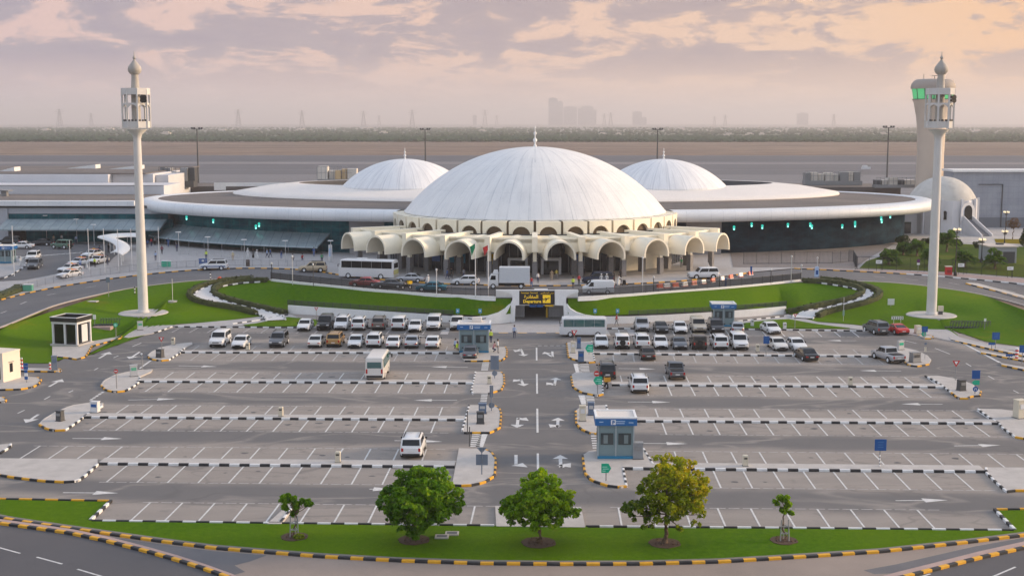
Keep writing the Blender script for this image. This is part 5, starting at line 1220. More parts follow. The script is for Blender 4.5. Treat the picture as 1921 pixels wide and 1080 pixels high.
path([(478, 529), (440, 531), (405, 536), (380, 543), (366, 551), (362, 557), (372, 563.5), (395, 570), (430, 577), (462, 584), (492, 593), (500, 604)], [(488, 531), (450, 533), (420, 538), (400, 544), (392, 549), (396, 556), (415, 565), (447, 574.5), (480, 581), (510, 588.5), (530, 594), (536, 602)])
path([(1530, 530), (1580, 534), (1620, 542), (1640, 552), (1636, 559), (1612, 569), (1575, 577.5), (1545, 585), (1528, 594), (1525, 600)], [(1520, 531), (1565, 536), (1600, 543), (1622, 551), (1620, 559), (1595, 569), (1555, 577), (1515, 585), (1484, 593), (1488, 598)])

# railings and fences on the forecourt
def rail_fence(px, label, name, mat, h=1.1, step=1.6, n_=8, off=.17, cat='fence', zf=ath, bw=.035):
    P = resample([zf(x, y) for x, y in px], step); o = P[0].copy(); f = thing(name, label, cat, o + Vector((0, 0, off))); mb = MB(); mr = MB(); up = Vector((0, 0, 1))
    for i, q in enumerate(P):
        b_ = q - o; mb.bar(b_, b_ + up * h, .08)
        if i + 1 < len(P):
            e_ = P[i + 1] - o
            for z in (.1, h - .06): mr.bar(b_ + up * z, e_ + up * z, .05)
            for k in range(1, n_): c_ = b_.lerp(e_, k / n_); mr.bar(c_ + up * .1, c_ + up * (h - .06), bw, bw)
    mb.build('fence_post', mat, f)['kind'] = 'stuff'; mr.build('fence_panel', mat, f); return f
M_FG = pm('fence_grey', (.33, .33, .35), .5, .3)
rail_fence([(39, 547), (100, 533), (170, 521), (250, 511), (330, 505), (420, 500)], 'grey metal crowd railing along the yellow kerb beside the taxi rank', 'metal_railing', M_FG, 1.25)
rail_fence([(425, 500), (500, 500.5), (560, 501), (600, 503)], 'grey metal railing between the ring road kerb and the shaded arrivals pavement', 'metal_railing', M_FG, 1.1)
rail_fence([(338, 478), (400, 482), (460, 487)], 'pale horizontal handrail in front of the awning of the west wing', 'handrail', M_STEEL, 1.1, 2.0, 1)
rail_fence([(1604, 507), (1700, 509.5), (1800, 514), (1921, 524), (2010, 536)], 'tall black iron fence between the pink pavement and the palm garden', 'iron_fence', M_BLACK, 2.3, 2.4, 12)
rail_fence([(1395, 497), (1480, 496), (1560, 496), (1600, 492), (1608, 507)], 'dark mesh fence in front of the dark glass of the east wing', 'mesh_fence', M_DGREY, 2.2, 2.4, 10)
wf_ = lambda x, y: gt(x, y - 1.5)
rail_fence(LW_T[:6], 'dark mesh fence along the top of the long white wall below the western embankment', 'mesh_fence', M_DGREY, .8, 1.5, 16, -.05, zf=wf_)
rail_fence(RW_T[5:], 'dark mesh fence along the top of the long white wall below the eastern embankment', 'mesh_fence', M_DGREY, .8, 1.5, 16, -.05, zf=wf_)
struct(drape([(q.x, q.y) for q in [ath(x, y) for x, y in [(1375, 503), (1440, 503), (1500, 503), (1600, 506), (1640, 480), (1690, 452), (1670, 446), (1560, 460), (1370, 475)]]], HP, .19, pm('service_paving', (.20, .175, .165), .85, var=.15, vs=.5, world=True), 'service_paving', 3))
# garden ground, pink pavement and service road on the right
struct(drape([(q.x, q.y) for q in [ath(x, y) for x, y in [(1508, 504), (1600, 507.5), (1700, 510.5), (1800, 515), (1921, 525), (2100, 545), (2100, 553), (1921, 532), (1850, 525.5), (1760, 517.5), (1700, 513.5), (1600, 508.8), (1508, 505.6)]]], HP, .18, M_PINK, 'pink_pavement', 3))
struct(drape([(q.x, q.y) for q in [ath(x, y) for x, y in [(1612, 505), (1625, 492), (1690, 470), (1720, 452), (1790, 458), (1850, 462), (1950, 466), (2100, 480), (2100, 540), (1921, 522), (1800, 512.5), (1700, 508)]]], HP, .2, grassmat('garden_grass', (.045, .085, .012), (.10, .15, .02), (.2, .15, .05)), 'garden_lawn', 3))
struct(drape([(q.x, q.y) for q in [ath(x, y) for x, y in [(1690, 456), (1700, 436), (1760, 438), (1850, 444), (1960, 446), (1960, 463), (1850, 459), (1790, 455), (1730, 449)]]], HP, .19, M_CONC, 'pavement', 4))
slabp = struct(drape([(q.x, q.y) for q in [ath(x, y) for x, y in [(1865, 450), (1960, 451), (1960, 462), (1868, 457)]]], HP, .23, grassmat('flower_bed', (.16, .14, .01), (.24, .2, .02), (.2, .15, .05)), 'flower_bed', 4))
# ================================================================== vehicles
def paint(name, col, rough=.28, metal=0.0): return pm('paint_' + name, col, rough, metal, coat=.25)
PAINT = {'white': paint('white', (.74, .74, .74)), 'pearl': paint('pearl', (.68, .66, .62)), 'silver': paint('silver', (.46, .47, .49), .3, .5), 'grey': paint('grey', (.14, .15, .165), .3, .4), 'dark': paint('dark', (.035, .037, .042), .3, .3), 'black': paint('black', (.006, .006, .007)),
         'gold': paint('gold', (.42, .25, .09), .35, .4), 'tan': paint('tan', (.50, .41, .28), .35, .3), 'beige': paint('beige', (.52, .46, .37), .35, .3), 'brown': paint('brown', (.07, .055, .045), .3, .3), 'red': paint('red', (.52, .022, .018)), 'teal': paint('teal', (.015, .16, .23), .3, .3), 'navy': paint('navy', (.015, .022, .05), .3, .3), 'taupe': paint('taupe', (.21, .18, .155), .35, .4), 'blue': paint('blue', (.02, .09, .22), .3, .3), 'dred': paint('dull_red', (.36, .05, .05), .35), 'green': paint('green', (.08, .17, .12), .35)}
BASEP = pm('car_paint', (.74, .74, .74), .28, coat=.5)
M_CG = pm('car_glass', (.010, .013, .016), .06, spec=.4); M_CGL = pm('car_glass_pale', (.05, .13, .13), .05, spec=1.0)
M_HEAD = pm('headlight_glass', (.72, .74, .76), .15, .2); M_TAIL = pm('tail_light_red', (.42, .012, .012), .2); M_PLATE = pm('number_plate', (.68, .68, .66), .5); M_TRIM = pm('black_trim', (.014, .014, .015), .6); M_CHROME = pm('grille_chrome', (.35, .35, .36), .25, .8)
def wheel(par, x, y, r, w=.24):
    s = 1 if x > 0 else -1; mb = MB(); mb.tube([(x - s * w, y, r), (x - s * .03, y, r), (x, y, r)], [r, r, r * .93], 16)
    t = mb.build('wheel', M_TYRE, par, smooth=40); mr = MB(); mr.tube([(x - s * .01, y, r), (x + s * .012, y, r)], [r * .64, r * .55], 12); mr.build('rim', M_RIM, t)
    return t
def hull(mb, st, m=0):
    """body of cross sections: (y, half width, sill z, belt z, crown rise)"""
    n = 12; vs, fs = [], []
    for y, hw, z0, z1, cr in st:
        h = z1 - z0; pts = [(-hw * .90, z0), (-hw * .985, z0 + h * .18), (-hw, z0 + h * .45), (-hw * .985, z0 + h * .8), (-hw * .93, z1), (-hw * .55, z1 + cr), (hw * .55, z1 + cr), (hw * .93, z1), (hw * .985, z0 + h * .8), (hw, z0 + h * .45), (hw * .985, z0 + h * .18), (hw * .90, z0)]
        vs += [(x, y, z) for x, z in pts]
    for i in range(len(st) - 1):
        for k in range(n): fs.append((i * n + k, i * n + (k + 1) % n, (i + 1) * n + (k + 1) % n, (i + 1) * n + k))
    fs += [tuple(range(n - 1, -1, -1)), tuple((len(st) - 1) * n + k for k in range(n))]
    return mb.add(vs, fs, m)
def quad_on(A_, B_, C_, D_, u0, u1, v0, v1, off, c):
    """patch of the face A B C D (A-B lower edge, D-C upper edge), pushed outwards from c"""
    P = lambda u, v: (A_.lerp(B_, u)).lerp(D_.lerp(C_, u), v)
    q = [P(u0, v0), P(u1, v0), P(u1, v1), P(u0, v1)]; nr = (q[1] - q[0]).cross(q[3] - q[0]).normalized(); mid = sum(q, Vector()) / 4
    if nr.dot(mid - c) < 0: nr = -nr
    return [p + nr * off for p in q]
def car(kind, label, L, Wd, H, belt, sill, hood, fb, ft, rt, rb, wheelr, wb, roofw=.80, boxy=0, extras=()):
    """y=0 is the middle, the front points to -Y; fb/ft/rt/rb: y of the greenhouse corners (front base, front top, rear top, rear base)"""
    o = thing(kind, label, 'car'); hw = Wd / 2; f, b = -L / 2, L / 2; mb = MB()
    fh = belt - hood
    st = [(f, hw * .78, sill + .12, belt - fh - .22, .0), (f + .10, hw * .90, sill + .02, belt - fh - .09, .02), (f + .5, hw * .97, sill, belt - fh * .75, .04), (fb - .1, hw, sill, belt - fh * .12, .05), (fb + .35, hw, sill, belt, .03),
          (0.3, hw, sill, belt + .02, .02), (rb - .4, hw, sill, belt + .02, .02), (min(rb + .15, b - .3), hw * .985, sill, belt, .02), (b - .12, hw * .93, sill + .03, belt - (.03 if boxy else .07), .01), (b, hw * .84, sill + .12, belt - (.10 if boxy else .2), 0)]
    hull(mb, st)
    bw, rw = hw * .93, hw * roofw; zb, zt = belt - .01, H
    base = [Vector((-bw, fb, zb)), Vector((bw, fb, zb)), Vector((bw, rb, zb)), Vector((-bw, rb, zb))]; mid = [Vector((-rw * 1.03, ft - .05, zt - .10)), Vector((rw * 1.03, ft - .05, zt - .10)), Vector((rw * 1.03, rt + .05, zt - .10)), Vector((-rw * 1.03, rt + .05, zt - .10))]
    top = [Vector((-rw * .86, ft + .18, zt)), Vector((rw * .86, ft + .18, zt)), Vector((rw * .86, rt - .15, zt)), Vector((-rw * .86, rt - .15, zt))]
    vs = base + mid + top; fs = []
    for lv in (0, 4):
        for k in range(4): fs.append((lv + k, lv + (k + 1) % 4, lv + 4 + (k + 1) % 4, lv + 4 + k))
    fs.append((8, 9, 10, 11)); mb.add(vs, fs)
    # wheel arches and sill trim
    for s in (-1, 1):
        for y in (-wb / 2, wb / 2):
            pts = [(y + (wheelr + .07) * math.cos(math.pi * i / 10), wheelr + (wheelr + .07) * math.sin(math.pi * i / 10)) for i in range(11)]
            xo = s * (hw + .004); mb.add([(xo, p[0], p[1]) for p in pts], [tuple(range(11)) if s > 0 else tuple(range(10, -1, -1))], 1)
    mb.box((0, 0, sill - .06), (Wd * .9, L * .9, .1), 0, 1); mb.box((0, b - .06, sill + .02), (Wd * .80, .16, .2), 0, 1); mb.box((0, f + .08, sill + .02), (Wd * .78, .16, .2), 0, 1)
    body = mb.build('body', [BASEP, M_TRIM], o, smooth=38)
    c = Vector((0, (ft + rt) / 2, (zb + zt) / 2))
    g_ = lambda nm, q, mt=M_CG: MB().add(q, [(0, 1, 2, 3)]).build(nm, mt, o)
    g_('windscreen', quad_on(base[0], base[1], mid[1], mid[0], .05, .95, .12, .97, .014, c)); g_('rear_window', quad_on(base[3], base[2], mid[2], mid[3], .07, .93, .2 if not boxy else .16, .95, .014, c))
    for A_, B_, C_, D_ in ((base[0], base[3], mid[3], mid[0]), (base[1], base[2], mid[2], mid[1])):
        w = MB(); w.add(quad_on(A_, B_, C_, D_, .07, .47, .14, .93, .014, c), [(0, 1, 2, 3)]); w.add(quad_on(A_, B_, C_, D_, .50, .93 if not boxy else .96, .14, .93, .014, c), [(0, 1, 2, 3)]); w.build('side_window', M_CG, o)
    for s in (-1, 1):
        for y in (-wb / 2, wb / 2): wheel(o, s * (hw + .012), y, wheelr)
        zf = belt - fh - .27; MB().box((s * hw * .66, f + .07, zf), (hw * .36, .16, .14)).build('headlight', M_HEAD, o)
        zr = belt - (.34 if not boxy else .40); MB().box((s * hw * (.70 if not boxy else .76), b - .075, zr), (hw * (.34 if not boxy else .2), .16, .15 if not boxy else .3)).build('tail_light', M_TAIL, o)
        m_ = MB(); m_.box((s * (hw + .10), fb + .42, belt + .02), (.2, .1, .15)); m_.build('wing_mirror', M_TRIM, o)
    MB().box((0, f + .03, belt - fh - .36), (hw * .85, .1, .13)).build('grille', M_TRIM, o); MB().box((0, b - .02, sill + .3), (.5, .05, .12)).build('number_plate', M_PLATE, o)
    for e in extras: e(o, hw, f, b, belt, H, rt, ft, rw)
    return o
def roofrails(o, hw, f, b, belt, H, rt, ft, rw):
    for s in (-1, 1): mb = MB(); mb.bar((s * rw * .84, ft + .3, H + .05), (s * rw * .84, rt - .2, H + .05), .06); mb.build('roof_rail', M_TRIM, o)
def sparewheel(o, hw, f, b, belt, H, rt, ft, rw):
    mb = MB(); mb.tube([(0, b + .0, .95), (0, b + .2, .95)], [.38, .36], 18); t = mb.build('spare_wheel', M_TYRE, o); MB().tube([(0, b + .19, .95), (0, b + .215, .95)], [.2, .17], 12).build('rim', M_TRIM, t)
def loadbed(o, hw, f, b, belt, H, rt, ft, rw):
    mb = MB(); mb.box((0, (rt + b) / 2 + .2, belt + .03), (hw * 1.55, b - rt - .75, .03)); mb.build('load_bed', M_TRIM, o)
def sign_roof(o, hw, f, b, belt, H, rt, ft, rw):
    MB().box((0, (ft + rt) / 2, H), (.7, .22, .16), top=(.8, .6)).build('roof_sign', M_YEL, o)
PARK = {}
def proto(key, *a, **k):
    o = car(*a, **k); o.location = (0, -600, -40); PARK[key] = o; return o
proto('sedan', 'sedan', 'x', 4.75, 1.82, 1.46, .92, .24, .80, -1.05, -.35, .95, 1.75, .32, 2.75)
proto('coupe', 'sedan', 'x', 4.7, 1.88, 1.36, .90, .22, .78, -.95, -.15, .75, 1.85, .33, 2.7, .74)
proto('suv', 'suv', 'x', 4.85, 1.95, 1.80, 1.10, .30, .98, -1.15, -.5, 2.0, 2.3, .38, 2.8, .82, 1, (roofrails,))
proto('bigsuv', 'suv', 'x', 5.05, 1.98, 1.92, 1.16, .34, 1.06, -1.2, -.62, 2.15, 2.45, .40, 2.85, .84, 1)
proto('jeep', 'suv', 'x', 4.4, 1.88, 1.85, 1.12, .40, 1.06, -.75, -.48, 1.9, 2.05, .41, 2.6, .88, 1, (sparewheel,))
proto('hatch', 'hatchback', 'x', 4.3, 1.78, 1.52, .96, .25, .86, -1.05, -.35, 1.5, 1.95, .32, 2.6, .8, 1)
proto('pickup', 'pickup_truck', 'x', 5.3, 1.92, 1.80, 1.08, .36, 1.0, -1.2, -.6, .65, .85, .38, 3.1, .82, 1, (loadbed,))
def put(key, px, py, face, col, label, cat='car', group=None, zf=None, rot=0.0, end=True, name=None, sc=1.0):
    """near end of the car stands at the picture place; face 'f' nose towards the camera, 'b' tail"""
    src = PARK[key]; used = src.get('used'); p = (zf or at)(px, py)
    L = {'sedan': 4.75, 'coupe': 4.7, 'suv': 4.85, 'bigsuv': 5.05, 'jeep': 4.4, 'hatch': 4.3, 'pickup': 5.3}[key]
    rz = (0 if face == 'f' else math.pi) + R(rot)
    if face in 'lr': rz = R({'l': -90, 'r': 90}[face] + rot)   # nose to picture left / right
    d = dup(src, label, None, rz, group, cat)
    if face in 'fb' and end: p = p + Matrix.Rotation(R(rot), 3, 'Z') @ Vector((0, L / 2 - .15, 0))
    elif face in 'lr': p = p + Matrix.Rotation(R(rot), 3, 'Z') @ Vector((0, .85, 0))
    d.location = (p.x, p.y, p.z + .012); 
    for o in (d,): recolour(d, {'car_paint': PAINT[col]})
    return d
GA, GB, GC, GD = 'cars in the back row left of the road', 'cars in the second row left of the road', 'cars in the back row right of the road', 'cars in the second row right of the road'
for a in [
 ('sedan', 568, 622, 'f', 'white', 'white saloon with nose to the road, first of the back row beside the small lawn', 'car', GA),
 ('bigsuv', 606, 621, 'f', 'black', 'boxy black off-roader parked nose out between two white cars', 'car', GA),
 ('suv', 638, 621, 'f', 'white', 'white SUV with pale windscreen next to the boxy black off-roader', 'car', GA),
 ('suv', 671, 621, 'b', 'white', 'white SUV showing its tail, beside the taupe SUV of the back row', 'car', GA),
 ('suv', 709, 620, 'b', 'taupe', 'taupe brown SUV showing its tail in the back row', 'car', GA),
 ('bigsuv', 746, 621, 'b', 'white', 'tall white SUV showing its tail, between the taupe SUV and a white saloon', 'car', GA),
 ('sedan', 777, 624, 'f', 'white', 'white saloon with nose out beneath the long white wall, before a gap', 'car', GA),
 ('bigsuv', 812, 621, 'f', 'white', 'tall white off-roader with nose out beside the pale empty bay', 'car', GA),
 ('pickup', 856, 621, 'f', 'pearl', 'white pickup half hidden behind the blue booth by the underpass', 'pickup', GA),
 ('bigsuv', 405, 653, 'f', 'white', 'white off-roader with nose out, first of the second row near the grass', 'car', GB),
 ('sedan', 446, 655, 'f', 'white', 'white saloon with nose out beside the first white off-roader', 'car', GB),
 ('suv', 517, 653, 'f', 'grey', 'slate grey SUV with nose out standing alone between empty bays', 'car', GB),
 ('sedan', 589, 653, 'b', 'pearl', 'pearl white saloon showing its tail next to the gold SUV', 'car', GB),
 ('suv', 625, 652, 'b', 'gold', 'gold coloured SUV showing its tail', 'car', GB),
 ('sedan', 664, 654, 'f', 'white', 'white saloon between the gold SUV and a white SUV', 'car', GB),
 ('suv', 700, 653, 'b', 'white', 'white SUV showing its tail between two white saloons', 'car', GB),
 ('sedan', 736, 655, 'b', 'white', 'low white saloon beside the mid grey saloon of the second row', 'car', GB),
 ('sedan', 771, 654, 'b', 'silver', 'mid grey saloon showing its tail in the second row', 'car', GB),
 ('sedan', 810, 655, 'b', 'white', 'white saloon at the road end of the second row, before the blue booth', 'car', GB),
 ('sedan', 881, 675, 'b', 'grey', 'dark grey saloon stopped at the window of the blue booth', 'car', None),
 ('suv', 771, 861, 'b', 'white', 'white SUV parked alone above the largest tree', 'car', None),
 ('pickup', 1206, 624, 'f', 'silver', 'silver pickup with nose out, first of the back row beside the minibus', 'pickup', GC),
 ('coupe', 1242, 626, 'f', 'black', 'black saloon with nose out in the back row', 'car', GC),
 ('sedan', 1278, 627, 'f', 'white', 'white saloon with nose out between the black saloon and beige off-roader', 'car', GC),
 ('bigsuv', 1313, 626, 'f', 'beige', 'beige off-roader with nose out in the back row', 'car', GC),
 ('suv', 1347, 627, 'f', 'dark', 'dark grey SUV with nose out in front of the small blue booth', 'car', GC),
 ('hatch', 1384, 627, 'b', 'silver', 'silver hatchback showing its tail beside the dark grey SUV', 'car', GC, None, -8),
 ('sedan', 1455, 628, 'f', 'white', 'white saloon parked alone against the kerb of the small lawn', 'car', GC, None, 8),
 ('suv', 1657, 629, 'b', 'grey', 'grey SUV parked beside the red coupe', 'car', GC, None, 12),
 ('coupe', 1695, 629, 'b', 'red', 'bright red coupe in the end bay by the chevron sign', 'car', GC, None, 12),
 ('sedan', 1129, 655, 'f', 'white', 'white saloon next to the green arrow board, first of its row', 'car', GD),
 ('jeep', 1168, 656, 'b', 'white', 'white jeep with black spare wheel on its tail', 'car', GD),
 ('suv', 1206, 655, 'b', 'white', 'white SUV right behind the dark brown saloon that stands over the kerb', 'car', GD),
 ('sedan', 1241, 656, 'f', 'white', 'white saloon with pale windscreen beside the grey coupe', 'car', GD),
 ('coupe', 1277, 657, 'f', 'grey', 'grey coupe with nose out, between a white saloon and brown jeep', 'car', GD),
 ('jeep', 1313, 657, 'b', 'brown', 'dark brown jeep with spare wheel on its tail', 'car', GD),
 ('suv', 1353, 657, 'b', 'white', 'white SUV showing its tail beside the dark brown jeep', 'car', GD),
 ('bigsuv', 1391, 658, 'f', 'white', 'large white off-roader with nose out near the blue parking sign', 'car', GD),
 ('sedan', 1467, 659, 'f', 'pearl', 'pearl saloon beside the last white saloon of its row', 'car', GD, None, 6),
 ('sedan', 1503, 660, 'f', 'white', 'last white saloon of its row, with a black saloon across the kerb from it', 'car', GD, None, 6),
 ('sedan', 1217, 677, 'b', 'brown', 'dark brown saloon tail out in front of the white parked cars', 'car', None),
 ('sedan', 1523, 679, 'b', 'black', 'black saloon tail out below the last white saloons', 'car', None, None, 8),
 ('pickup', 1686, 683, 'b', 'silver', 'silver pickup parked by the island with dark ticket machine', 'pickup', None, None, 16),
 ('suv', 1140, 713, 'b', 'dark', 'dark SUV standing beside the no-entry sign', 'car', None),
 ('suv', 1201, 739, 'b', 'white', 'white SUV parked tail out below the dark SUV', 'car', None),
 ('pickup', 1271, 714, 'b', 'grey', 'grey pickup parked tail out on its own', 'pickup', None)]:
    put(*a)
# on the upper road and at the taxi rank
hz_ = lambda x, y: ath(x, y, .03)
hq_ = lambda x, y: ath(x, y, .2)
pol = put('suv', 400, 507, 'l', 'white', 'white SUV with blue side stripe driving along the ring road', 'car', None, hz_, 6)
MB().box((0, 0, .62), (1.965, 4.2, .16)).build('blue_stripe', M_BLUE, pol)
for a in [('suv', 586, 511, 'l', 'tan', 'tan SUV stopped at the kerb behind the coach', 'car', None, hz_, 4),
 ('sedan', 682, 538, 'l', 'dred', 'red saloon behind the iron railing beside the coach', 'car', None, hz_, -3), ('sedan', 730, 541, 'l', 'grey', 'grey saloon behind the iron railing, next to the red one', 'car', None, hz_, -3),
 ('sedan', 768, 530, 'l', 'silver', 'silver blue saloon stopped under the vaulted canopy', 'car', None, hz_, -4), ('sedan', 808, 547, 'l', 'teal', 'bright teal saloon behind the iron railing', 'car', None, hz_, -3),
 ('hatch', 873, 535, 'l', 'white', 'white saloon driving past the two flagpoles', 'car', None, hz_, -2), ('bigsuv', 1122, 533, 'l', 'navy', 'navy SUV at the kerb behind the white van', 'car', None, hz_, 2),
 ('bigsuv', 1322, 524, 'l', 'white', 'white SUV parked under the end vault by the red and white barriers', 'car', None, hz_, 10),
 ('sedan', 38, 467, 'l', 'white', 'white saloon passing in front of the concourse', 'car', None, hq_, 0), ('suv', 14, 460, 'l', 'dark', 'dark green SUV at the far edge in front of the concourse', 'car', None, hq_, 0),
 ('sedan', 76, 461, 'l', 'dark', 'black saloon in front of the concourse window', 'car', None, hq_, -6), ('jeep', 111, 467, 'l', 'green', 'green off-roader parked before the concourse', 'car', None, hq_, -20),
 ('suv', 60, 506, 'f', 'grey', 'grey SUV leaving the taxi rank towards the railing', 'car', None, hq_, 8), ('suv', 57, 491, 'f', 'white', 'white SUV following the grey SUV out of the taxi rank', 'car', None, hq_, 8)]: put(*a)
M_TX = pm('taxi_roof_orange', (.62, .12, .03), .35)
def taxi(px, py, rot, label):
    d = put('sedan', px, py, 'f', 'white', label, 'taxi', 'white taxis with orange roofs at the rank', hq_, rot)
    MB().add([(-.68, -.2, 1.475), (.68, -.2, 1.475), (.68, .85, 1.475), (-.68, .85, 1.475), (-.72, -.2, 1.38), (.72, -.2, 1.38), (.72, .85, 1.38), (-.72, .85, 1.38)], [(0, 1, 2, 3), (4, 5, 1, 0), (5, 6, 2, 1), (6, 7, 3, 2), (7, 4, 0, 3)]).build('orange_roof', M_TX, d)
    MB().box((0, .3, 1.478), (.5, .18, .14)).build('roof_sign', M_YEL, d)
for a in [(112, 523, -30, 'white taxi with orange roof, nearest the grey crowd railing'), (114, 512, -28, 'white taxi with orange roof, second in the queue from the railing'), (133, 500, -25, 'white taxi with orange roof, third in the queue, beside the attendants'), (160, 484, -20, 'white taxi with orange roof standing farthest up the rank'), (172, 496, -15, 'white taxi with orange roof nearest the white swoosh canopy')]: taxi(*a)

# minibus, coach, small bus, box truck, van
def busbody(o, L, W_, H, z0, belt, nose=.35, rear=.1, mat=None, zroof=.1):
    st = []; hw = W_ / 2; mb = MB(); n = 10
    def sec(y, k, zt, zb): return [(-hw * k * .97, y, zb), (-hw * k, y, zb + .3), (-hw * k, y, belt), (-hw * k * .95, y, zt - .12), (-hw * k * .80, y, zt), (hw * k * .80, y, zt), (hw * k * .95, y, zt - .12), (hw * k, y, belt), (hw * k, y, zb + .3), (hw * k * .97, y, zb)]
    S = [sec(-L / 2, .93, belt + .1, z0 + .1), sec(-L / 2 + .06, .97, belt + .25, z0), sec(-L / 2 + nose, .99, H - .08, z0), sec(-L / 2 + nose + .5, 1, H, z0), sec(L / 2 - .4, 1, H, z0), sec(L / 2 - rear, .99, H - .05, z0), sec(L / 2, .97, H - .4, z0 + .05)]
    vs = [p for s_ in S for p in s_]; fs = [(i * n + k, i * n + (k + 1) % n, (i + 1) * n + (k + 1) % n, (i + 1) * n + k) for i in range(len(S) - 1) for k in range(n)]; fs += [tuple(range(n - 1, -1, -1)), tuple((len(S) - 1) * n + k for k in range(n))]
    mb.add(vs, fs); return mb.build('body', mat or PAINT['white'], o, smooth=35)
def bus(name, label, cat, L, W_, H, belt, wr, wbs, loc, rz, wins, col='white', glass=M_CG, rear_tint=None):
    o = thing(name, label, cat, loc, rz); hw = W_ / 2; busbody(o, L, W_, H, .35, belt, mat=PAINT[col])
    ztop_ = H - .26
    for s in (-1, 1):
        for k in range(wins):
            y0 = -L / 2 + .55 + (L - .8) * k / wins; y1 = -L / 2 + .55 + (L - .8) * (k + 1) / wins - .035; x0, x1 = s * (hw + .012), s * (hw * .955 + .03)
            MB().add([(x0, y0, belt + .05), (x0, y1, belt + .05), (x1, y1, ztop_), (x1, y0, ztop_)], [(0, 1, 2, 3)]).build('side_window', glass, o)
    f = -L / 2
    MB().add([(-hw * .88, f + .045, belt + .2), (hw * .88, f + .045, belt + .2), (hw * .86, f + .32, H - .2), (-hw * .86, f + .32, H - .2)], [(0, 1, 2, 3)]).build('windscreen', glass, o)
    b = L / 2
    MB().add([(-hw * .78, b + .012, belt + .1), (hw * .78, b + .012, belt + .1), (hw * .76, b - .0, H - .5), (-hw * .76, b - .0, H - .5)], [(0, 1, 2, 3)]).build('rear_window', glass, o)
    for s in (-1, 1):
        for y in wbs: wheel(o, s * (hw + .01), y, wr, .28)
        MB().box((s * hw * .68, f + .02, .75), (.4, .1, .2)).build('headlight', M_HEAD, o); MB().box((s * hw * .82, b - .02, .9), (.18, .1, .5)).build('tail_light', M_TAIL, o)
        mb = MB(); mb.bar((s * hw, f + .3, belt + .6), (s * (hw + .22), f + .05, belt + .6), .05); mb.box((s * (hw + .24), f + .05, belt + .2), (.16, .08, .42)); mb.build('wing_mirror', M_TRIM, o)
    MB().box((0, b - .03, .42), (W_ * .86, .1, .25)).build('bumper', M_TRIM if col != 'white' else pm('bumper_cream', (.55, .5, .42), .5), o); MB().box((0, b + .01, .75), (.5, .05, .14)).build('number_plate', M_PLATE, o)
    return o
p = at(1094, 632.5); mini = bus('minibus', 'white minibus crossing before the underpass with passengers behind its windows', 'minibus', 6.4, 2.1, 2.65, 1.35, .38, (-1.75, 2.0), (p.x, p.y + 1.1, .012), R(-90), 4, glass=M_CGL)
MB().box((-1.062, 2.55, 1.02), (.012, .75, .22)).build('red_decal', M_RED, mini)
p = at(700, 715); bus('minibus', 'white minibus seen from behind, parked alone across the bays', 'minibus', 6.6, 2.08, 2.7, 1.4, .38, (-1.9, 1.9), (p.x + .15, p.y + 3.2, .012), R(180), 5, col='pearl', glass=M_CGL)
p = ath(690, 523, .03); coach = bus('coach', 'long white coach with dark tinted windows beneath the vaulted canopy', 'coach', 9.6, 2.5, 3.15, 1.75, .48, (-3.1, 2.6), (p.x, p.y + 1.0, p.z), R(-104), 5)
MB().box((0, -1.2, 3.15), (1.4, 1.8, .16), top=(.85, .85)).build('roof_unit', M_POLE, coach); MB().box((0, 4.82, .8), (2.1, .05, .75)).build('rear_panel', pm('pale_yellow_panel', (.55, .52, .2), .5), coach)
# box truck
p = ath(953, 542, .03); tr = thing('box_truck', 'white box truck standing behind the parapet left of the departures sign', 'truck', (p.x, p.y + 1.1, p.z), R(-90))
MB().box((0, 1.0, .95), (2.1, 4.7, 2.35)).build('cargo_box', pm('truck_box', (.60, .63, .66), .45, var=.04), tr)
mb = MB(); hull(mb, [(-3.1, .86, .5, 1.35, 0), (-3.05, .93, .45, 1.55, 0), (-2.65, .95, .45, 2.2, .03), (-1.75, .95, .45, 2.25, .03), (-1.5, .95, .45, 2.22, .0)]); cb = mb.build('cab', PAINT['white'], tr, smooth=35)
MB().add([(-.8, -3.07, 1.5), (.8, -3.07, 1.5), (.8, -2.68, 2.15), (-.8, -2.68, 2.15)], [(0, 1, 2, 3)]).build('windscreen', M_CG, tr)
for s in (-1, 1):
    MB().add([(s * .962, -2.75, 1.4), (s * .962, -1.9, 1.4), (s * .94, -1.9, 2.05), (s * .94, -2.55, 2.05)], [(0, 1, 2, 3)]).build('side_window', M_CG, tr)
    for y in (-2.3, 2.0): wheel(tr, s * .98, y, .4, .3)
    MB().box((s * .7, -3.1, .72), (.35, .1, .18)).build('headlight', M_HEAD, tr)
MB().box((0, -.2, .45), (.9, 5.4, .3)).build('chassis', M_TRIM, tr); MB().box((0, -1.9, 2.3), (1.6, 1.0, .5), top=(.9, .6)).build('wind_deflector', PAINT['white'], tr)
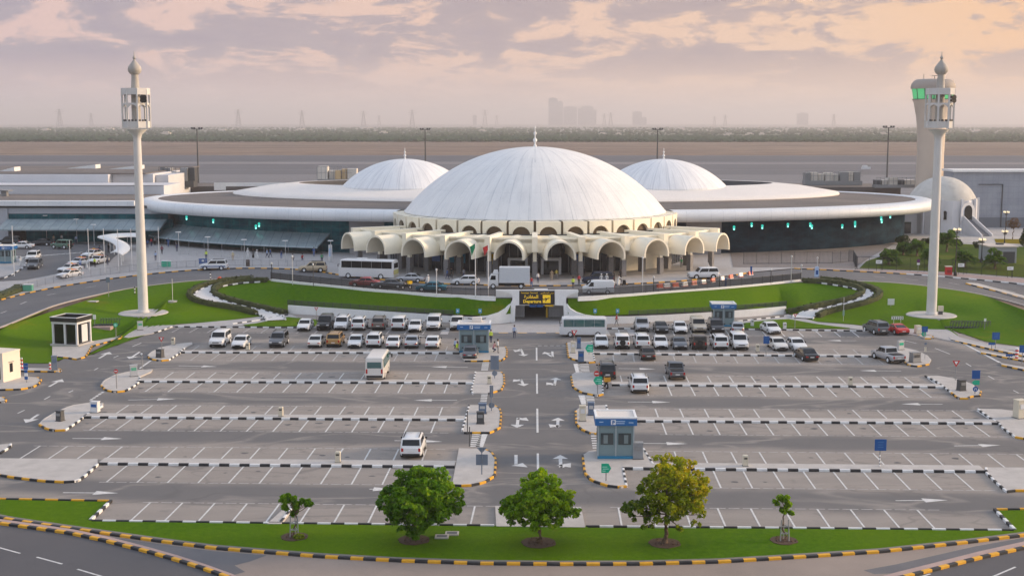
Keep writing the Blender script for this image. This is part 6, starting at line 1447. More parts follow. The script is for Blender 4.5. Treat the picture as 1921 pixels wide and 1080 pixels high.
# van
p = ath(1123, 552, .03); vn = thing('delivery_van', 'white panel van behind the parapet right of the departures sign', 'van', (p.x, p.y + .9, p.z), R(-90))
mb = MB(); n = 10; hw = .95
def vs_(y, k, zt, zb=.32): return [(-hw * k * .96, y, zb), (-hw * k, y, zb + .25), (-hw * k, y, min(1.15, zt)), (-hw * k * .93, y, max(zt - .12, .9)), (-hw * k * .78, y, zt), (hw * k * .78, y, zt), (hw * k * .93, y, max(zt - .12, .9)), (hw * k, y, min(1.15, zt)), (hw * k, y, zb + .25), (hw * k * .96, y, zb)]
S = [vs_(-2.35, .85, .95), vs_(-2.25, .95, 1.1), vs_(-1.75, .98, 1.3), vs_(-1.05, 1, 1.98), vs_(-.7, 1, 2.05), vs_(2.2, 1, 2.05), vs_(2.35, .96, 1.85)]
fs = [(i * n + k, i * n + (k + 1) % n, (i + 1) * n + (k + 1) % n, (i + 1) * n + k) for i in range(len(S) - 1) for k in range(n)] + [tuple(range(n - 1, -1, -1)), tuple((len(S) - 1) * n + k for k in range(n))]
mb.add([q for s_ in S for q in s_], fs).build('body', PAINT['white'], vn, smooth=35)
MB().add([(-.78, -1.79, 1.34), (.78, -1.79, 1.34), (.74, -1.14, 1.93), (-.74, -1.14, 1.93)], [(0, 1, 2, 3)]).build('windscreen', M_CG, vn)
for s in (-1, 1):
    MB().add([(s * .963, -1.55, 1.2), (s * .963, -.75, 1.2), (s * .915, -.75, 1.8), (s * .93, -1.15, 1.8)], [(0, 1, 2, 3)]).build('side_window', M_CG, vn)
    for y in (-1.45, 1.35): wheel(vn, s * .96, y, .34)
    MB().box((s * .68, -2.3, .75), (.32, .16, .18)).build('headlight', M_HEAD, vn); MB().box((s * .86, 2.33, .9), (.14, .08, .45)).build('tail_light', M_TAIL, vn)
# motorcycles with delivery boxes
def motorbike(loc, rz, label, boxc):
    o = thing('delivery_motorcycle', label, 'motorcycle', loc, rz)
    for y in (-.62, .62): w = MB().tube([(-.07, y, .3), (.07, y, .3)], .3, 14).build('wheel', M_TYRE, o); MB().tube([(-.075, y, .3), (.075, y, .3)], .16, 10).build('rim', M_RIM, w)
    mb = MB(); mb.bar((0, -.62, .3), (0, -.42, .98), .07); mb.bar((0, .62, .3), (0, .0, .42), .08); mb.box((0, .0, .32), (.26, .55, .36)); mb.bar((0, -.45, .85), (0, .1, .62), .1); mb.build('frame', M_BLACK, o)
    mb = MB(); mb.bar((-.36, -.42, 1.02), (.36, -.42, 1.02), .04); mb.build('handlebar', M_BLACK, o); MB().box((0, .2, .68), (.28, .75, .12)).build('seat', M_TRIM, o)
    b_ = MB().box((0, .55, .8), (.62, .6, .5)).build('delivery_box', boxc, o); MB().box((0, .55, 1.3), (.64, .62, .12)).build('lid', M_BLACK, b_)
    return o
M_ORANGE = pm('delivery_orange', (.70, .33, .03), .5)
p = at(1137, 728); motorbike((p.x, p.y + .4, 0), R(190), 'black motorcycle with orange delivery box behind the dark SUV', M_ORANGE)
p = ath(762, 543, .03); motorbike((p.x, p.y + .4, p.z), R(-60), 'motorcycle with yellow delivery box behind the railing by the teal saloon', M_YEL)
for q in PARK.values():
    def rm(o):
        for k in kids(o): rm(k)
        bpy.data.objects.remove(o)
    rm(q)
KIDS.clear()
# ================================================================== booths, machines, signs, lamps
M_BOOTH = pm('booth_panel_grey', (.185, .265, .285), .45, .1, var=.05, vs=1.2); M_BBLUE = pm('booth_blue', (.01, .125, .36), .45); M_ROOFW = pm('booth_roof', (.72, .66, .60), .7)
def booth(p, w, d, h, label, rz=0):
    o = thing('parking_booth', label, 'booth', p, rz)
    MB().box((0, 0, .02), (w, d, h - .02)).build('wall', M_BOOTH, o)
    fb = MB().box((0, 0, h), (w + .55, d + .5, .62)).build('blue_fascia', M_BBLUE, o)
    mb = MB()
    for (x, y, sx, sy) in ((0, -(d + .5) / 2 + .1, w + .6, .2), (0, (d + .5) / 2 - .1, w + .6, .2), (-(w + .55) / 2 + .1, 0, .2, d + .1), ((w + .55) / 2 - .1, 0, .2, d + .1)): mb.box((x, y, h + .62), (sx, sy, .14))
    mb.build('roof_rim', M_WHITE, o); MB().box((0, 0, h + .62), (w + .2, d + .15, .04)).build('roof', M_ROOFW, o)
    for x in (-w / 2, 0, w / 2): MB().box((x, -d / 2 - .04, .05), (.12, .08, h - .06)).build('frame_post', pm('booth_frame', (.36, .42, .45), .4, .3), o)
    for s in (-1, 1):
        f = MB().box((s * w * .25, -d / 2 - .03, 1.25), (w * .36, .06, 1.0)).build('window', pm('booth_window', (.045, .06, .065), .1), o)
        MB().box((s * w * .25 + .12 * s, -d / 2 - .065, 1.35), (w * .12, .02, .75)).build('pane', pm('booth_pane', (.17, .22, .23), .1), f)
    for s in (-1, 1): MB().box((s * (w / 2 + .03), 0, 1.25), (.06, d * .5, 1.0)).build('window', pm('booth_window', (.045, .06, .065), .1), o)
    MB().box((0, -d / 2 - .05, .02), (w + .1, .12, .22)).build('blue_plinth', pm('plinth_blue', (.02, .2, .36), .5), o)
    yf = -(d + .5) / 2 - .012
    MB().box((-w * .08, yf, h + .1), (.42, .02, .42)).build('parking_symbol', M_WHITE, fb); text('P', -w * .08 - .1, h + .16, .42, M_BBLUE, fb, 'parking_letter', y=yf - .02, bold=.02)
    mb = MB()
    for x, ww, z in ((w * .12, .8, .36), (w * .12, .7, .18), (-w * .42, .35, .3), (w * .42, .4, .25)): mb.box((x, yf, h + z), (ww, .012, .07))
    mb.build('fascia_lettering', pm('lettering_pale', (.45, .58, .72), .5), fb); return o
p = at(1155, 860, .16); booth((p.x, p.y + 1.35, .16), 3.05, 2.6, 2.95, 'blue topped parking booth with two windows, nearest the yellowing tree')
p = at(889, 661, .16); booth((p.x, p.y + 1.3, .16), 3.65, 2.6, 2.95, 'blue topped parking booth with people round it, left of the underpass')
p = at(1357, 612, .0); booth((p.x, p.y + .9, 0), 2.9, 2.2, 2.6, 'small blue topped booth behind the dark grey SUV against the white wall')
p = at(20, 497, 1.75); booth(ath(12, 493, .16) + Vector((0, .6, 0)), 2.3, 2.2, 2.5, 'blue topped booth at the taxi rank entrance')
mb = thing('roof_dish', 'cream air unit and two dark lamps on the roof of the booth by the underpass', 'roof unit', (at(889, 661, .16).x + .3, at(889, 661, .16).y + 2.2, 3.8)); MB().box((0, 0, 0), (1.3, .9, .55), top=(.85, .85)).build('casing', M_ROOFW, mb)
for s in (-1, 1): k = MB(); k.bar((s * .65, 0, .3), (s * 1.15, -.1, .42), .12); k.build('lamp', M_DGREY, mb)
# black glazed kiosk and cream gatehouse on the left
p = at(127, 648, .16); ko = thing('glass_kiosk', 'white framed kiosk with black glass and a black roof band on the grass corner', 'kiosk', (p.x, p.y + 1.7, .16), R(-14))
MB().box((0, 0, -.1), (4.2, 3.6, .25)).build('base', M_CONC, ko)
for x in (-1.75, 0, 1.75):
    for y in (-1.5, 1.5): MB().box((x, y, .15), (.24, .24, 2.65)).build('frame_post', M_POLE, ko)
MB().box((0, 0, .2), (3.3, 2.85, 2.55)).build('glazing', pm('kiosk_glass', (.008, .009, .011), .08), ko); MB().box((0, 0, 2.8), (3.8, 3.3, .3)).build('upper_frame', M_POLE, ko)
mb = MB()
for (x, y, sx, sy) in ((0, -1.72, 3.95, .14), (0, 1.72, 3.95, .14), (-1.92, 0, .14, 3.3), (1.92, 0, .14, 3.3)): mb.box((x, y, 3.1), (sx, sy, .55))
mb.build('roof_band', M_BLACK, ko); MB().box((0, 0, 3.1), (3.6, 3.25, .1)).build('roof', M_MGREY, ko)
mb = MB()
for (x, y, sx, sy) in ((0, -1.72, 4.0, .2), (0, 1.72, 4.0, .2), (-1.92, 0, .2, 3.2), (1.92, 0, .2, 3.2)): mb.box((x, y, 3.65), (sx, sy, .06))
mb.build('band_cap', M_POLE, ko)
MB().box((1.69, .3, .3), (.1, 1.3, 2.3)).build('door', M_POLE, ko)
p = at(8, 717, .16); gh = thing('gatehouse', 'cream gatehouse with a small slot window beside the entry road', 'gatehouse', (p.x - 1.3, p.y + 1.9, .16), R(-16)); M_GH = pm('gatehouse_cream', (.72, .64, .54), .75, var=.04, vs=1)
MB().box((0, 0, 0), (3.4, 3.0, 3.15)).build('wall', M_GH, gh); MB().box((0, 0, 3.15), (3.5, 3.1, .16)).build('roof_edge', M_GH, gh)
MB().box((1.71, -.1, .95), (.05, .5, 1.0)).build('window', M_GLASS, gh); MB().box((1.72, -.1, 2.05), (.12, .8, .1)).build('window_hood', M_MGREY, gh); MB().box((.9, -1.51, .3), (.9, .05, 1.4)).build('window', M_GLASS, gh)

def post(o, h, r=.05, mat=M_MGREY, z=0, n=6): return MB().tube([(0, 0, z), (0, 0, z + h)], r, n).build('post', mat, o)
def sgn(px, py, ptop, kind, label, mat, w=None, lv=.16, zf=None, rz=0, backs=False, gap=0, h=None):
    """sign on a post: base at the picture place, board reaching up to ptop"""
    p = zf(px, py) if zf else at(px, py, lv); H = ztop(p, ptop) - p.z; o = thing('road_sign', label, 'sign', p, rz)
    if kind == 'rect':
        h = h or .8; post(o, H - .05); MB().box((0, -.07, H - h), (w, .05, h)).build('sign_board', mat, o)
        MB().box((0, -.1, H - h + .05), (w - .1, .012, h - .1)).build('sign_border', mat, o)
    elif kind == 'round':
        post(o, H - .1); mb = MB(); mb.tube([(0, -.05, H - w / 2), (0, -.09, H - w / 2)], w / 2, 20); mb.build('sign_board', mat, o)
    return o, H
# no-entry, give way, direction and parking signs
def disc(o, z, r, mat, y=-.1, t=.02, name='sign_face'):
    return MB().tube([(0, y, z), (0, y - t, z)], r, 22).build(name, mat, o)
o, H = sgn(1119, 722, 695, 'round', 'red no-entry sign above the green arrow board by the dark SUV', M_RED, .62); MB().box((0, -.1, H - .31 - .06), (.42, .03, .12)).build('white_bar', M_WHITE, o)
def arrowboard(px, py, pc, label, w, h, left=True, lv=.16):
    p = at(px, py, lv); zc = ztop(p, pc) - p.z; o = thing('direction_board', label, 'sign', p); post(o, zc + h / 2, .05)
    s = -1 if left else 1
    pts = [(-w / 2 * s, -h / 2), (w / 2 * s * .45, -h / 2), (w / 2 * s, 0), (w / 2 * s * .45, h / 2), (-w / 2 * s, h / 2)]
    b = MB().prism(pts, .0, .05, xf=Matrix.Translation((0, -.07, zc)) @ Matrix.Rotation(R(90), 4, 'X')).build('sign_board', M_GREEN, o)
    mb = MB()
    for i, (x, z, ww) in enumerate(((-.15 * s, .12 * h, .5), (-.05 * s, -.08 * h, .6), (-.25 * s, -.28 * h, .35))): mb.box((x * w, -.135, zc + z * 1.1 - .02), (ww * w, .012, .09 * h))
    mb.build('board_lettering', pm('lettering_mint', (.35, .75, .60), .5), b); return o
arrowboard(1105, 664, 653, 'green arrow board beside the first white saloon by the underpass road', .98, .95)
arrowboard(1121, 738, 713, 'green arrow board under the red no-entry sign', .95, .85)
arrowboard(1137, 901, 877, 'green arrow board pointing to the bays in front of the booth', .80, .76, False)
arrowboard(1732, 632, 626, 'green arrow board beside the red coupe', .65, .6, True)
def yieldsign(px, py, pt, label, back=False, lv=.16, w=.85):
    p = at(px, py, lv); H = ztop(p, pt) - p.z; o = thing('give_way_sign', label, 'sign', p); post(o, H - .1, .045)
    xf = lambda y: Matrix.Translation((0, y, H)) @ Matrix.Rotation(R(90), 4, 'X')
    MB().prism([(-w / 2, 0), (w / 2, 0), (0, -w * .86)], 0, .03, xf=xf(-.05)).build('sign_board', M_SIGNBACK if back else M_RED, o)
    if not back: MB().prism([(-w * .25, -.1 * w), (w * .25, -.1 * w), (0, -w * .55)], 0, .012, xf=xf(-.085)).build('white_centre', M_WHITE, o)
    return o
yieldsign(1077, 648, 619, 'red and white give way sign in front of the minibus'); yieldsign(1792, 713, 676, 'red give way sign on the island next to the blue sign stack')
yieldsign(304, 668, 632, 'round red and white sign on the tip of the uppermost left island', w=.7)
yieldsign(1491, 618, 588, 'small red and white sign where the white path meets the car park', w=.6, lv=.1); yieldsign(594, 604, 576, 'small red sign on the little lawn by the long white wall', w=.6, lv=.1)
o, H = sgn(219, 728, 692, 'round', 'small no-entry sign with red face on the second left island', M_RED, .45); MB().box((0, -.1, H - .27), (.3, .03, .1)).build('white_bar', M_WHITE, o)
o, H = sgn(267, 692, 660, 'round', 'small round sign seen edge on beside the give-way dashes', M_DGREY, .4, lv=.0); MB().tube([(0, -.1, H - .2), (0, -.12, H - .2)], .15, 12).build('sign_face', M_WHITE, o)
for px, py, pt, lab, w, h in ((1650, 876, 823, 'blue parking sign on a striped pole in the lowest right median', .98, .98), (1437, 668, 630, 'blue parking sign between the large white off-roader and pearl saloon', .75, .95), (1734, 634, 612, 'blue sign at the foot of the eastern minaret', .8, .75), (1867, 654, 623, 'blue sign on the kerb of the eastern lawn', .95, .95), (1917, 682, 647, 'blue sign at the entry lanes on the far edge', .8, .9)):
    o, H = sgn(px, py, pt, 'rect', lab, M_BLUE, w, lv=.1, h=h)
    mb = MB()
    for i, z in enumerate((.28, .5, .7)): mb.box((0, -.112, H - h * z), (w * (.55, .4, .5)[i], .008, .04))
    mb.build('sign_lettering', pm('lettering_dim_blue', (.05, .2, .42), .5), o)
o = [q for q in bpy.data.objects if q.get('label', '').startswith('blue parking sign on a striped')][0]
for i in range(4): MB().tube([(0, 0, .1 + i * .28), (0, 0, .24 + i * .28)], .058, 8).build('white_band', M_WHITE, o)
# stack of blue and green boards on the right island
p = at(1829, 738, .16); o = thing('sign_stack', 'stack of blue square, green arrow and blue round boards on one post', 'sign', p); z = lambda y: ztop(p, y) - p.z
post(o, z(694)); MB().box((0, -.08, z(710)), (.86, .05, z(694) - z(710))).build('blue_board', M_BLUE, o); MB().prism([(-.42, 0), (-.2, .24), (.4, .24), (.4, -.24), (-.2, -.24)], 0, .05, xf=Matrix.Translation((0, -.06, (z(711) + z(723)) / 2)) @ Matrix.Rotation(R(90), 4, 'X')).build('green_board', M_GREEN, o); disc(o, z(729), .28, M_BLUE, -.06, .05, 'round_board')
mb = MB()
for x in (-.12, .12): mb.bar((x, -.125, z(731)), (x * .4, -.125, z(727)), .05)
mb.build('arrow_symbol', M_WHITE, o)
for px, py, lab in ((1860, 657, 'small blue arrow sign at the tip of the upper entry divider'), (1893, 679, 'small blue arrow sign at the tip of the lower entry divider')):
    p = at(px, py, .12); o = thing('direction_board', lab, 'sign', p); post(o, .75); MB().prism([(-.45, -.12), (.2, -.12), (.2, -.2), (.5, .03), (.2, .25), (.2, .18), (-.45, .18)], 0, .05, xf=Matrix.Translation((0, -.06, .85)) @ Matrix.Rotation(R(90), 4, 'X')).build('sign_board', M_BLUE, o)
# chevron board
p = gt(1683, 607); o = thing('chevron_board', 'white and black chevron board behind the red coupe', 'sign', p)
for x in (-.5, .5): MB().tube([(x, 0, 0), (x, 0, 1.1)], .035, 6).build('post', M_POLE, o)
MB().box((0, -.05, .62), (1.7, .05, .46)).build('sign_board', M_WHITE, o)
for i in range(5): xf = Matrix.Translation((-.62 + i * .31, -.085, .85)) @ Matrix.Rotation(R(90), 4, 'X'); MB().prism([(-.10, -.19), (.0, -.19), (.12, 0), (.0, .19), (-.10, .19), (.02, 0)], 0, .012, xf=xf).build('chevron', M_BLACK, o)
# backs of signs on the central islands
def backsign(px, py, pt, pb, w, label, rnd=None):
    p = at(px, py, .16); z = lambda y: ztop(p, y) - p.z; o = thing('road_sign', label, 'sign', p); post(o, z(pt), .05, M_SIGNBACK); MB().box((0, .06, z(pb)), (w, .05, z(pt) - z(pb))).build('sign_board', M_SIGNBACK, o)
    if rnd: MB().tube([(0, .04, z(rnd)), (0, .08, z(rnd))], .3, 18).build('round_board', M_SIGNBACK, o)
    return o
backsign(928, 709, 667, 693, .95, 'large grey sign back with a round plate under it, by the people at the booth', 700)
backsign(922, 770, 723, 745, .36, 'narrow grey sign back with a round plate over the zebra stripes', 760)
o = backsign(904, 889, 852, 872, .98, 'square grey sign back under a triangle on the lowest central island'); p = at(904, 889, .16); z = lambda y: ztop(p, y) - p.z
MB().prism([(-.42, 0), (.42, 0), (0, -.5)], 0, .04, xf=Matrix.Translation((0, .06, z(839))) @ Matrix.Rotation(R(90), 4, 'X')).build('triangle_board', M_SIGNBACK, o); MB().tube([(0, 0, z(853)), (0, 0, z(839))], .05, 6).build('upper_post', M_SIGNBACK, o)
for px, py, pt, lab in ((881, 836, 800, 'thin dark post at the corner of the third central island'), (877, 812, 770, 'tall thin dark post on the edge of the third central island')):
    p = at(px, py, .16); o = thing('thin_post', lab, 'post', p); post(o, ztop(p, pt) - p.z, .045, M_DGREY); MB().lathe([(.09, 0), (.09, .05), (.05, .07)], 8).build('foot', M_DGREY, o)

# cabinets, pay machines, bins
def bin_(px, py, label, lv=.17, mat=M_BEIGE):
    p = at(px, py, lv); o = thing('litter_bin', label, 'litter bin', p); MB().box((0, 0, .02), (.42, .42, .78)).build('bin_body', mat, o); MB().box((0, 0, .82), (.46, .46, .1), top=(.8, .8)).build('lid', mat, o); MB().box((0, -.235, .62), (.26, .02, .12)).build('opening', M_BLACK, o); MB().box((0, 0, -.02), (.5, .5, .05)).build('foot', M_DGREY, o); return o
for a in [(325, 646, 'cream litter bin on the uppermost left island'), (465, 656, 'cream litter bin tucked against the second white saloon'), (527, 780, 'cream litter bin on the third left median'), (634, 866, 'cream litter bin on the lowest left median, below an empty lane'), (1398, 873, 'cream litter bin on the lowest right median'), (1595, 722, 'cream litter bin on the second right median'), (1421, 659, 'cream litter bin at the kerb by the blue parking sign'), (918, 719, 'pale litter bin in the middle of the second central island')]: bin_(*a)
bin_(1472, 617, 'white litter bin on the small lawn behind the lone white saloon', .13, M_POLE); bin_(1411, 611, 'white and grey bin on the small lawn next to the small booth', .13, M_POLE)
def machine(px, py, w, d, h, label, mat, screen=M_BLUE, lv=.16, rz=0, name='pay_machine', cat='pay machine'):
    p = at(px, py, lv); o = thing(name, label, cat, (p.x, p.y + d / 2, lv), rz); MB().box((0, 0, .0), (w, d, h), top=(1, .8)).build('cabinet', mat, o); MB().box((0, -d / 2 - .0, h * .55), (w * .7, .04, h * .28)).build('screen', screen, o); MB().box((0, 0, h), (w * 1.08, d * .95, .08)).build('hood', mat, o); MB().box((0, 0, -.02), (w * 1.15, d * 1.15, .07)).build('foot', M_DGREY, o); return o
M_DBL = pm('machine_blue_grey', (.10, .15, .24), .4)
machine(1090, 679, .7, .7, 1.25, 'dark blue ticket machine at the foot of the first right island', M_DBL)
machine(1086, 654, .5, .5, 1.35, 'grey blue ticket machine behind the dark blue one', M_DBL); machine(1075, 662, .55, .5, 1.35, 'beige cabinet on the edge of the island by the minibus', M_BEIGE, M_POLE)
machine(1093, 790, .62, .6, 1.45, 'beige cabinet beside the ticket machine behind the booth', M_BEIGE, M_POLE); machine(1109, 779, .6, .7, 1.2, 'dark blue ticket machine with pale top behind the booth', M_DBL, M_STEEL)
machine(905, 776, .75, .7, .95, 'blue topped ticket machine on the third central island', M_DBL, M_STEEL); machine(901, 795, .7, .6, 1.1, 'dark barrier machine with frame on the third central island', M_DGREY, M_MGREY)
machine(1197, 861, .85, .75, 1.35, 'grey cabinet standing against the side of the booth', pm('cabinet_grey', (.27, .28, .29), .5), M_MGREY)
machine(299, 671, .8, .7, .95, 'dark barrier machine on the uppermost left island', M_DGREY, M_MGREY, rz=R(-20)); machine(111, 790, .6, .6, .95, 'dark barrier machine on the third left island', M_DGREY, M_MGREY, rz=R(-20))
machine(177, 774, .8, .6, 1.05, 'white and blue machine with a black top on the third left island', M_POLE, M_BLUE, rz=R(-12)); machine(1718, 680, 1.2, .8, 1.15, 'dark machine by the silver pickup on the right island', M_MGREY, M_DGREY, rz=R(25)); machine(1805, 733, .75, .7, 1.1, 'dark ticket machine on the island before the blue sign stack', M_DGREY, M_MGREY, rz=R(20))
machine(1690, 656, .85, .4, 1.1, 'grey cabinet with green face at the head of the right island', M_STEEL, M_GREEN, rz=R(25)); machine(1723, 626, .75, .7, 1.05, 'beige cabinet next to the red coupe', M_BEIGE, M_POLE, .11, R(15)); machine(1916, 785, 1.0, .9, 1.75, 'tall beige cabinet on the right-hand island at the far edge', M_BEIGE, M_POLE, rz=R(20))
M_PGREEN = pm('panel_green', (.10, .36, .24), .4)
machine(250, 706, .8, .45, 1.25, 'grey pay station with a green panel on the second left island', M_STEEL, M_PGREEN, rz=R(25)); machine(262, 619, .72, .45, 1.15, 'grey pay station with a green panel beside the lawn path', M_STEEL, M_PGREEN, .12, R(25))
machine(101, 694, .62, .5, 1.6, 'grey blue entry machine on the narrow yellow kerbed divider', M_SIGNBACK, M_DBL, .16, R(20))
p = gt(1764, 592); o = thing('meter_cabinet', 'small grey meter cabinet on the base of the eastern minaret', 'cabinet', p + Vector((0, 0, .2))); MB().box((0, 0, .5), (.75, .4, .75)).build('cabinet', M_BEIGE, o); MB().box((0, 0, 0), (.6, .3, .5)).build('legs_box', M_DGREY, o)
o, H = sgn(218, 636, 605, 'round', 'round green sign on the grass corner by the trolley bay', M_GREEN, .62, zf=gt); disc(o, H - .31, .2, pm('lettering_mint', (.35, .75, .60), .5), -.09, .012)
o, H = sgn(178, 611, 590, 'rect', 'small white sign at the trolley bay on the western lawn', M_WHITE, .4, zf=gt, h=.65); o, H = sgn(1847, 618, 597, 'rect', 'small white sign at the trolley bay on the eastern lawn', M_WHITE, .3, zf=gt, h=.4)
o, H = sgn(1671, 576, 560, 'rect', 'tilted white and blue information board at the hedge corner', M_POLE, 1.0, zf=gt, h=.95)
# striped bollards and arrow post at the entry lanes
for i, (px, py) in enumerate(((34, 690), (38, 690.5), (42, 691))):
    p = at(px, py, .16); o = thing('striped_bollard', 'red and white striped traffic post in the little cluster by the gatehouse', 'traffic post', p, 0, 'striped posts by the gatehouse')
    for k in range(6): MB().lathe([(.10 - .006 * k, .22 * k), (.094 - .006 * k, .22 * k + .215)], 10).build('band', M_RED if k % 2 == 0 else M_WHITE, o)
p = at(94, 692, .16); o = thing('striped_bollard', 'short red and white post alone on the narrow divider', 'traffic post', p)
for k in range(4): MB().lathe([(.12, .2 * k), (.11, .2 * k + .195)], 10).build('band', M_RED if k % 2 == 0 else M_WHITE, o)
p = at(50, 717, .16); o = thing('arrow_post', 'post of stacked blue and white arrow plates beside the gatehouse', 'sign', p); post(o, 2.2, .05)
for k in range(5): MB().box((0, -.08, .35 + k * .38), (.5 if k > 2 else .36, .05, .33)).build('arrow_plate', M_BLUE if k % 2 == 0 or k > 2 else M_WHITE, o)
p = at(1907, 672, .12); o = thing('striped_bollard', 'thick red and white traffic post by the entry lanes at the far edge', 'traffic post', p)
for k in range(6): MB().lathe([(.2, .22 * k), (.19, .22 * k + .215)], 10).build('band', M_RED if k % 2 == 0 else M_WHITE, o)
p = at(1735, 673, .16); o = thing('sign_post', 'thin post with small round plate on the right island', 'sign', p); post(o, 2.0, .03); disc(o, 1.9, .16, M_SIGNBACK, -.03); MB().box((0, -.05, .9), (.25, .03, .6)).build('plate', M_BEIGE, o)
# small blue accessible-parking plates along the walls
M_SKY = pm('plate_blue', (.08, .33, .55), .4)
for px, lab in ((859, 'small blue plate on the wall behind the half hidden pickup'), (901, 'small blue plate on the wall behind the roof of the booth'), (1116, 'small blue plate on the wall above the minibus'), (1158, 'small blue plate on the wall above the walking man in red')):
    p = at(px, 606, .1); p.y -= .3; o = thing('wall_plate_sign', lab, 'sign', p); post(o, 2.0, .035); MB().box((0, -.06, 1.55), (.48, .04, .62)).build('sign_board', M_SKY, o); MB().tube([(0, -.09, 1.86), (0, -.1, 1.86)], .12, 12).build('wheelchair_symbol', M_WHITE, o)

# luggage trolleys
M_TRL = pm('trolley_grey', (.075, .08, .10), .4, .3)
def trolley():
    o = thing('luggage_trolley', 'x', 'luggage trolley'); mb = MB()
    for s in (-.26, .26): mb.tube([(s, -.5, .14), (s, .35, .18), (s, .48, .95), (s, .52, 1.02)], .04, 5); mb.bar((s, -.5, .14), (s, -.62, .34), .04)
    mb.bar((-.28, .52, 1.02), (.28, .52, 1.02), .08); mb.bar((-.26, .44, .7), (.26, .44, .7), .035)
    for y in (-.5, -.28, -.06, .16, .35): mb.bar((-.26, y, .15), (.26, y, .15), .06)
    mb.build('frame', M_TRL, o); b = MB()
    for z in (.72, .9): b.bar((-.24, .22, z), (.24, .22, z), .025); b.bar((-.24, .22, z), (-.24, .46, z), .025); b.bar((.24, .22, z), (.24, .46, z), .025)
    b.build('basket', M_TRL, o)
    for x, y in ((-.24, .3), (.24, .3), (0, -.52)): MB().tube([(x - .03, y, .08), (x + .03, y, .08)], .08, 10).build('wheel', M_TYRE, o)
    return o
t0 = trolley(); tl = 'grey luggage trolley nested in the row on the western lawn'; tr_ = 'grey luggage trolley nested in the row on the eastern lawn'
b = gt(184, 612); t0['label'] = tl; t0['group'] = 'luggage trolleys on the western lawn'; t0.location = b + Vector((0, 0, .1)); t0.rotation_euler = (0, 0, R(-72))
for i in range(1, 8): dup(t0, tl, b + Vector((i * .36, .05 * i, .1)), R(-72), 'luggage trolleys on the western lawn')
b = gt(1780, 617)
for i in range(14): dup(t0, tr_, b + Vector((i * .40, -.012 * i, .12)), R(-78), 'luggage trolleys on the eastern lawn')
for a, b_, lab in ((176, 218, 'flat grey base plate under the western luggage trolleys'), (1772, 1850, 'flat grey base plate under the eastern luggage trolleys')):
    p, q = gt(a, 613 if a < 900 else 618), gt(b_, 613 if a < 900 else 618); tag(MB().box(((q.x - p.x) / 2, .1, -.5), (q.x - p.x, 1.5, .58)).build('trolley_stand', M_PINK, None, (p.x, p.y, p.z)), lab, 'base plate')
tag(MB().box((0, 0, 0), (2.0, 1.1, .14), R(-4)).build('manhole_slab', M_CONC, None, gt(171, 566)), 'pale concrete slab on the western lawn near the ring road', 'concrete slab')
p = gt(324, 565); o = thing('lawn_post', 'thin pole with a round concrete foot on the western lawn', 'post', p); MB().lathe([(.7, -.15), (.7, .1), (0, .1)], 20).build('foot', M_CONC, o); MB().tube([(0, 0, .1), (0, 0, ztop(p, 523) - p.z)], .045, 6).build('post', M_STEEL, o)
for px, py, lab in ((852, 1006, 'upper of two shallow concrete drain boxes on the front lawn'), (829, 1003.5, 'lower of two shallow concrete drain boxes on the front lawn')): 
    py = 1001 if 'upper' in lab else 1007; p = at(px - (4 if 'upper' in lab else 0), py, .12); o = thing('drain_box', lab, 'drain box', p); MB().box((0, 0, -.1), (.95, .75, .2)).build('concrete_rim', M_CONC, o); MB().box((0, 0, .095), (.72, .48, .012)).build('grate', M_DGREY, o)

# flagpoles, street lights, high masts
def flagpole(px, py, pt, label, flag=None, zf=ath, r=.07):
    p = zf(px, py); H = ztop(p, pt) - p.z; o = thing('flagpole', label, 'flagpole', p); MB().tube([(0, 0, 0), (0, 0, H)], [r * 1.15, r * .75], 8).build('pole', M_POLE, o); MB().lathe([(0, H), (.09, H + .06), (0, H + .15)], 8).build('ball_cap', M_POLE, o)
    if flag:
        mat, side, drop = flag; mb = MB(); n = 8; vs = []
        for i in range(n + 1):
            u = i / n
            for k in range(5): v = k / 4; vs.append((side * (.05 + u * .75 * (1 - .35 * v)), .1 * math.sin(u * 6 + v * 2), H - .15 - v * .7 - u * drop * (.4 + .6 * v)))
        fs = [(i * 5 + k, i * 5 + k + 1, i * 5 + k + 6, i * 5 + k + 5) for i in range(n) for k in range(4)]
        mb.add(vs, fs); mb.add([(x, y + .015, z) for x, y, z in vs], fs); f = mb.build('flag', mat, o, smooth=60)
    return o
flagpole(892, 559, 455, 'white flagpole with a green flag above the parapet', (M_GREEN if False else pm('flag_green', (.0, .22, .09), .7), -1, 1.1)); flagpole(916, 556, 458, 'white flagpole with a red flag above the parapet', (pm('flag_red', (.55, .03, .03), .7), -1, .9))
for px, py, pt, lab in ((168, 514, 430, 'bare pale flagpole, first from the concourse side behind the railing'), (197, 513, 430, 'pale flagpole rising beside the swoosh canopy tip'), (223, 510, 431, 'bare pale flagpole in front of the swoosh canopy'), (248, 507, 430, 'bare pale flagpole next to the western minaret shaft'), (299, 499, 427, 'pale flagpole with furled white flag right of the minaret shaft'), (133, 521, 452, 'short bare pole standing among the taxis'), (27, 520, 425, 'tall pale lamp pole at the corner of the taxi rank')): flagpole(px, py, pt, lab)
def streetlight(px, py, pt, label, zf=ath, head='flat'):
    p = zf(px, py); H = ztop(p, pt) - p.z; o = thing('street_lamp', label, 'street lamp', p); MB().tube([(0, 0, 0), (0, 0, H - .1)], [.07, .05], 7).build('pole', M_STEEL, o)
    MB().box((0, -.2, H - .18), (.95, .7, .12), top=(.9, .85)).build('lamp_head', M_POLE, o); return o
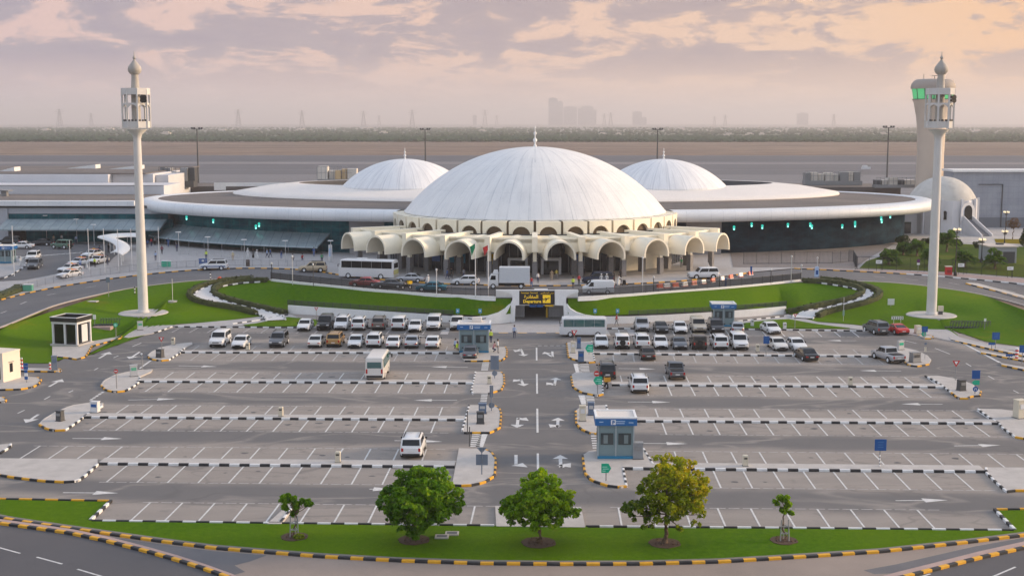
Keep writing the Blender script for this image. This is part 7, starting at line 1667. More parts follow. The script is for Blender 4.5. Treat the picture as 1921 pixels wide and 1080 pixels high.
for px, py, pt, lab in ((88, 455, 403, 'tall street lamp in front of the concourse window band'), (145, 458, 410, 'slim street lamp post before the concourse awning'), (177, 462, 420, 'slim street lamp behind the swoosh canopy'), (336, 480, 434, 'square headed street lamp in front of the awning, nearest the minaret'), (391, 490, 443, 'square headed street lamp behind the striped white SUV'), (459, 492, 448, 'square headed street lamp in the middle of the awning front'), (536, 494, 450, 'square headed street lamp near the right end of the awning'), (621, 494, 450, 'square headed street lamp between the awning and the coach')): streetlight(px, py, pt, lab)
def thinlamp(px, py, pt, label, zf=ath, mat=M_STEEL):
    p = zf(px, py); H = ztop(p, pt) - p.z; o = thing('post_lamp', label, 'lamp post', p); MB().tube([(0, 0, 0), (0, 0, H - .2)], .06, 7).build('pole', mat, o); MB().lathe([(.0, H - .25), (.13, H - .18), (.16, H), (.1, H + .08), (0, H + .1)], 10).build('lamp_globe', M_POLE, o); return o
for px, py, pt, lab, mt in ((819, 556, 505, 'white post lamp behind the railing above the teal saloon', M_POLE), (1205, 552, 483, 'pale post lamp on the railing right of the white van', M_POLE), (1226, 549, 519, 'short dark post lamp with white globe on the railing', M_BLACK), (1350, 541, 515, 'short dark post lamp by the white SUV under the end vault', M_BLACK), (1446, 534, 505, 'dark post lamp near the end of the eastern railing', M_BLACK), (1484, 531, 480, 'pale post lamp near the hedge end of the eastern railing', M_STEEL), (1503, 527, 497, 'short post lamp at the end of the eastern railing', M_STEEL), (1533, 507, 483, 'pale post lamp at the mesh fence', M_STEEL), (549, 534, 480, 'pale post lamp on the western railing below the coach', M_STEEL), (510, 527, 493, 'short dark post lamp at the start of the western railing', M_BLACK), (588, 537, 495, 'dark post lamp on the western railing before the tan SUV', M_DGREY)): thinlamp(px, py, pt, lab, ath, mt)
for px, py, pt, lab in ((204, 557, 520, 'grey back of a sign at the upper edge of the western lawn'), (322, 566, 524, 'x')):
    if px > 300: continue
    o, H = sgn(px, py, pt, 'rect', lab, M_SIGNBACK, .6, zf=gt, h=.8)
p = gt(1582, 603); o = thing('lawn_post', 'thin pole with a small green plate at the edge of the eastern lawn', 'post', p); MB().tube([(0, 0, 0), (0, 0, 3.6)], .04, 6).build('post', M_STEEL, o); MB().box((0, -.06, .9), (.3, .04, .8)).build('plate', pm('plate_sage', (.22, .34, .28), .5), o)
def highmast(px, Y, pt, label):
    b = Vector((atY(px, 300, Y).x, Y, PZ)); H = ztop(b, pt) - PZ; o = thing('floodlight_mast', label, 'floodlight mast', b); MB().tube([(0, 0, 0), (0, 0, H)], [.35, .16], 8).build('mast', M_DGREY, o)
    mb = MB(); mb.bar((-1.7, 0, H - .1), (1.7, 0, H - .1), .18); mb.bar((0, -1.0, H - .1), (0, 1.0, H - .1), .18); mb.build('cross_arm', M_DGREY, o)
    for x in (-1.6, -.8, .8, 1.6): MB().box((x, 0, H), (.55, .5, .5)).build('floodlight', M_DGREY, o)
    return o
highmast(371, 420, 242, 'floodlight mast behind the rooftop cooling units of the west wing'); highmast(798, 460, 243, 'floodlight mast between the western small dome and the main dome'); highmast(1233, 460, 243, 'floodlight mast right behind the finial of the eastern small dome'); highmast(1665, 430, 239, 'floodlight mast beside the control tower')
# ornate lamps and garden things on the right
def ornate(px, py, pt, label, globes=True):
    p = ath(px, py, .2); H = ztop(p, pt) - p.z; o = thing('ornate_lamp', label, 'lamp post', p); MB().lathe([(.32, 0), (.3, .5), (.16, .7), (.1, 1.2), (.08, H - .6), (.14, H - .5), (.05, H)], 10).build('post', M_BLACK, o)
    for i in range(4):
        a = R(45 + 90 * i); mb = MB(); mb.tube([(0, 0, H - .9), (.3 * math.cos(a), .3 * math.sin(a), H - .75), (.55 * math.cos(a), .55 * math.sin(a), H - .4)], .04, 5); ar = mb.build('arm', M_BLACK, o)
        MB().lathe([(0, -.02), (.16, .06), (.2, .2), (.12, .36), (0, .42)], 10, (.55 * math.cos(a), .55 * math.sin(a), H - .4)).build('globe', pm('lit_globe', (.8, .7, .5), .4, emit=(1, .78, .45), es=.45), ar)
    return o
ornate(1792, 517, 428, 'tall black ornate lamp in front of the palm garden'); ornate(1841, 492, 447, 'ornate globe lamp between the palms and the flat roofed hut'); ornate(1886, 440, 396, 'ornate globe lamp beside the stair of the domed building'); ornate(1884, 462, 432, 'small ornate globe lamp by the yellow flower bed')
p = ath(1779, 515, .2); o = thing('red_cabinet', 'bright red cabinet with a pale top on the pink pavement', 'cabinet', p); MB().box((0, 0, 0), (1.05, .7, 1.35)).build('cabinet', M_RED, o); MB().box((0, 0, 1.35), (1.12, .78, .16)).build('hood', M_BEIGE, o); MB().box((0, -.36, .35), (.7, .03, .5)).build('panel', pm('dark_red', (.28, .01, .01), .5), o)
p = ath(1722, 511, .2); o = thing('road_sign', 'small purple and white no-parking sign at the palm garden', 'sign', p); post(o, 2.0); disc(o, 2.0, .3, pm('sign_purple', (.12, .02, .12), .4), -.06); MB().box((0, -.07, 1.35), (.5, .03, .3)).build('plate', M_WHITE, o)
for px, py, lab in ((1648, 496, 'white notice board hanging on the black fence, beside the first palm'), (1802, 502, 'white notice board on the black fence behind the ornate lamp'), (1894, 508, 'white notice board on the black fence at its far end')):
    p = ath(px, py + 14, .2); o = thing('notice_board', lab, 'notice board', p + Vector((0, -.12, 0))); MB().box((0, 0, 1.45), (1.05, .05, .6)).build('board', M_WHITE, o); mb = MB(); mb.box((-.1, -.03, 1.7), (.6, .02, .1)); mb.build('lettering_strip', M_MGREY, o); mb = MB(); mb.bar((-.4, 0, .1), (-.4, 0, 1.5), .05); mb.bar((.4, 0, .1), (.4, 0, 1.5), .05); mb.build('legs', M_BLACK, o)
p = ath(1882, 494, .2); o = thing('service_hut', 'flat roofed grey service hut among the palms', 'hut', p + Vector((0, 3.2, 0))); MB().box((0, 0, 0), (5.0, 5.6, 2.9)).build('wall', pm('hut_grey', (.33, .34, .36), .7), o); MB().box((0, 0, 2.9), (5.4, 6.0, .22)).build('roof', pm('hut_roof', (.58, .50, .43), .8), o); MB().box((.4, .2, 3.12), (1.2, .9, .25)).build('roof_vent', M_DGREY, o); MB().box((1.1, -2.85, 0), (2.1, .1, 2.1)).build('door', M_DGREY, o)
# barriers by the canopy on the right, advertising pillar, planters
M_BRED = pm('barrier_red', (.60, .10, .06), .5)
bp = [ath(x, y, .05) for x, y in [(1232, 541), (1246, 540), (1262, 539), (1280, 537.5), (1298, 535.5), (1316, 533), (1334, 530), (1352, 526.5), (1368, 523), (1386, 519.5), (1404, 516.5), (1422, 514)]]
for i, q in enumerate(bp[:-1]):
    d = bp[i + 1] - q; o = thing('traffic_barrier', 'red and white plastic barrier in the line curving past the end vault', 'barrier', q, math.atan2(d.y, d.x), 'red and white barriers along the kerb'); MB().box((.55, 0, .05), (1.1, .38, .62), top=(1, .35)).build('barrier_body', M_BRED if i % 2 == 0 else M_WHITE, o); MB().box((.55, 0, 0), (1.15, .5, .08)).build('foot', M_WHITE if i % 2 == 0 else M_BRED, o)
for px, py, lab in ((1361, 540, 'blue and white advertising post before the white SUV'), (1409, 516, 'dark blue post in the barrier line')):
    p = ath(px, py, .05); o = thing('advert_post', lab, 'post', p); MB().box((0, 0, 0), (.3, .25, 1.5)).build('panel', M_BLUE, o); MB().box((0, 0, -.02), (.5, .4, .06)).build('foot', M_WHITE, o)
p = ath(1532, 519, .05); o = thing('advert_post', 'pale blue and white upright marker on the ring road before the mesh fence', 'post', p); MB().box((0, 0, 0), (.75, .4, 1.7), top=(.7, .8)).build('panel', pm('pale_blue', (.42, .55, .75), .5), o); MB().box((0, -.2, .4), (.4, .03, .7)).build('stripe', M_BLUE, o)
p = ath(620, 491, .17); o = thing('advert_pillar', 'tall white advertising pillar between the awning and the coach', 'pillar', p); MB().box((0, 0, 0), (.75, .5, 3.1), top=(.8, .9)).build('pillar_body', M_POLE, o); MB().box((0, -.24, 1.0), (.45, .04, 1.5)).build('panel', pm('pale_blue', (.42, .55, .75), .5), o)
for px, py, mt, lab in ((53, 545, M_PGREEN, 'white framed green panel box against the grey railing by the hedge'), (312, 500, M_GREEN, 'green box on the pavement right of the minaret shaft')):
    p = ath(px, py, .17); o = thing('utility_box', lab, 'utility box', p); MB().box((0, 0, 0), (1.5, .8, 1.0)).build('box_body', mt, o); MB().box((0, 0, 1.0), (1.6, .9, .08)).build('lid', M_POLE, o)
p = ath(381, 497, .17); o = thing('utility_box', 'blue information board beside the striped white SUV', 'board', p); MB().box((0, 0, .2), (1.5, .15, .95)).build('board', M_BLUE, o); MB().tube([(0, -.09, .8), (0, -.1, .8)], .2, 14).build('symbol', M_WHITE, o); mb = MB(); mb.bar((-.6, 0, 0), (-.6, 0, .3), .06); mb.bar((.6, 0, 0), (.6, 0, .3), .06); mb.build('legs', M_STEEL, o)
p = ath(465, 499, .17); o = thing('litter_bin', 'dark brown litter bin behind the kerb of the ring road', 'litter bin', p); MB().lathe([(.34, 0), (.36, 1.0), (.3, 1.15), (0, 1.2)], 14).build('bin_body', pm('bin_brown', (.08, .055, .045), .6), o); MB().lathe([(.37, .8), (.38, .9)], 14, close=False).build('band', M_MGREY, o)
p = gt(412, 527); o = thing('orange_sack', 'small orange and red bundle on the grass beside the hedge top', 'bundle', p); MB().lathe([(.0, 0), (.35, .05), (.42, .3), (.3, .6), (.1, .75), (0, .72)], 10).build('bundle_body', pm('bundle_orange', (.6, .1, .03), .7), o); MB().box((.1, -.3, .35), (.3, .2, .2)).build('knot', M_RED, o)
p = gt(395, 524); o = thing('striped_bollard', 'black and white banded post at the road edge above the western hedge', 'traffic post', p)
for k in range(5): MB().lathe([(.09, .24 * k), (.09, .24 * k + .235)], 10).build('band', M_WHITE if k % 2 else M_BLACK, o)
p = gt(253, 552); o = thing('striped_bollard', 'black and white banded post on the road edge left of the minaret shaft', 'traffic post', p)
for k in range(5): MB().lathe([(.09, .24 * k), (.09, .24 * k + .235)], 10).build('band', M_WHITE if k % 2 else M_BLACK, o)
# swoosh canopy at the taxi rank
sw = [(262, 440, 4.5, 1.8), (235, 441, 4.6, 1.9), (205, 443, 4.6, 1.8), (186, 446, 4.5, 1.5), (190, 452, 4.4, 1.6), (208, 459, 4.3, 2.0), (222, 465, 4.1, 2.2), (230, 471, 3.9, 2.0), (226, 477, 3.7, 1.6)]
c0_ = at(215, 460, 4.0 + 2.5); o = thing('swoosh_canopy', 'white curved swoosh shaped canopy over the taxi waiting area', 'canopy', (c0_.x, c0_.y, 2.6)); base = Vector((c0_.x, c0_.y, 2.6))
edgeA = [(262, 437), (240, 437.5), (210, 438.5), (190, 441), (180, 444), (190, 447), (206, 452), (217, 459), (218, 468), (207, 473)]
edgeB = [(262, 444), (245, 443), (225, 444), (212, 445), (210, 446), (222, 448.5), (234, 453), (243, 460), (245, 468), (229, 478)]
hz = [3.9, 4.0, 4.1, 4.1, 4.0, 3.9, 3.8, 3.7, 3.5, 3.2]
EA = resample(smooth_path([at(x, y, 2.6 + h) for (x, y), h in zip(edgeA, hz)], 2), .4); EB = resample(smooth_path([at(x, y, 2.6 + h) for (x, y), h in zip(edgeB, hz)], 2), .4); n = 40
def rs(P, n):
    L = sum((a - b).length for a, b in zip(P, P[1:])); return resample(P, L / n)[:n + 1]
EA, EB = rs(EA, n), rs(EB, n); n = min(len(EA), len(EB)); mb = MB(); vs = []
for i in range(n):
    for k in range(7): q = EA[i].lerp(EB[i], k / 6); vs.append(q - base + Vector((0, 0, .35 * math.sin(math.pi * k / 6))))
fs = [(i * 7 + k, i * 7 + k + 1, i * 7 + k + 8, i * 7 + k + 7) for i in range(n - 1) for k in range(6)]
mb.add(vs, fs); mb.add([v - Vector((0, 0, .18)) for v in vs], fs)
rimv = [i * 7 for i in range(n)]; N_ = len(vs)
for a, b in zip(rimv, rimv[1:]): mb.f += [(a, b, b + N_, a + N_), (a + 6, b + 6, b + 6 + N_, a + 6 + N_)]; mb.m += [0, 0]
mb.f += [tuple(range(7)) + tuple(N_ + k for k in range(6, -1, -1))] + [tuple((n - 1) * 7 + k for k in range(7)) + tuple(N_ + (n - 1) * 7 + k for k in range(6, -1, -1))]; mb.m += [0, 0]
fix(mb.build('canopy_shell', pm('canopy_white', (.78, .77, .75), .45), o, smooth=50))
for i in (3, 10, 17, 24, 31, 36):
    if i < n: q = EA[i].lerp(EB[i], .5) - base; gz = HP(q.x + base.x, q.y + base.y) + .2 - base.z; MB().tube([(q.x, q.y, gz), (q.x, q.y, q.z + .2)], .09, 7).build('post', M_POLE, o)
# ================================================================== trees
def leafmat(name, c0, c1, c2, warm=.0):
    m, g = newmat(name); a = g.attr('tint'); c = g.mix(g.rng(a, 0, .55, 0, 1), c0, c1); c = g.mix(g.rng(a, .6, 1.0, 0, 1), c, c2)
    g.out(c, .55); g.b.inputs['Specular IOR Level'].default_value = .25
    g.b.inputs['Transmission Weight'].default_value = 0
    tr = g.n('ShaderNodeBsdfTranslucent'); g.put(tr.inputs[0], c); mx = g.n('ShaderNodeMixShader'); mx.inputs[0].default_value = .5
    g.nt.links.new(g.b.outputs[0], mx.inputs[1]); g.nt.links.new(tr.outputs[0], mx.inputs[2]); g.nt.links.new(mx.outputs[0], g.nt.nodes['Material Output'].inputs[0]); return m
M_BARK = pm('bark_brown', (.13, .085, .055), .9, var=.25, vs=8)
M_SOIL = pm('bare_soil', (.085, .05, .032), .95, var=.3, vs=5)
M_LEAF_A = leafmat('leaves_deep_green', (.04, .13, .003), (.16, .33, .006), (.38, .50, .012))
M_LEAF_B = leafmat('leaves_fresh_green', (.07, .18, .004), (.25, .42, .007), (.46, .54, .012))
M_LEAF_C = leafmat('leaves_turning_yellow', (.07, .14, .004), (.30, .36, .008), (.56, .44, .014))
def crown(o, blobs, leaves, size, mat, seed, tintf=None, droop=.25, sub=0):
    r = random.Random(seed); vs, fs, tn = [], [], []
    if sub:
        nb = []
        for c, rad, sq in blobs:
            for _ in range(sub):
                d = Vector((r.gauss(0, 1), r.gauss(0, 1), r.gauss(.15, 1))).normalized() * rad * r.uniform(.5, .92); nb.append(((c[0] + d.x, c[1] + d.y, c[2] + d.z * sq), rad * r.uniform(.26, .5), .7))
        blobs = nb
    tot = sum(b[1] ** 2 for b in blobs)
    for (c, rad, sq) in blobs:
        n = int(leaves * rad * rad / tot); bt = r.uniform(-.24, .24)
        for _ in range(n):
            while True:
                d = Vector((r.uniform(-1, 1), r.uniform(-1, 1), r.uniform(-1, 1)))
                if .12 < d.length <= 1: break
            k = d.length ** .35; d = d.normalized() * k
            p = Vector(c) + Vector((d.x * rad, d.y * rad, d.z * rad * sq))
            s = size * r.uniform(.6, 1.35); nrm = (d * .7 + Vector((r.uniform(-1, 1), r.uniform(-1, 1), r.uniform(-.1, 1.3)))).normalized()
            u = nrm.cross(Vector((r.uniform(-1, 1), r.uniform(-1, 1), r.uniform(-1, 1)))).normalized() * s; v = nrm.cross(u).normalized() * s * r.uniform(.5, .8); dr = Vector((0, 0, -droop * s))
            b = len(vs); vs += [p - u + dr, p + v * .9, p + u + dr, p - v * .9]; fs.append((b, b + 1, b + 2, b + 3))
            t = .35 + bt + r.uniform(-.2, .25) + (tintf(p) if tintf else 0); tn.append(max(0, min(1, t)))  # tintf: sunlit right side and top painted into leaf colour, beside real yellowing
    me = bpy.data.meshes.new('crown'); me.from_pydata([tuple(v) for v in vs], [], fs); me.materials.append(mat)
    at2 = me.attributes.new('tint', 'FLOAT', 'FACE'); at2.data.foreach_set('value', tn)
    q = bpy.data.objects.new('crown', me); COL.objects.link(q); q.parent = o; return q
def limb(mb, a, b, r0, r1, seed, n=5):
    r = random.Random(seed); P = [Vector(a).lerp(Vector(b), i / n) + Vector((r.uniform(-.08, .08), r.uniform(-.08, .08), 0)) * (1 if 0 < i < n else 0) * (Vector(b) - Vector(a)).length for i in range(n + 1)]
    mb.tube(P, [r0 + (r1 - r0) * i / n for i in range(n + 1)], 8); return P[-1]
def pit(o, r=1.05):
    v = MB(); rr = random.Random(3); pts = [((r + rr.uniform(-.08, .08)) * math.cos(2 * math.pi * i / 22), (r + rr.uniform(-.08, .08)) * math.sin(2 * math.pi * i / 22)) for i in range(22)]
    v.prism(pts, -.05, .035); mb = v
    for i in range(40): a, q = rr.uniform(0, 6.28), rr.uniform(0, r * .9); mb.box((q * math.cos(a), q * math.sin(a), .02), (rr.uniform(.06, .2), rr.uniform(.06, .2), rr.uniform(.03, .08)), a, top=(.5, .5))
    return mb.build('soil_pit', M_SOIL, o)
def big_tree(px, py, outline, label, mat, seed, leaves, tintf=None, size=.155, trunk=.17, pitr=1.1):
    """outline: (x, y, radius px) of the leaf masses as read off the survey picture"""
    p = at(px, py, .12); o = thing('broadleaf_tree', label, 'tree', p); r = random.Random(seed); blobs = []; k = p.y / FPX * 1.0
    for (bx, by, br) in outline:
        q = atY(bx, by, p.y) - p; rad = br * k * r.uniform(1.05, 1.3)
        blobs.append(((q.x, r.uniform(-.35, .35) * rad, q.z), rad, .8))
        # the crown has depth: the same mass again in front and behind, smaller towards the outside
        w = 1 - min(1, abs(q.x) / 3.6)
        for s in (-1, 1):
            if w > .15: blobs.append(((q.x * .82 + r.uniform(-.3, .3), s * (rad * .9 + w * 1.3), q.z * .98 + r.uniform(-.35, .25)), rad * r.uniform(.75, 1.0), .8))
    zt = min(b[0][2] for b in blobs); mb = MB(); top = max(b[0][2] for b in blobs)
    fork = limb(mb, (0, 0, -.1), (r.uniform(-.1, .1), r.uniform(-.1, .1), zt + .3), trunk, trunk * .8, seed); mb.lathe([(trunk * 1.7, -.1), (trunk * 1.15, .25)], 8, close=False)
    t2 = limb(mb, fork, (0, 0, top * .8), trunk * .72, trunk * .25, seed + 1)
    for i, (c, rad, sq) in enumerate(blobs):
        if i % 2 == 0: st = fork.lerp(t2, min(.9, max(0, (c[2] - zt) / max(.5, top - zt) * .7))); limb(mb, st, Vector(c) * .9 + st * .1, trunk * .34, .02, seed + 5 + i, 4)
    mb.build('trunk', M_BARK, o, smooth=60); crown(o, blobs, leaves, size, mat, seed, tintf, sub=7); pit(o, pitr); return o
A_OUT = [(787, 893, 20), (758, 905, 21), (815, 903, 22), (733, 925, 21), (775, 920, 24), (838, 922, 24), (852, 945, 18), (720, 945, 15), (750, 945, 23), (800, 945, 26), (830, 955, 22), (735, 962, 12), (765, 968, 17), (795, 975, 16), (815, 975, 12), (858, 958, 10)]
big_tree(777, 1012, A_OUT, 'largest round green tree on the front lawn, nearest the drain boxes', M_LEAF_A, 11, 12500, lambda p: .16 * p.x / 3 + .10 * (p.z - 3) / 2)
B_OUT = [(1015, 900, 17), (1000, 915, 20), (1035, 915, 19), (1052, 930, 18), (985, 935, 20), (1020, 935, 25), (960, 945, 18), (948, 958, 13), (1060, 950, 20), (1000, 955, 22), (1040, 955, 22), (1078, 962, 12), (975, 966, 12), (1012, 968, 14), (1050, 968, 12)]
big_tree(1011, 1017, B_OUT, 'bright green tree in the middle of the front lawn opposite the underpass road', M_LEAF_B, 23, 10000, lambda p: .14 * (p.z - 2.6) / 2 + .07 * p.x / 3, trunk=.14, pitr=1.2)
C_OUT = [(1243, 868, 14), (1265, 880, 19), (1290, 875, 17), (1235, 890, 18), (1305, 895, 19), (1322, 908, 13), (1270, 905, 23), (1225, 912, 19), (1205, 920, 16), (1300, 925, 22), (1255, 930, 22), (1215, 945, 16), (1183, 950, 15), (1172, 958, 10), (1310, 945, 14), (1285, 952, 17), (1245, 958, 14), (1210, 965, 13), (1318, 965, 9), (1265, 970, 10)]
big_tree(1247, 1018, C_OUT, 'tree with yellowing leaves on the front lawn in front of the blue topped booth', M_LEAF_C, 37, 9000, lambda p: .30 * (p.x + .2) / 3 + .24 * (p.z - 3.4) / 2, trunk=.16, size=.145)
def sapling(px, py, outline, label, mat, seed, leaves):
    p = at(px, py, .12); o = thing('staked_sapling', label, 'young tree', p); r = random.Random(seed); k = p.y / FPX; blobs = []
    for (bx, by, br) in outline: q = atY(bx, by, p.y) - p; blobs.append(((q.x, r.uniform(-.3, .3), q.z), br * k, .75)); blobs.append(((q.x * .8, r.choice((-1, 1)) * br * k * .9, q.z), br * k * .8, .75))
    mb = MB(); zt = min(b[0][2] for b in blobs); f_ = limb(mb, (0, 0, -.1), (.05, 0, zt), .06, .045, seed)
    for i, (c, rad, sq) in enumerate(blobs): limb(mb, f_, c, .03, .012, seed + i, 3)
    mb.build('trunk', M_BARK, o, smooth=60); crown(o, blobs, leaves, .14, mat, seed, sub=5)
    for i, (x, y) in enumerate(((-.3, -.2), (.3, -.2), (0, .32))): MB().tube([(x, y, 0), (x * .8, y * .8, 1.55)], .04, 6).build('stake', pm('stake_grey', (.30, .30, .30), .8), o)
    mb = MB()
    for z in (.55, 1.05): mb.bar((-.29, -.19, z), (.29, -.19, z), .05); mb.bar((-.27, -.18, z), (0, .29, z), .05); mb.bar((.27, -.18, z), (0, .29, z), .05)
    mb.build('stake_brace', pm('stake_grey', (.30, .30, .30), .8), o); pit(o, .95); return o
s1 = sapling(553, 1006, [(540, 932, 13), (533, 948, 8), (555, 948, 10), (572, 942, 11), (583, 945, 6), (552, 962, 8)], 'small two lobed sapling held by stakes on the front lawn', M_LEAF_A, 51, 2200)
crown(s1, [((.35, -.35, .12), .4, .5)], 250, .1, M_LEAF_C, 5).name = 'weed_clump'
sapling(1471, 1013, [(1468, 936, 11), (1455, 944, 7), (1478, 943, 9), (1470, 955, 9), (1482, 958, 6)], 'thin pale sapling tied to stakes near the right end of the front lawn', M_LEAF_B, 63, 1100)
# dwarf palms and shrubs of the garden
M_PALM = leafmat('palm_fronds', (.035, .09, .010), (.10, .20, .016), (.22, .29, .03))
def palm(px, py, pw, ph, label, seed):
    p = ath(px, py, .2); o = thing('dwarf_palm', label, 'palm', p); r = random.Random(seed); k = p.y / FPX; W = pw * k / 2; H = ph * k; th = H * .45; mb = MB(); mb.tube([(0, 0, 0), (.05, 0, th * .6), (0, 0, th)], [.28, .22, .25], 9); mb.build('trunk', M_BARK, o, smooth=60)
    crown(o, [((0, 0, th + .3 * W), W * .72, .8)], 420, .3, M_PALM, seed, droop=.8, sub=9)
    vs, fs, tn = [], [], []
    for i in range(80):
        a = r.uniform(0, 6.28); e = r.uniform(-.1, 1.25); L = W * r.uniform(.85, 1.1); d = Vector((math.cos(a) * math.cos(e), math.sin(a) * math.cos(e), math.sin(e) * (H - th) / W)); t = r.uniform(.1, .8)
        for j in range(9):
            u = (j + 1) / 9; q = Vector((0, 0, th)) + d * L * u + Vector((0, 0, -.45 * W * u * u)); sd = Vector((-math.sin(a), math.cos(a), 0))
            for s in (-1, 1):
                e_ = q + sd * s * L * .26 * (1 - .5 * u) + Vector((0, 0, -.12 * L)) + d * L * .12; b = len(vs); w = d.normalized() * .11; vs += [q - w, q + w, e_ + w * .4, e_ - w * .4]; fs.append((b, b + 1, b + 2, b + 3)); tn.append(t)
    me = bpy.data.meshes.new('crown'); me.from_pydata([tuple(v) for v in vs], [], fs); me.materials.append(M_PALM); at2 = me.attributes.new('tint', 'FLOAT', 'FACE'); at2.data.foreach_set('value', tn); q = bpy.data.objects.new('crown', me); COL.objects.link(q); q.parent = o; return o
for i, a in enumerate([(1667, 496, 44, 32, 'dwarf palm behind the first white notice board on the fence'), (1742, 498, 40, 36, 'dwarf palm immediately left of the eastern minaret shaft'), (1809, 502, 42, 38, 'dwarf palm right behind the tall black ornate lamp'), (1866, 504, 46, 36, 'dwarf palm in front of the flat roofed service hut'), (1720, 480, 40, 34, 'dark dwarf palm behind, between the first palm and the minaret'), (1776, 472, 48, 46, 'dense tall palm between the minaret shaft and the ornate lamp'), (1694, 478, 34, 26, 'small dwarf palm near the dark glass end of the east wing')]): palm(*a, 100 + i)
def shrub(px, py, w, h, label, mat, seed, n=900, zf=None, name='shrub', cat='shrub'):
    p = (zf or (lambda x, y: ath(x, y, .2)))(px, py); o = thing(name, label, cat, p); k = p.y / FPX; r = random.Random(seed); W, H = w * k / 2, h * k
    blobs = [((r.uniform(-.6, .6) * W, r.uniform(-.5, .5) * W, H * r.uniform(.35, .75)), min(W, H) * r.uniform(.4, .6), .8) for _ in range(7)]
    mb = MB()
    for i, b in enumerate(blobs): limb(mb, (0, 0, 0), b[0], .05, .015, seed + i, 3)
    mb.build('stem', M_BARK, o); crown(o, blobs, n, .16, mat, seed); return o
M_LEAF_D = leafmat('shrub_leaves', (.018, .04, .010), (.045, .08, .016), (.10, .13, .025)); M_LEAF_E = leafmat('dry_leaves', (.09, .05, .025), (.16, .09, .04), (.24, .15, .06))
for i, a in enumerate([(1705, 432, 22, 22, 'pointed dark shrub at the foot of the side wing of the domed building', M_LEAF_D), (1848, 440, 12, 16, 'small potted looking bush at the foot of the outside stair', M_LEAF_D), (1795, 466, 26, 22, 'rounded shrub behind the ornate lamp', M_LEAF_D), (1835, 466, 20, 16, 'low shrub beside the service hut', M_LEAF_D), (1690, 458, 30, 18, 'low dark shrub mass by the dark glass', M_LEAF_D), (1745, 456, 40, 10, 'low clipped shrub strip before the garage openings', M_LEAF_D)]): shrub(*a, 200 + i)
p = ath(1899, 449, .2); o = thing('dry_tree', 'small bare tree with dry brown leaves beside the yellow flower bed', 'tree', p); mb = MB(); f_ = limb(mb, (0, 0, 0), (.2, 0, 2.2), .12, .08, 5); bl = [((-.8, 0, 3.4), .8, .9), ((.4, .3, 4.0), .9, .9), ((.9, -.3, 3.2), .7, .9), ((0, 0, 3.2), .9, .9)]
for i, b in enumerate(bl): limb(mb, f_, b[0], .06, .02, 20 + i, 4)
mb.build('trunk', M_BARK, o, smooth=60); crown(o, bl, 700, .14, M_LEAF_E, 9)
p = ath(1926, 462, .2); o = thing('conifer_tree', 'dark conifer cut by the edge at the service hut', 'tree', p); mb = MB(); limb(mb, (0, 0, 0), (0, 0, 5), .15, .05, 3); mb.build('trunk', M_BARK, o); crown(o, [((0, 0, 1.2 + i * .7), 1.5 - i * .2, .8) for i in range(6)], 1800, .17, M_LEAF_D, 77)

# ================================================================== scrub, pylons and the far city
rs_ = random.Random(99); M_SCRUB, g = newmat('scrub_foliage'); a_ = g.attr('tint'); c = g.mix(a_, (.006, .030, .009), (.028, .078, .020)); g.out(c, .9)
ico = bmesh.new(); bmesh.ops.create_icosphere(ico, subdivisions=1, radius=1); iv = [v.co.copy() for v in ico.verts]; ifc = [[v.index for v in f.verts] for f in ico.faces]; ico.free()
vs, fs, tn = [], [], []
def bush(x, y, r, t):
    b = len(vs)
    for v in iv: k = rs_.uniform(.6, 1.25); vs.append((x + v.x * r * k * 1.15, y + v.y * r * k, PZ + max(-.3, r * .55 + v.z * r * .75 * k)))
    for f in ifc: fs.append(tuple(q + b for q in f)); tn.append(max(0, min(1, t + rs_.uniform(-.12, .12))))
n = 0
while n < 14000:
    u = rs_.random(); Y = 1700 + (5600 - 1700) * u ** 2.4; X = rs_.uniform(-.46, .46) * Y
    dn = noise.noise(Vector((X * .0016, Y * .0035, 2))) * .6 + noise.noise(Vector((X * .008, Y * .01, 9))) * .5
    if dn < -.05 + rs_.uniform(-.25, .25) or (Y < 1730 and rs_.random() < .4): continue
    r = rs_.uniform(2.2, 4.6); bush(X, Y, r, .3 + dn * .7 + rs_.uniform(-.25, .25)); n += 1
me = bpy.data.meshes.new('scrubland'); me.from_pydata(vs, [], fs); me.materials.append(M_SCRUB); at2 = me.attributes.new('tint', 'FLOAT', 'FACE'); at2.data.foreach_set('value', tn); so2 = bpy.data.objects.new('scrubland', me); COL.objects.link(so2); struct(so2, 'stuff')
# small far houses among the scrub, as pale specks
M_FARH = pm('far_house_wall', (.62, .55, .48), .8)
hl = ['pale low house among the scrub beyond the runway', ]
for i, (px, Y, w) in enumerate([(313, 2500, 18), (720, 2700, 16), (1130, 2300, 14), (1160, 2320, 10), (1366, 2250, 16), (1405, 2300, 14), (1428, 2350, 10), (1655, 2350, 14), (1456, 3200, 18), (420, 3400, 22), (88, 3600, 24), (565, 3800, 26), (905, 3300, 20), (1540, 3500, 22), (1830, 3300, 22), (205, 4200, 34), (1275, 4300, 30), (690, 4600, 34)]):
    x = atY(px, 300, Y).x; o = thing('far_house', 'tiny pale house in the hazy scrub plain beyond the runway', 'house', (x, Y, PZ), 0, 'tiny houses in the scrub plain'); MB().box((0, 0, -.2), (w, w * .6, 5.5)).build('wall', M_FARH, o); MB().box((0, 0, 5.3), (w * .6, w * .4, 2.2)).build('upper_storey', M_FARH, o)
M_PYL = pm('pylon_steel', (.20, .20, .21), .6, .3)
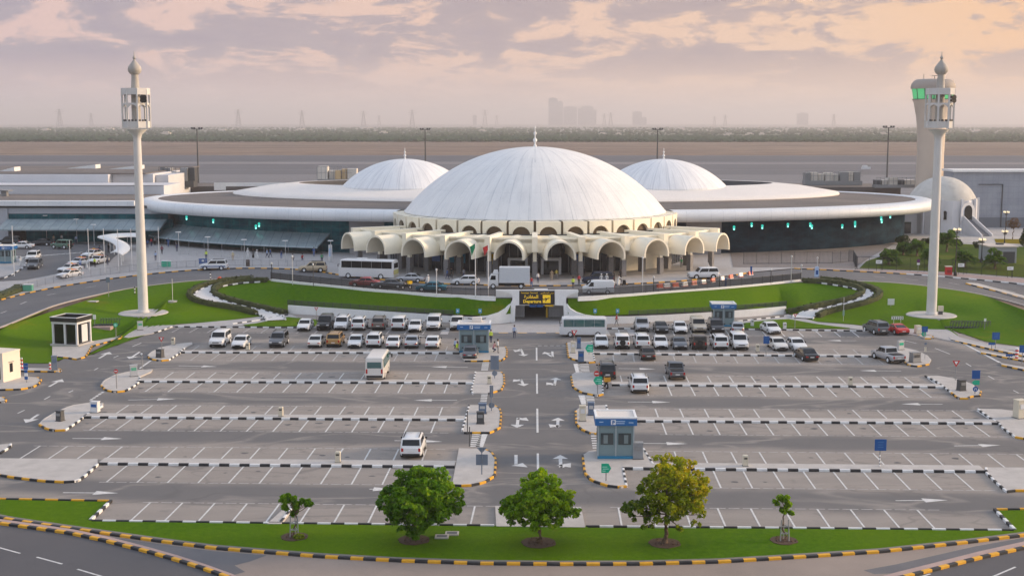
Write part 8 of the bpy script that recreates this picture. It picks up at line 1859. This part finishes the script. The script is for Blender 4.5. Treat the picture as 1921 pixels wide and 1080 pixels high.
def pylon(px, pyt, Y, label):
    Y *= 2.3
    b = Vector((atY(px, 300, Y).x, Y, PZ)); H = ztop(b, pyt) - PZ; o = thing('power_pylon', label, 'power pylon', b, 0, 'power pylons along the horizon'); mb = MB(); W = H * .13; t = H * .010
    def lv(z): return W * (1 - z / H) + W * .12
    for sx in (-1, 1):
        for sy in (-1, 1): mb.bar((sx * lv(0), sy * lv(0), 0), (sx * lv(H), sy * lv(H), H), t * 1.6)
    for k in range(7):
        z0, z1 = H * k / 7, H * (k + 1) / 7
        for sy in (-1, 1): mb.bar((-lv(z0), sy * lv(z0), z0), (lv(z1), sy * lv(z1), z1), t); mb.bar((lv(z0), sy * lv(z0), z0), (-lv(z1), sy * lv(z1), z1), t)
    mb.build('lattice_mast', M_PYL, o); mb = MB()
    for z, w in ((.72, .2), (.83, .25), (.94, .17)): mb.bar((-H * w, 0, H * z), (H * w, 0, H * z), t * 1.8)
    mb.build('cross_arm', M_PYL, o)
for px, pyt, Y, lab in [(115, 204, 3000, 'lattice pylon on the horizon at the far left of the plain'), (174, 212, 3400, 'shorter lattice pylon just left of the western minaret balcony'), (449, 205, 2900, 'tallest looking lattice pylon between the minaret and the floodlight mast'), (568, 207, 3000, 'lattice pylon standing alone to the right of the tallest one'), (683, 208, 3200, 'lattice pylon left of the pair near the middle floodlight mast'), (712, 216, 3800, 'small lattice pylon close to a larger one on its left'), (774, 206, 3000, 'lattice pylon beside the floodlight mast left of the big dome'), (910, 206, 3400, 'slim lattice pylon above the left flank of the big dome'), (932, 216, 3900, 'small lattice pylon next to the slim one above the big dome'), (1133, 213, 3500, 'first of two close pylons right of the hazy towers'), (1145, 211, 3300, 'second of two close pylons right of the hazy towers'), (1339, 218, 3700, 'faint pylon between the hazy block and the control tower'), (1359, 215, 3600, 'faint pylon, right one of a close pair right of the hazy block'), (1562, 214, 3300, 'lattice pylon left of the control tower')]: pylon(px, pyt, Y, lab)
M_CITY, g = newmat('city_facade'); o_ = g.obj(); x, y, z = g.sep(o_); fz = g.math('FRACT', g.math('MULTIPLY', z, .25)); fx = g.math('FRACT', g.math('MULTIPLY', x, .2)); wn = g.math('MULTIPLY', g.math('GREATER_THAN', fz, .45), g.math('GREATER_THAN', fx, .4)); g.out(g.mix(wn, (.40, .38, .38), (.13, .14, .17)), .7)
YC = 10500
def cityblock(parts, label):
    x0 = atY(parts[0][0], 200, YC).x; o = thing('tower_block', label, 'tower block', (x0, YC, PZ)); k = YC / FPX
    for i, (pa, pb, pt) in enumerate(parts):
        xa, xb = atY(pa, 200, YC).x - x0, atY(pb, 200, YC).x - x0; H = ztop((0, YC), pt) - PZ; MB().box(((xa + xb) / 2, i * 9 % 25, 0), (xb - xa, 40, H)).build('facade_block', M_CITY, o)
        MB().box(((xa + xb) / 2, i * 9 % 25, H), ((xb - xa) * .5, 20, 6)).build('roof_plant_room', M_CITY, o)
cityblock([(1029, 1046, 185), (1046, 1056, 191)], 'tallest hazy tower block on the horizon, stepped on its right side'); cityblock([(1057, 1082, 201)], 'hazy slab block between the tallest tower and the rounded one'); cityblock([(1084, 1090, 204), (1090, 1113, 200), (1113, 1119, 207)], 'broad hazy tower block on the right of the skyline cluster'); cityblock([(1187, 1204, 210), (1204, 1213, 221)], 'small separate hazy block to the right of the skyline cluster'); cityblock([(1496, 1516, 213)], 'very faint broad block far right, left of the control tower'); cityblock([(887, 894, 217)], 'faint narrow block above the left flank of the big dome')
# ground service kit seen on the apron
for px, Y, lab in ((1625, 700, 'small white vehicle far out on the taxiway right of the big dome'), (45, 560, 'small pale vehicle far out on the apron at the left')):
    x = atY(px, 300, Y).x; o = thing('service_vehicle', lab, 'vehicle', (x, Y, PZ + .1)); MB().box((0, 0, .5), (4.5, 2, 1.2)).build('body', M_POLE, o); MB().box((-.6, 0, 1.7), (2.6, 1.8, .9), top=(.8, .85)).build('cab', M_POLE, o)

# ================================================================== people
def person_mesh(name, joints, edges, radii, mats_fn, root=0):
    me = bpy.data.meshes.new(name); me.from_pydata(joints, edges, []); o = bpy.data.objects.new(name, me); COL.objects.link(o)
    sk = o.modifiers.new('skin', 'SKIN'); sk.use_smooth_shade = True; lay = me.skin_vertices[0] if me.skin_vertices else None
    for i, r in enumerate(radii): me.skin_vertices[0].data[i].radius = r if isinstance(r, tuple) else (r, r)
    me.skin_vertices[0].data[root].use_root = True
    ss = o.modifiers.new('sub', 'SUBSURF'); ss.levels = 1; ss.render_levels = 1
    dg = bpy.context.evaluated_depsgraph_get(); dg.update(); m2 = bpy.data.meshes.new_from_object(o.evaluated_get(dg)); bpy.data.objects.remove(o); bpy.data.meshes.remove(me)
    return m2
def build_body(pose, robe=False):
    """continuous figure: pelvis root, spine, head, arms with hands and five fingers, legs with feet"""
    lf, rf, la, ra = pose['lf'], pose['rf'], pose['la'], pose['ra']; lean = pose.get('lean', 0); drop = pose.get('drop', 0)
    J = [(0, 0, .95 - drop), (0, lean * .3, 1.12 - drop), (0, lean * .7, 1.32 - drop), (0, lean, 1.46 - drop), (0, lean - .01, 1.56 - drop), (0, lean - .02, 1.66 - drop), (0, lean - .01, 1.75 - drop)]
    Rr = [(.15, .115), (.135, .10), (.155, .105), (.07, .07), (.055, .055), (.095, .105), (.06, .07)]; E = [(i, i + 1) for i in range(6)]
    def add(p, r, par): J.append(p); Rr.append(r); E.append((par, len(J) - 1)); return len(J) - 1
    for s, arm in ((-1, la), (1, ra)):
        sh = add((s * .19, lean, 1.40 - drop), (.06, .06), 2); el = add((s * (.23 + arm[0]), lean + arm[1] * .5, 1.13 - drop + arm[2] * .5), (.043, .043), sh); wr = add((s * (.22 + arm[0] * .6), lean + arm[1], .90 - drop + arm[2]), (.03, .03), el); hd = add((s * (.22 + arm[0] * .5), lean + arm[1] * 1.1 - .02, .82 - drop + arm[2] * 1.05), (.034, .022), wr)
        b = J[hd]
        for k in range(4): add((b[0] + (k - 1.5) * .016 * s, b[1] - .02 - .006 * k, b[2] - .075 - (.012, .0, .004, .018)[k] * -1 - .01), (.009, .009), hd)
        add((b[0] - s * .035, b[1] - .035, b[2] - .02), (.009, .009), hd)
    for s, leg in ((-1, lf), (1, rf)):
        if robe:
            k = add((s * .10, leg * .4, .50), (.15, .14), 0); h_ = add((s * .10, leg * .6, .16), (.15, .13), k); f = add((s * .09, leg * .6 - .1, .045), (.05, .04), h_)
        else:
            hp = add((s * .095, 0, .88 - drop), (.095, .095), 0); kn = add((s * .10, leg * .5 - .03 - drop * .9, .48 - drop * .4), (.065, .065), hp); an = add((s * .10, leg, .09 + abs(min(0, -leg)) * .12), (.042, .045), kn); add((s * .11, leg - .15, .04 + abs(min(0, -leg)) * .05), (.04, .03), an)
    return person_mesh('person', J, E, Rr, None)
MP_SH = pm('shirt_cloth', (.5, .5, .5), .85); MP_TR = pm('trouser_cloth', (.03, .035, .05), .85); MP_SHOE = pm('shoe_leather', (.015, .014, .013), .6); M_HAIR = pm('hair_black', (.010, .009, .008), .7); M_CLOTHW = pm('headcloth_white', (.72, .72, .71), .85)
POSES = {'stand': dict(lf=.03, rf=-.04, la=(.03, -.03, .0), ra=(.03, -.04, .02)), 'walk': dict(lf=.26, rf=-.28, la=(.02, -.2, .05), ra=(.02, .18, .04), lean=-.04), 'push': dict(lf=.2, rf=-.2, la=(.0, -.42, .22), ra=(.0, -.42, .22), lean=-.12), 'crouch': dict(lf=.02, rf=-.05, la=(.04, -.35, .1), ra=(.04, -.33, .1), lean=-.22, drop=.45)}
PEO = {}
def get_person(pose, robe):
    k = (pose, robe)
    if k in PEO: return PEO[k]
    m = build_body(POSES[pose], robe); m.materials.clear()
    for q in (M_SKIN, MP_SH, MP_TR, MP_SHOE): m.materials.append(q)
    dz = POSES[pose].get('drop', 0)
    for f in m.polygons:
        c = f.center; z = c.z; f.use_smooth = True
        arm = abs(c.x) > .195 and z < 1.2
        if z > 1.50 - dz: f.material_index = 0
        elif z < .075: f.material_index = 3 if not robe else 3
        elif robe: f.material_index = 0 if (arm and ((c - Vector((c.x, c.y, 0))).z < .86 and abs(c.x) > .2 and z > .7 and f.area < .004)) else 1
        elif arm and f.area < .0035 and z < 1.0: f.material_index = 0
        elif z < .98 - dz and not arm: f.material_index = 2
        else: f.material_index = 1
    hair = MB().lathe([(.112, 1.655 - dz), (.118, 1.70 - dz), (.10, 1.775 - dz), (.05, 1.815 - dz), (0, 1.825 - dz)], 12)
    face = None; PEO[k] = (m, hair, POSES[pose].get('lean', 0)); return PEO[k]
CLOTH = {}
def cloth(c):
    if c not in CLOTH: CLOTH[c] = pm('cloth_%d' % len(CLOTH), c, .85)
    return CLOTH[c]
WHITE_, NAVY_, BLACK_, BLUE_, RED_, GREY_, LBLUE_, HIVIS_, GREEN_, TAN_, PINK_ = (.70, .70, .69), (.03, .04, .09), (.012, .012, .014), (.06, .12, .30), (.40, .03, .04), (.20, .20, .21), (.36, .46, .66), (.62, .78, .05), (.05, .30, .12), (.40, .30, .20), (.55, .25, .28)
def person(px, py, label, pose='stand', rz=0, shirt=WHITE_, trousers=NAVY_, robe=False, zf=None, head='hair', sc=1.0, vest=None):
    m, hair, lean = get_person(pose, robe); p = zf(px, py) if zf else at(px, py, .0); o = bpy.data.objects.new('person', m); COL.objects.link(o); o.location = p; o.rotation_euler = (0, 0, R(rz)); o.scale = (sc,) * 3; tag(o, label, 'person')
    for i, c in ((1, shirt), (2, trousers)): o.material_slots[i].link = 'OBJECT'; o.material_slots[i].material = cloth(c)
    h = hair.build('hair' if head == 'hair' else 'head_cloth', M_HAIR if head == 'hair' else (M_CLOTHW if head == 'white' else cloth(BLACK_)), o, (0, lean - .0, 0), smooth=60)
    if head != 'hair': h.scale = (1.12, 1.12, 1.0); h.location.z = -.02
    dz = POSES[pose].get('drop', 0)
    if vest: MB().lathe([(.175, 1.0 - dz), (.185, 1.2 - dz), (.19, 1.34 - dz), (.12, 1.44 - dz)], 12, (0, lean * .6, 0), close=False).build('safety_vest', cloth(vest), o, smooth=60); o.children[1].scale = (1.05, .8, 1)
    # simple features: eyes, nose
    f = MB(); y = lean - .12
    for s in (-1, 1): f.box((s * .035, y, 1.665 - dz), (.025, .02, .014))
    f.box((0, y - .008, 1.62 - dz), (.02, .03, .04)); return o
Z16 = lambda x, y: at(x, y, .16)
P_LIST = [(965, 634, 'person in pale blue shirt and dark trousers standing on the road before the underpass', 'stand', 180, LBLUE_, NAVY_, False, None), (1156, 611, 'person in red top walking below the long white wall', 'walk', 90, RED_, GREY_, False, None),
 (921, 643, 'person in yellow green vest standing beside the booth by the underpass', 'stand', 150, HIVIS_, NAVY_, False, Z16), (934, 662, 'person in white shirt standing at the end of the first central island', 'stand', 90, WHITE_, GREY_, False, Z16), (925, 660, 'person in pink top crouching next to the booth', 'crouch', 120, PINK_, NAVY_, False, Z16),
 (857, 660, 'person in yellow vest sitting low on the kerb left of the booth', 'crouch', 160, HIVIS_, TAN_, False, None), (853, 654, 'person in pale shirt crouching behind the one in the yellow vest', 'crouch', 150, LBLUE_, BLACK_, False, None), (895, 660, 'person in dark blue leaning to the window of the grey saloon', 'stand', 60, NAVY_, NAVY_, False, None)]
for a in P_LIST: person(*a)
HF = lambda x, y: ath(x, y, .16); HR = lambda x, y: ath(x, y, .04)
for a in [(803, 536, 'person in white robe at the rear of the silver blue saloon under the canopy', 'stand', 30, WHITE_, WHITE_, True, HR, 'white'), (839, 524, 'person in blue shirt carrying luggage under the canopy behind the teal saloon', 'walk', 60, BLUE_, NAVY_, False, HF), (847, 522, 'person in black standing with the luggage carrier under the canopy', 'stand', 20, BLACK_, BLACK_, False, HF), (870, 523, 'person in grey beside a column behind the white saloon', 'stand', 0, GREY_, NAVY_, False, HF),
 (997, 540, 'person in red shirt just right of the box truck', 'stand', 0, RED_, BLUE_, False, HR), (1009, 531, 'person in white shirt with dark trousers by the middle column', 'stand', 20, WHITE_, NAVY_, False, HF), (1035, 526, 'person in tan jacket waiting at the entrance doors', 'stand', 0, TAN_, TAN_, False, HF), (1044, 524, 'person in yellow shirt near the right entrance door', 'stand', 10, (.5, .4, .08), GREY_, False, HF), (1075, 541, 'person in bright yellow vest on the road left of the white van', 'stand', 180, HIVIS_, NAVY_, False, HR), (1086, 535, 'person in dark red standing by the navy SUV', 'stand', 30, RED_, BLACK_, False, HR),
 (1128, 534, 'person in white robe, left one of the pair behind the white van', 'stand', 10, WHITE_, WHITE_, True, HR, 'white'), (1138, 534, 'person in white robe, right one of the pair behind the white van', 'stand', -10, WHITE_, WHITE_, True, HR, 'white'), (1160, 536, 'person in long white robe pushing a luggage trolley', 'push', 90, WHITE_, WHITE_, True, HR, 'hair'), (1152, 528, 'person in black robe beside the one pushing a trolley', 'stand', 70, BLACK_, BLACK_, True, HF, 'black'), (1164, 525, 'person in black robe behind the trolley pusher', 'stand', 40, BLACK_, BLACK_, True, HF, 'black'), (1096, 520, 'person in dark suit between columns right of the doors', 'stand', 0, BLACK_, BLACK_, False, HF),
 (1328, 513, 'person in white robe near the end column of the canopy', 'stand', 0, WHITE_, WHITE_, True, HF, 'white'), (1278, 502, 'person in green vest at the far end of the canopy', 'stand', 0, GREEN_, GREY_, False, HF), (1257, 500, 'person in white standing at the dark opening under the canopy', 'stand', 0, WHITE_, NAVY_, False, HF),
 (292, 489, 'person in pale blue shirt standing alone on the pavement beside the flag with furled cloth', 'stand', 0, LBLUE_, NAVY_, False, HF), (304, 477, 'person in dark red walking towards the awning', 'walk', 180, (.2, .03, .05), BLACK_, False, HF), (316, 463, 'person in blue near the left end of the awning', 'stand', 0, BLUE_, BLUE_, False, HF), (332, 472, 'person in navy under the left end of the awning', 'stand', 0, NAVY_, NAVY_, False, HF), (387, 487, 'person in bright yellow green jacket above the blue board', 'stand', 0, HIVIS_, NAVY_, False, HF), (437, 489, 'person in cream standing at the handrail', 'stand', 0, (.6, .5, .3), TAN_, False, HF, 'white'),
 (465, 483, 'person in white robe, first of three beside the lamp under the awning', 'stand', 0, WHITE_, WHITE_, True, HF, 'white'), (475, 484, 'person in black robe between two white robes under the awning', 'stand', 0, BLACK_, BLACK_, True, HF, 'black'), (482, 486, 'person in white robe with wide stance under the awning', 'walk', 40, WHITE_, WHITE_, True, HF, 'white'), (501, 484, 'person in pale blue walking with luggage under the awning', 'walk', 90, LBLUE_, NAVY_, False, HF), (507, 483, 'person in blue right behind the one with luggage', 'walk', 90, BLUE_, NAVY_, False, HF), (528, 485, 'person in dark blue at the right part of the awning', 'stand', 0, NAVY_, BLUE_, False, HF), (550, 489, 'person in white shirt sitting at the low tables past the awning', 'crouch', 0, WHITE_, NAVY_, False, HF), (567, 489, 'person in red near the low tables past the awning', 'crouch', 20, RED_, NAVY_, False, HF), (604, 493, 'person in green standing by the white advertising pillar', 'stand', 0, GREEN_, NAVY_, False, HF), (589, 481, 'person in blue against the teal glass between awning and coach', 'stand', 0, BLUE_, BLUE_, False, HF),
 (151, 503, 'person in pale blue uniform, left one of the attendants by the taxis', 'stand', 20, LBLUE_, BLUE_, False, HF), (153, 492, 'person in blue shirt leaning at a taxi', 'stand', 90, LBLUE_, NAVY_, False, HF), (163, 504, 'person in white robe standing by the taxi nearest the canopy', 'stand', 0, WHITE_, WHITE_, True, HF, 'hair'), (178, 501, 'person in yellow vest at the rank beside the swoosh canopy', 'stand', 60, HIVIS_, BLACK_, False, HF), (202, 497, 'person in grey waiting under the swoosh canopy', 'stand', 0, GREY_, NAVY_, False, HF), (187, 478, 'person in dark blue queueing at the outer edge of the swoosh canopy', 'stand', 40, NAVY_, BLACK_, False, HF), (204, 474, 'person in black queueing in the middle of the swoosh canopy', 'stand', 0, BLACK_, BLACK_, False, HF), (215, 470, 'person in red queueing in the shade of the swoosh canopy', 'stand', 0, (.2, .03, .05), NAVY_, False, HF), (39, 499, 'person in white robe on the corner pavement by the taxi booth', 'stand', 60, WHITE_, WHITE_, True, HF, 'white'), (101, 456, 'person in tan coat before the concourse glass', 'stand', 0, TAN_, GREY_, False, HF), (116, 455, 'person in white shirt before the concourse glass', 'stand', 0, WHITE_, NAVY_, False, HF), (143, 457, 'person in pale blue before the concourse glass near a lamp', 'stand', 0, LBLUE_, NAVY_, False, HF), (268, 470, 'person in dark clothes in the crowd right of the minaret shaft', 'stand', 0, NAVY_, BLACK_, False, HF), (277, 465, 'person in blue in the crowd right of the minaret shaft', 'stand', 20, BLUE_, NAVY_, False, HF), (284, 462, 'person in red in the crowd right of the minaret shaft', 'stand', -20, RED_, NAVY_, False, HF), (291, 460, 'person in grey in the crowd right of the minaret shaft', 'stand', 0, GREY_, BLACK_, False, HF)]: person(*a)
p = ath(1171, 535, .04); tq = dup(t0, 'loaded grey luggage trolley pushed by the person in the long white robe', p, R(90), cat='luggage trolley'); del tq['group']
tag(MB().box((0, 0, .2), (.5, .75, .42)).box((0, .1, .63), (.42, .5, .2)).build('suitcase', M_BLACK, None, (p.x, p.y, p.z)), 'black suitcase on the trolley pushed by the white robed person', 'suitcase')
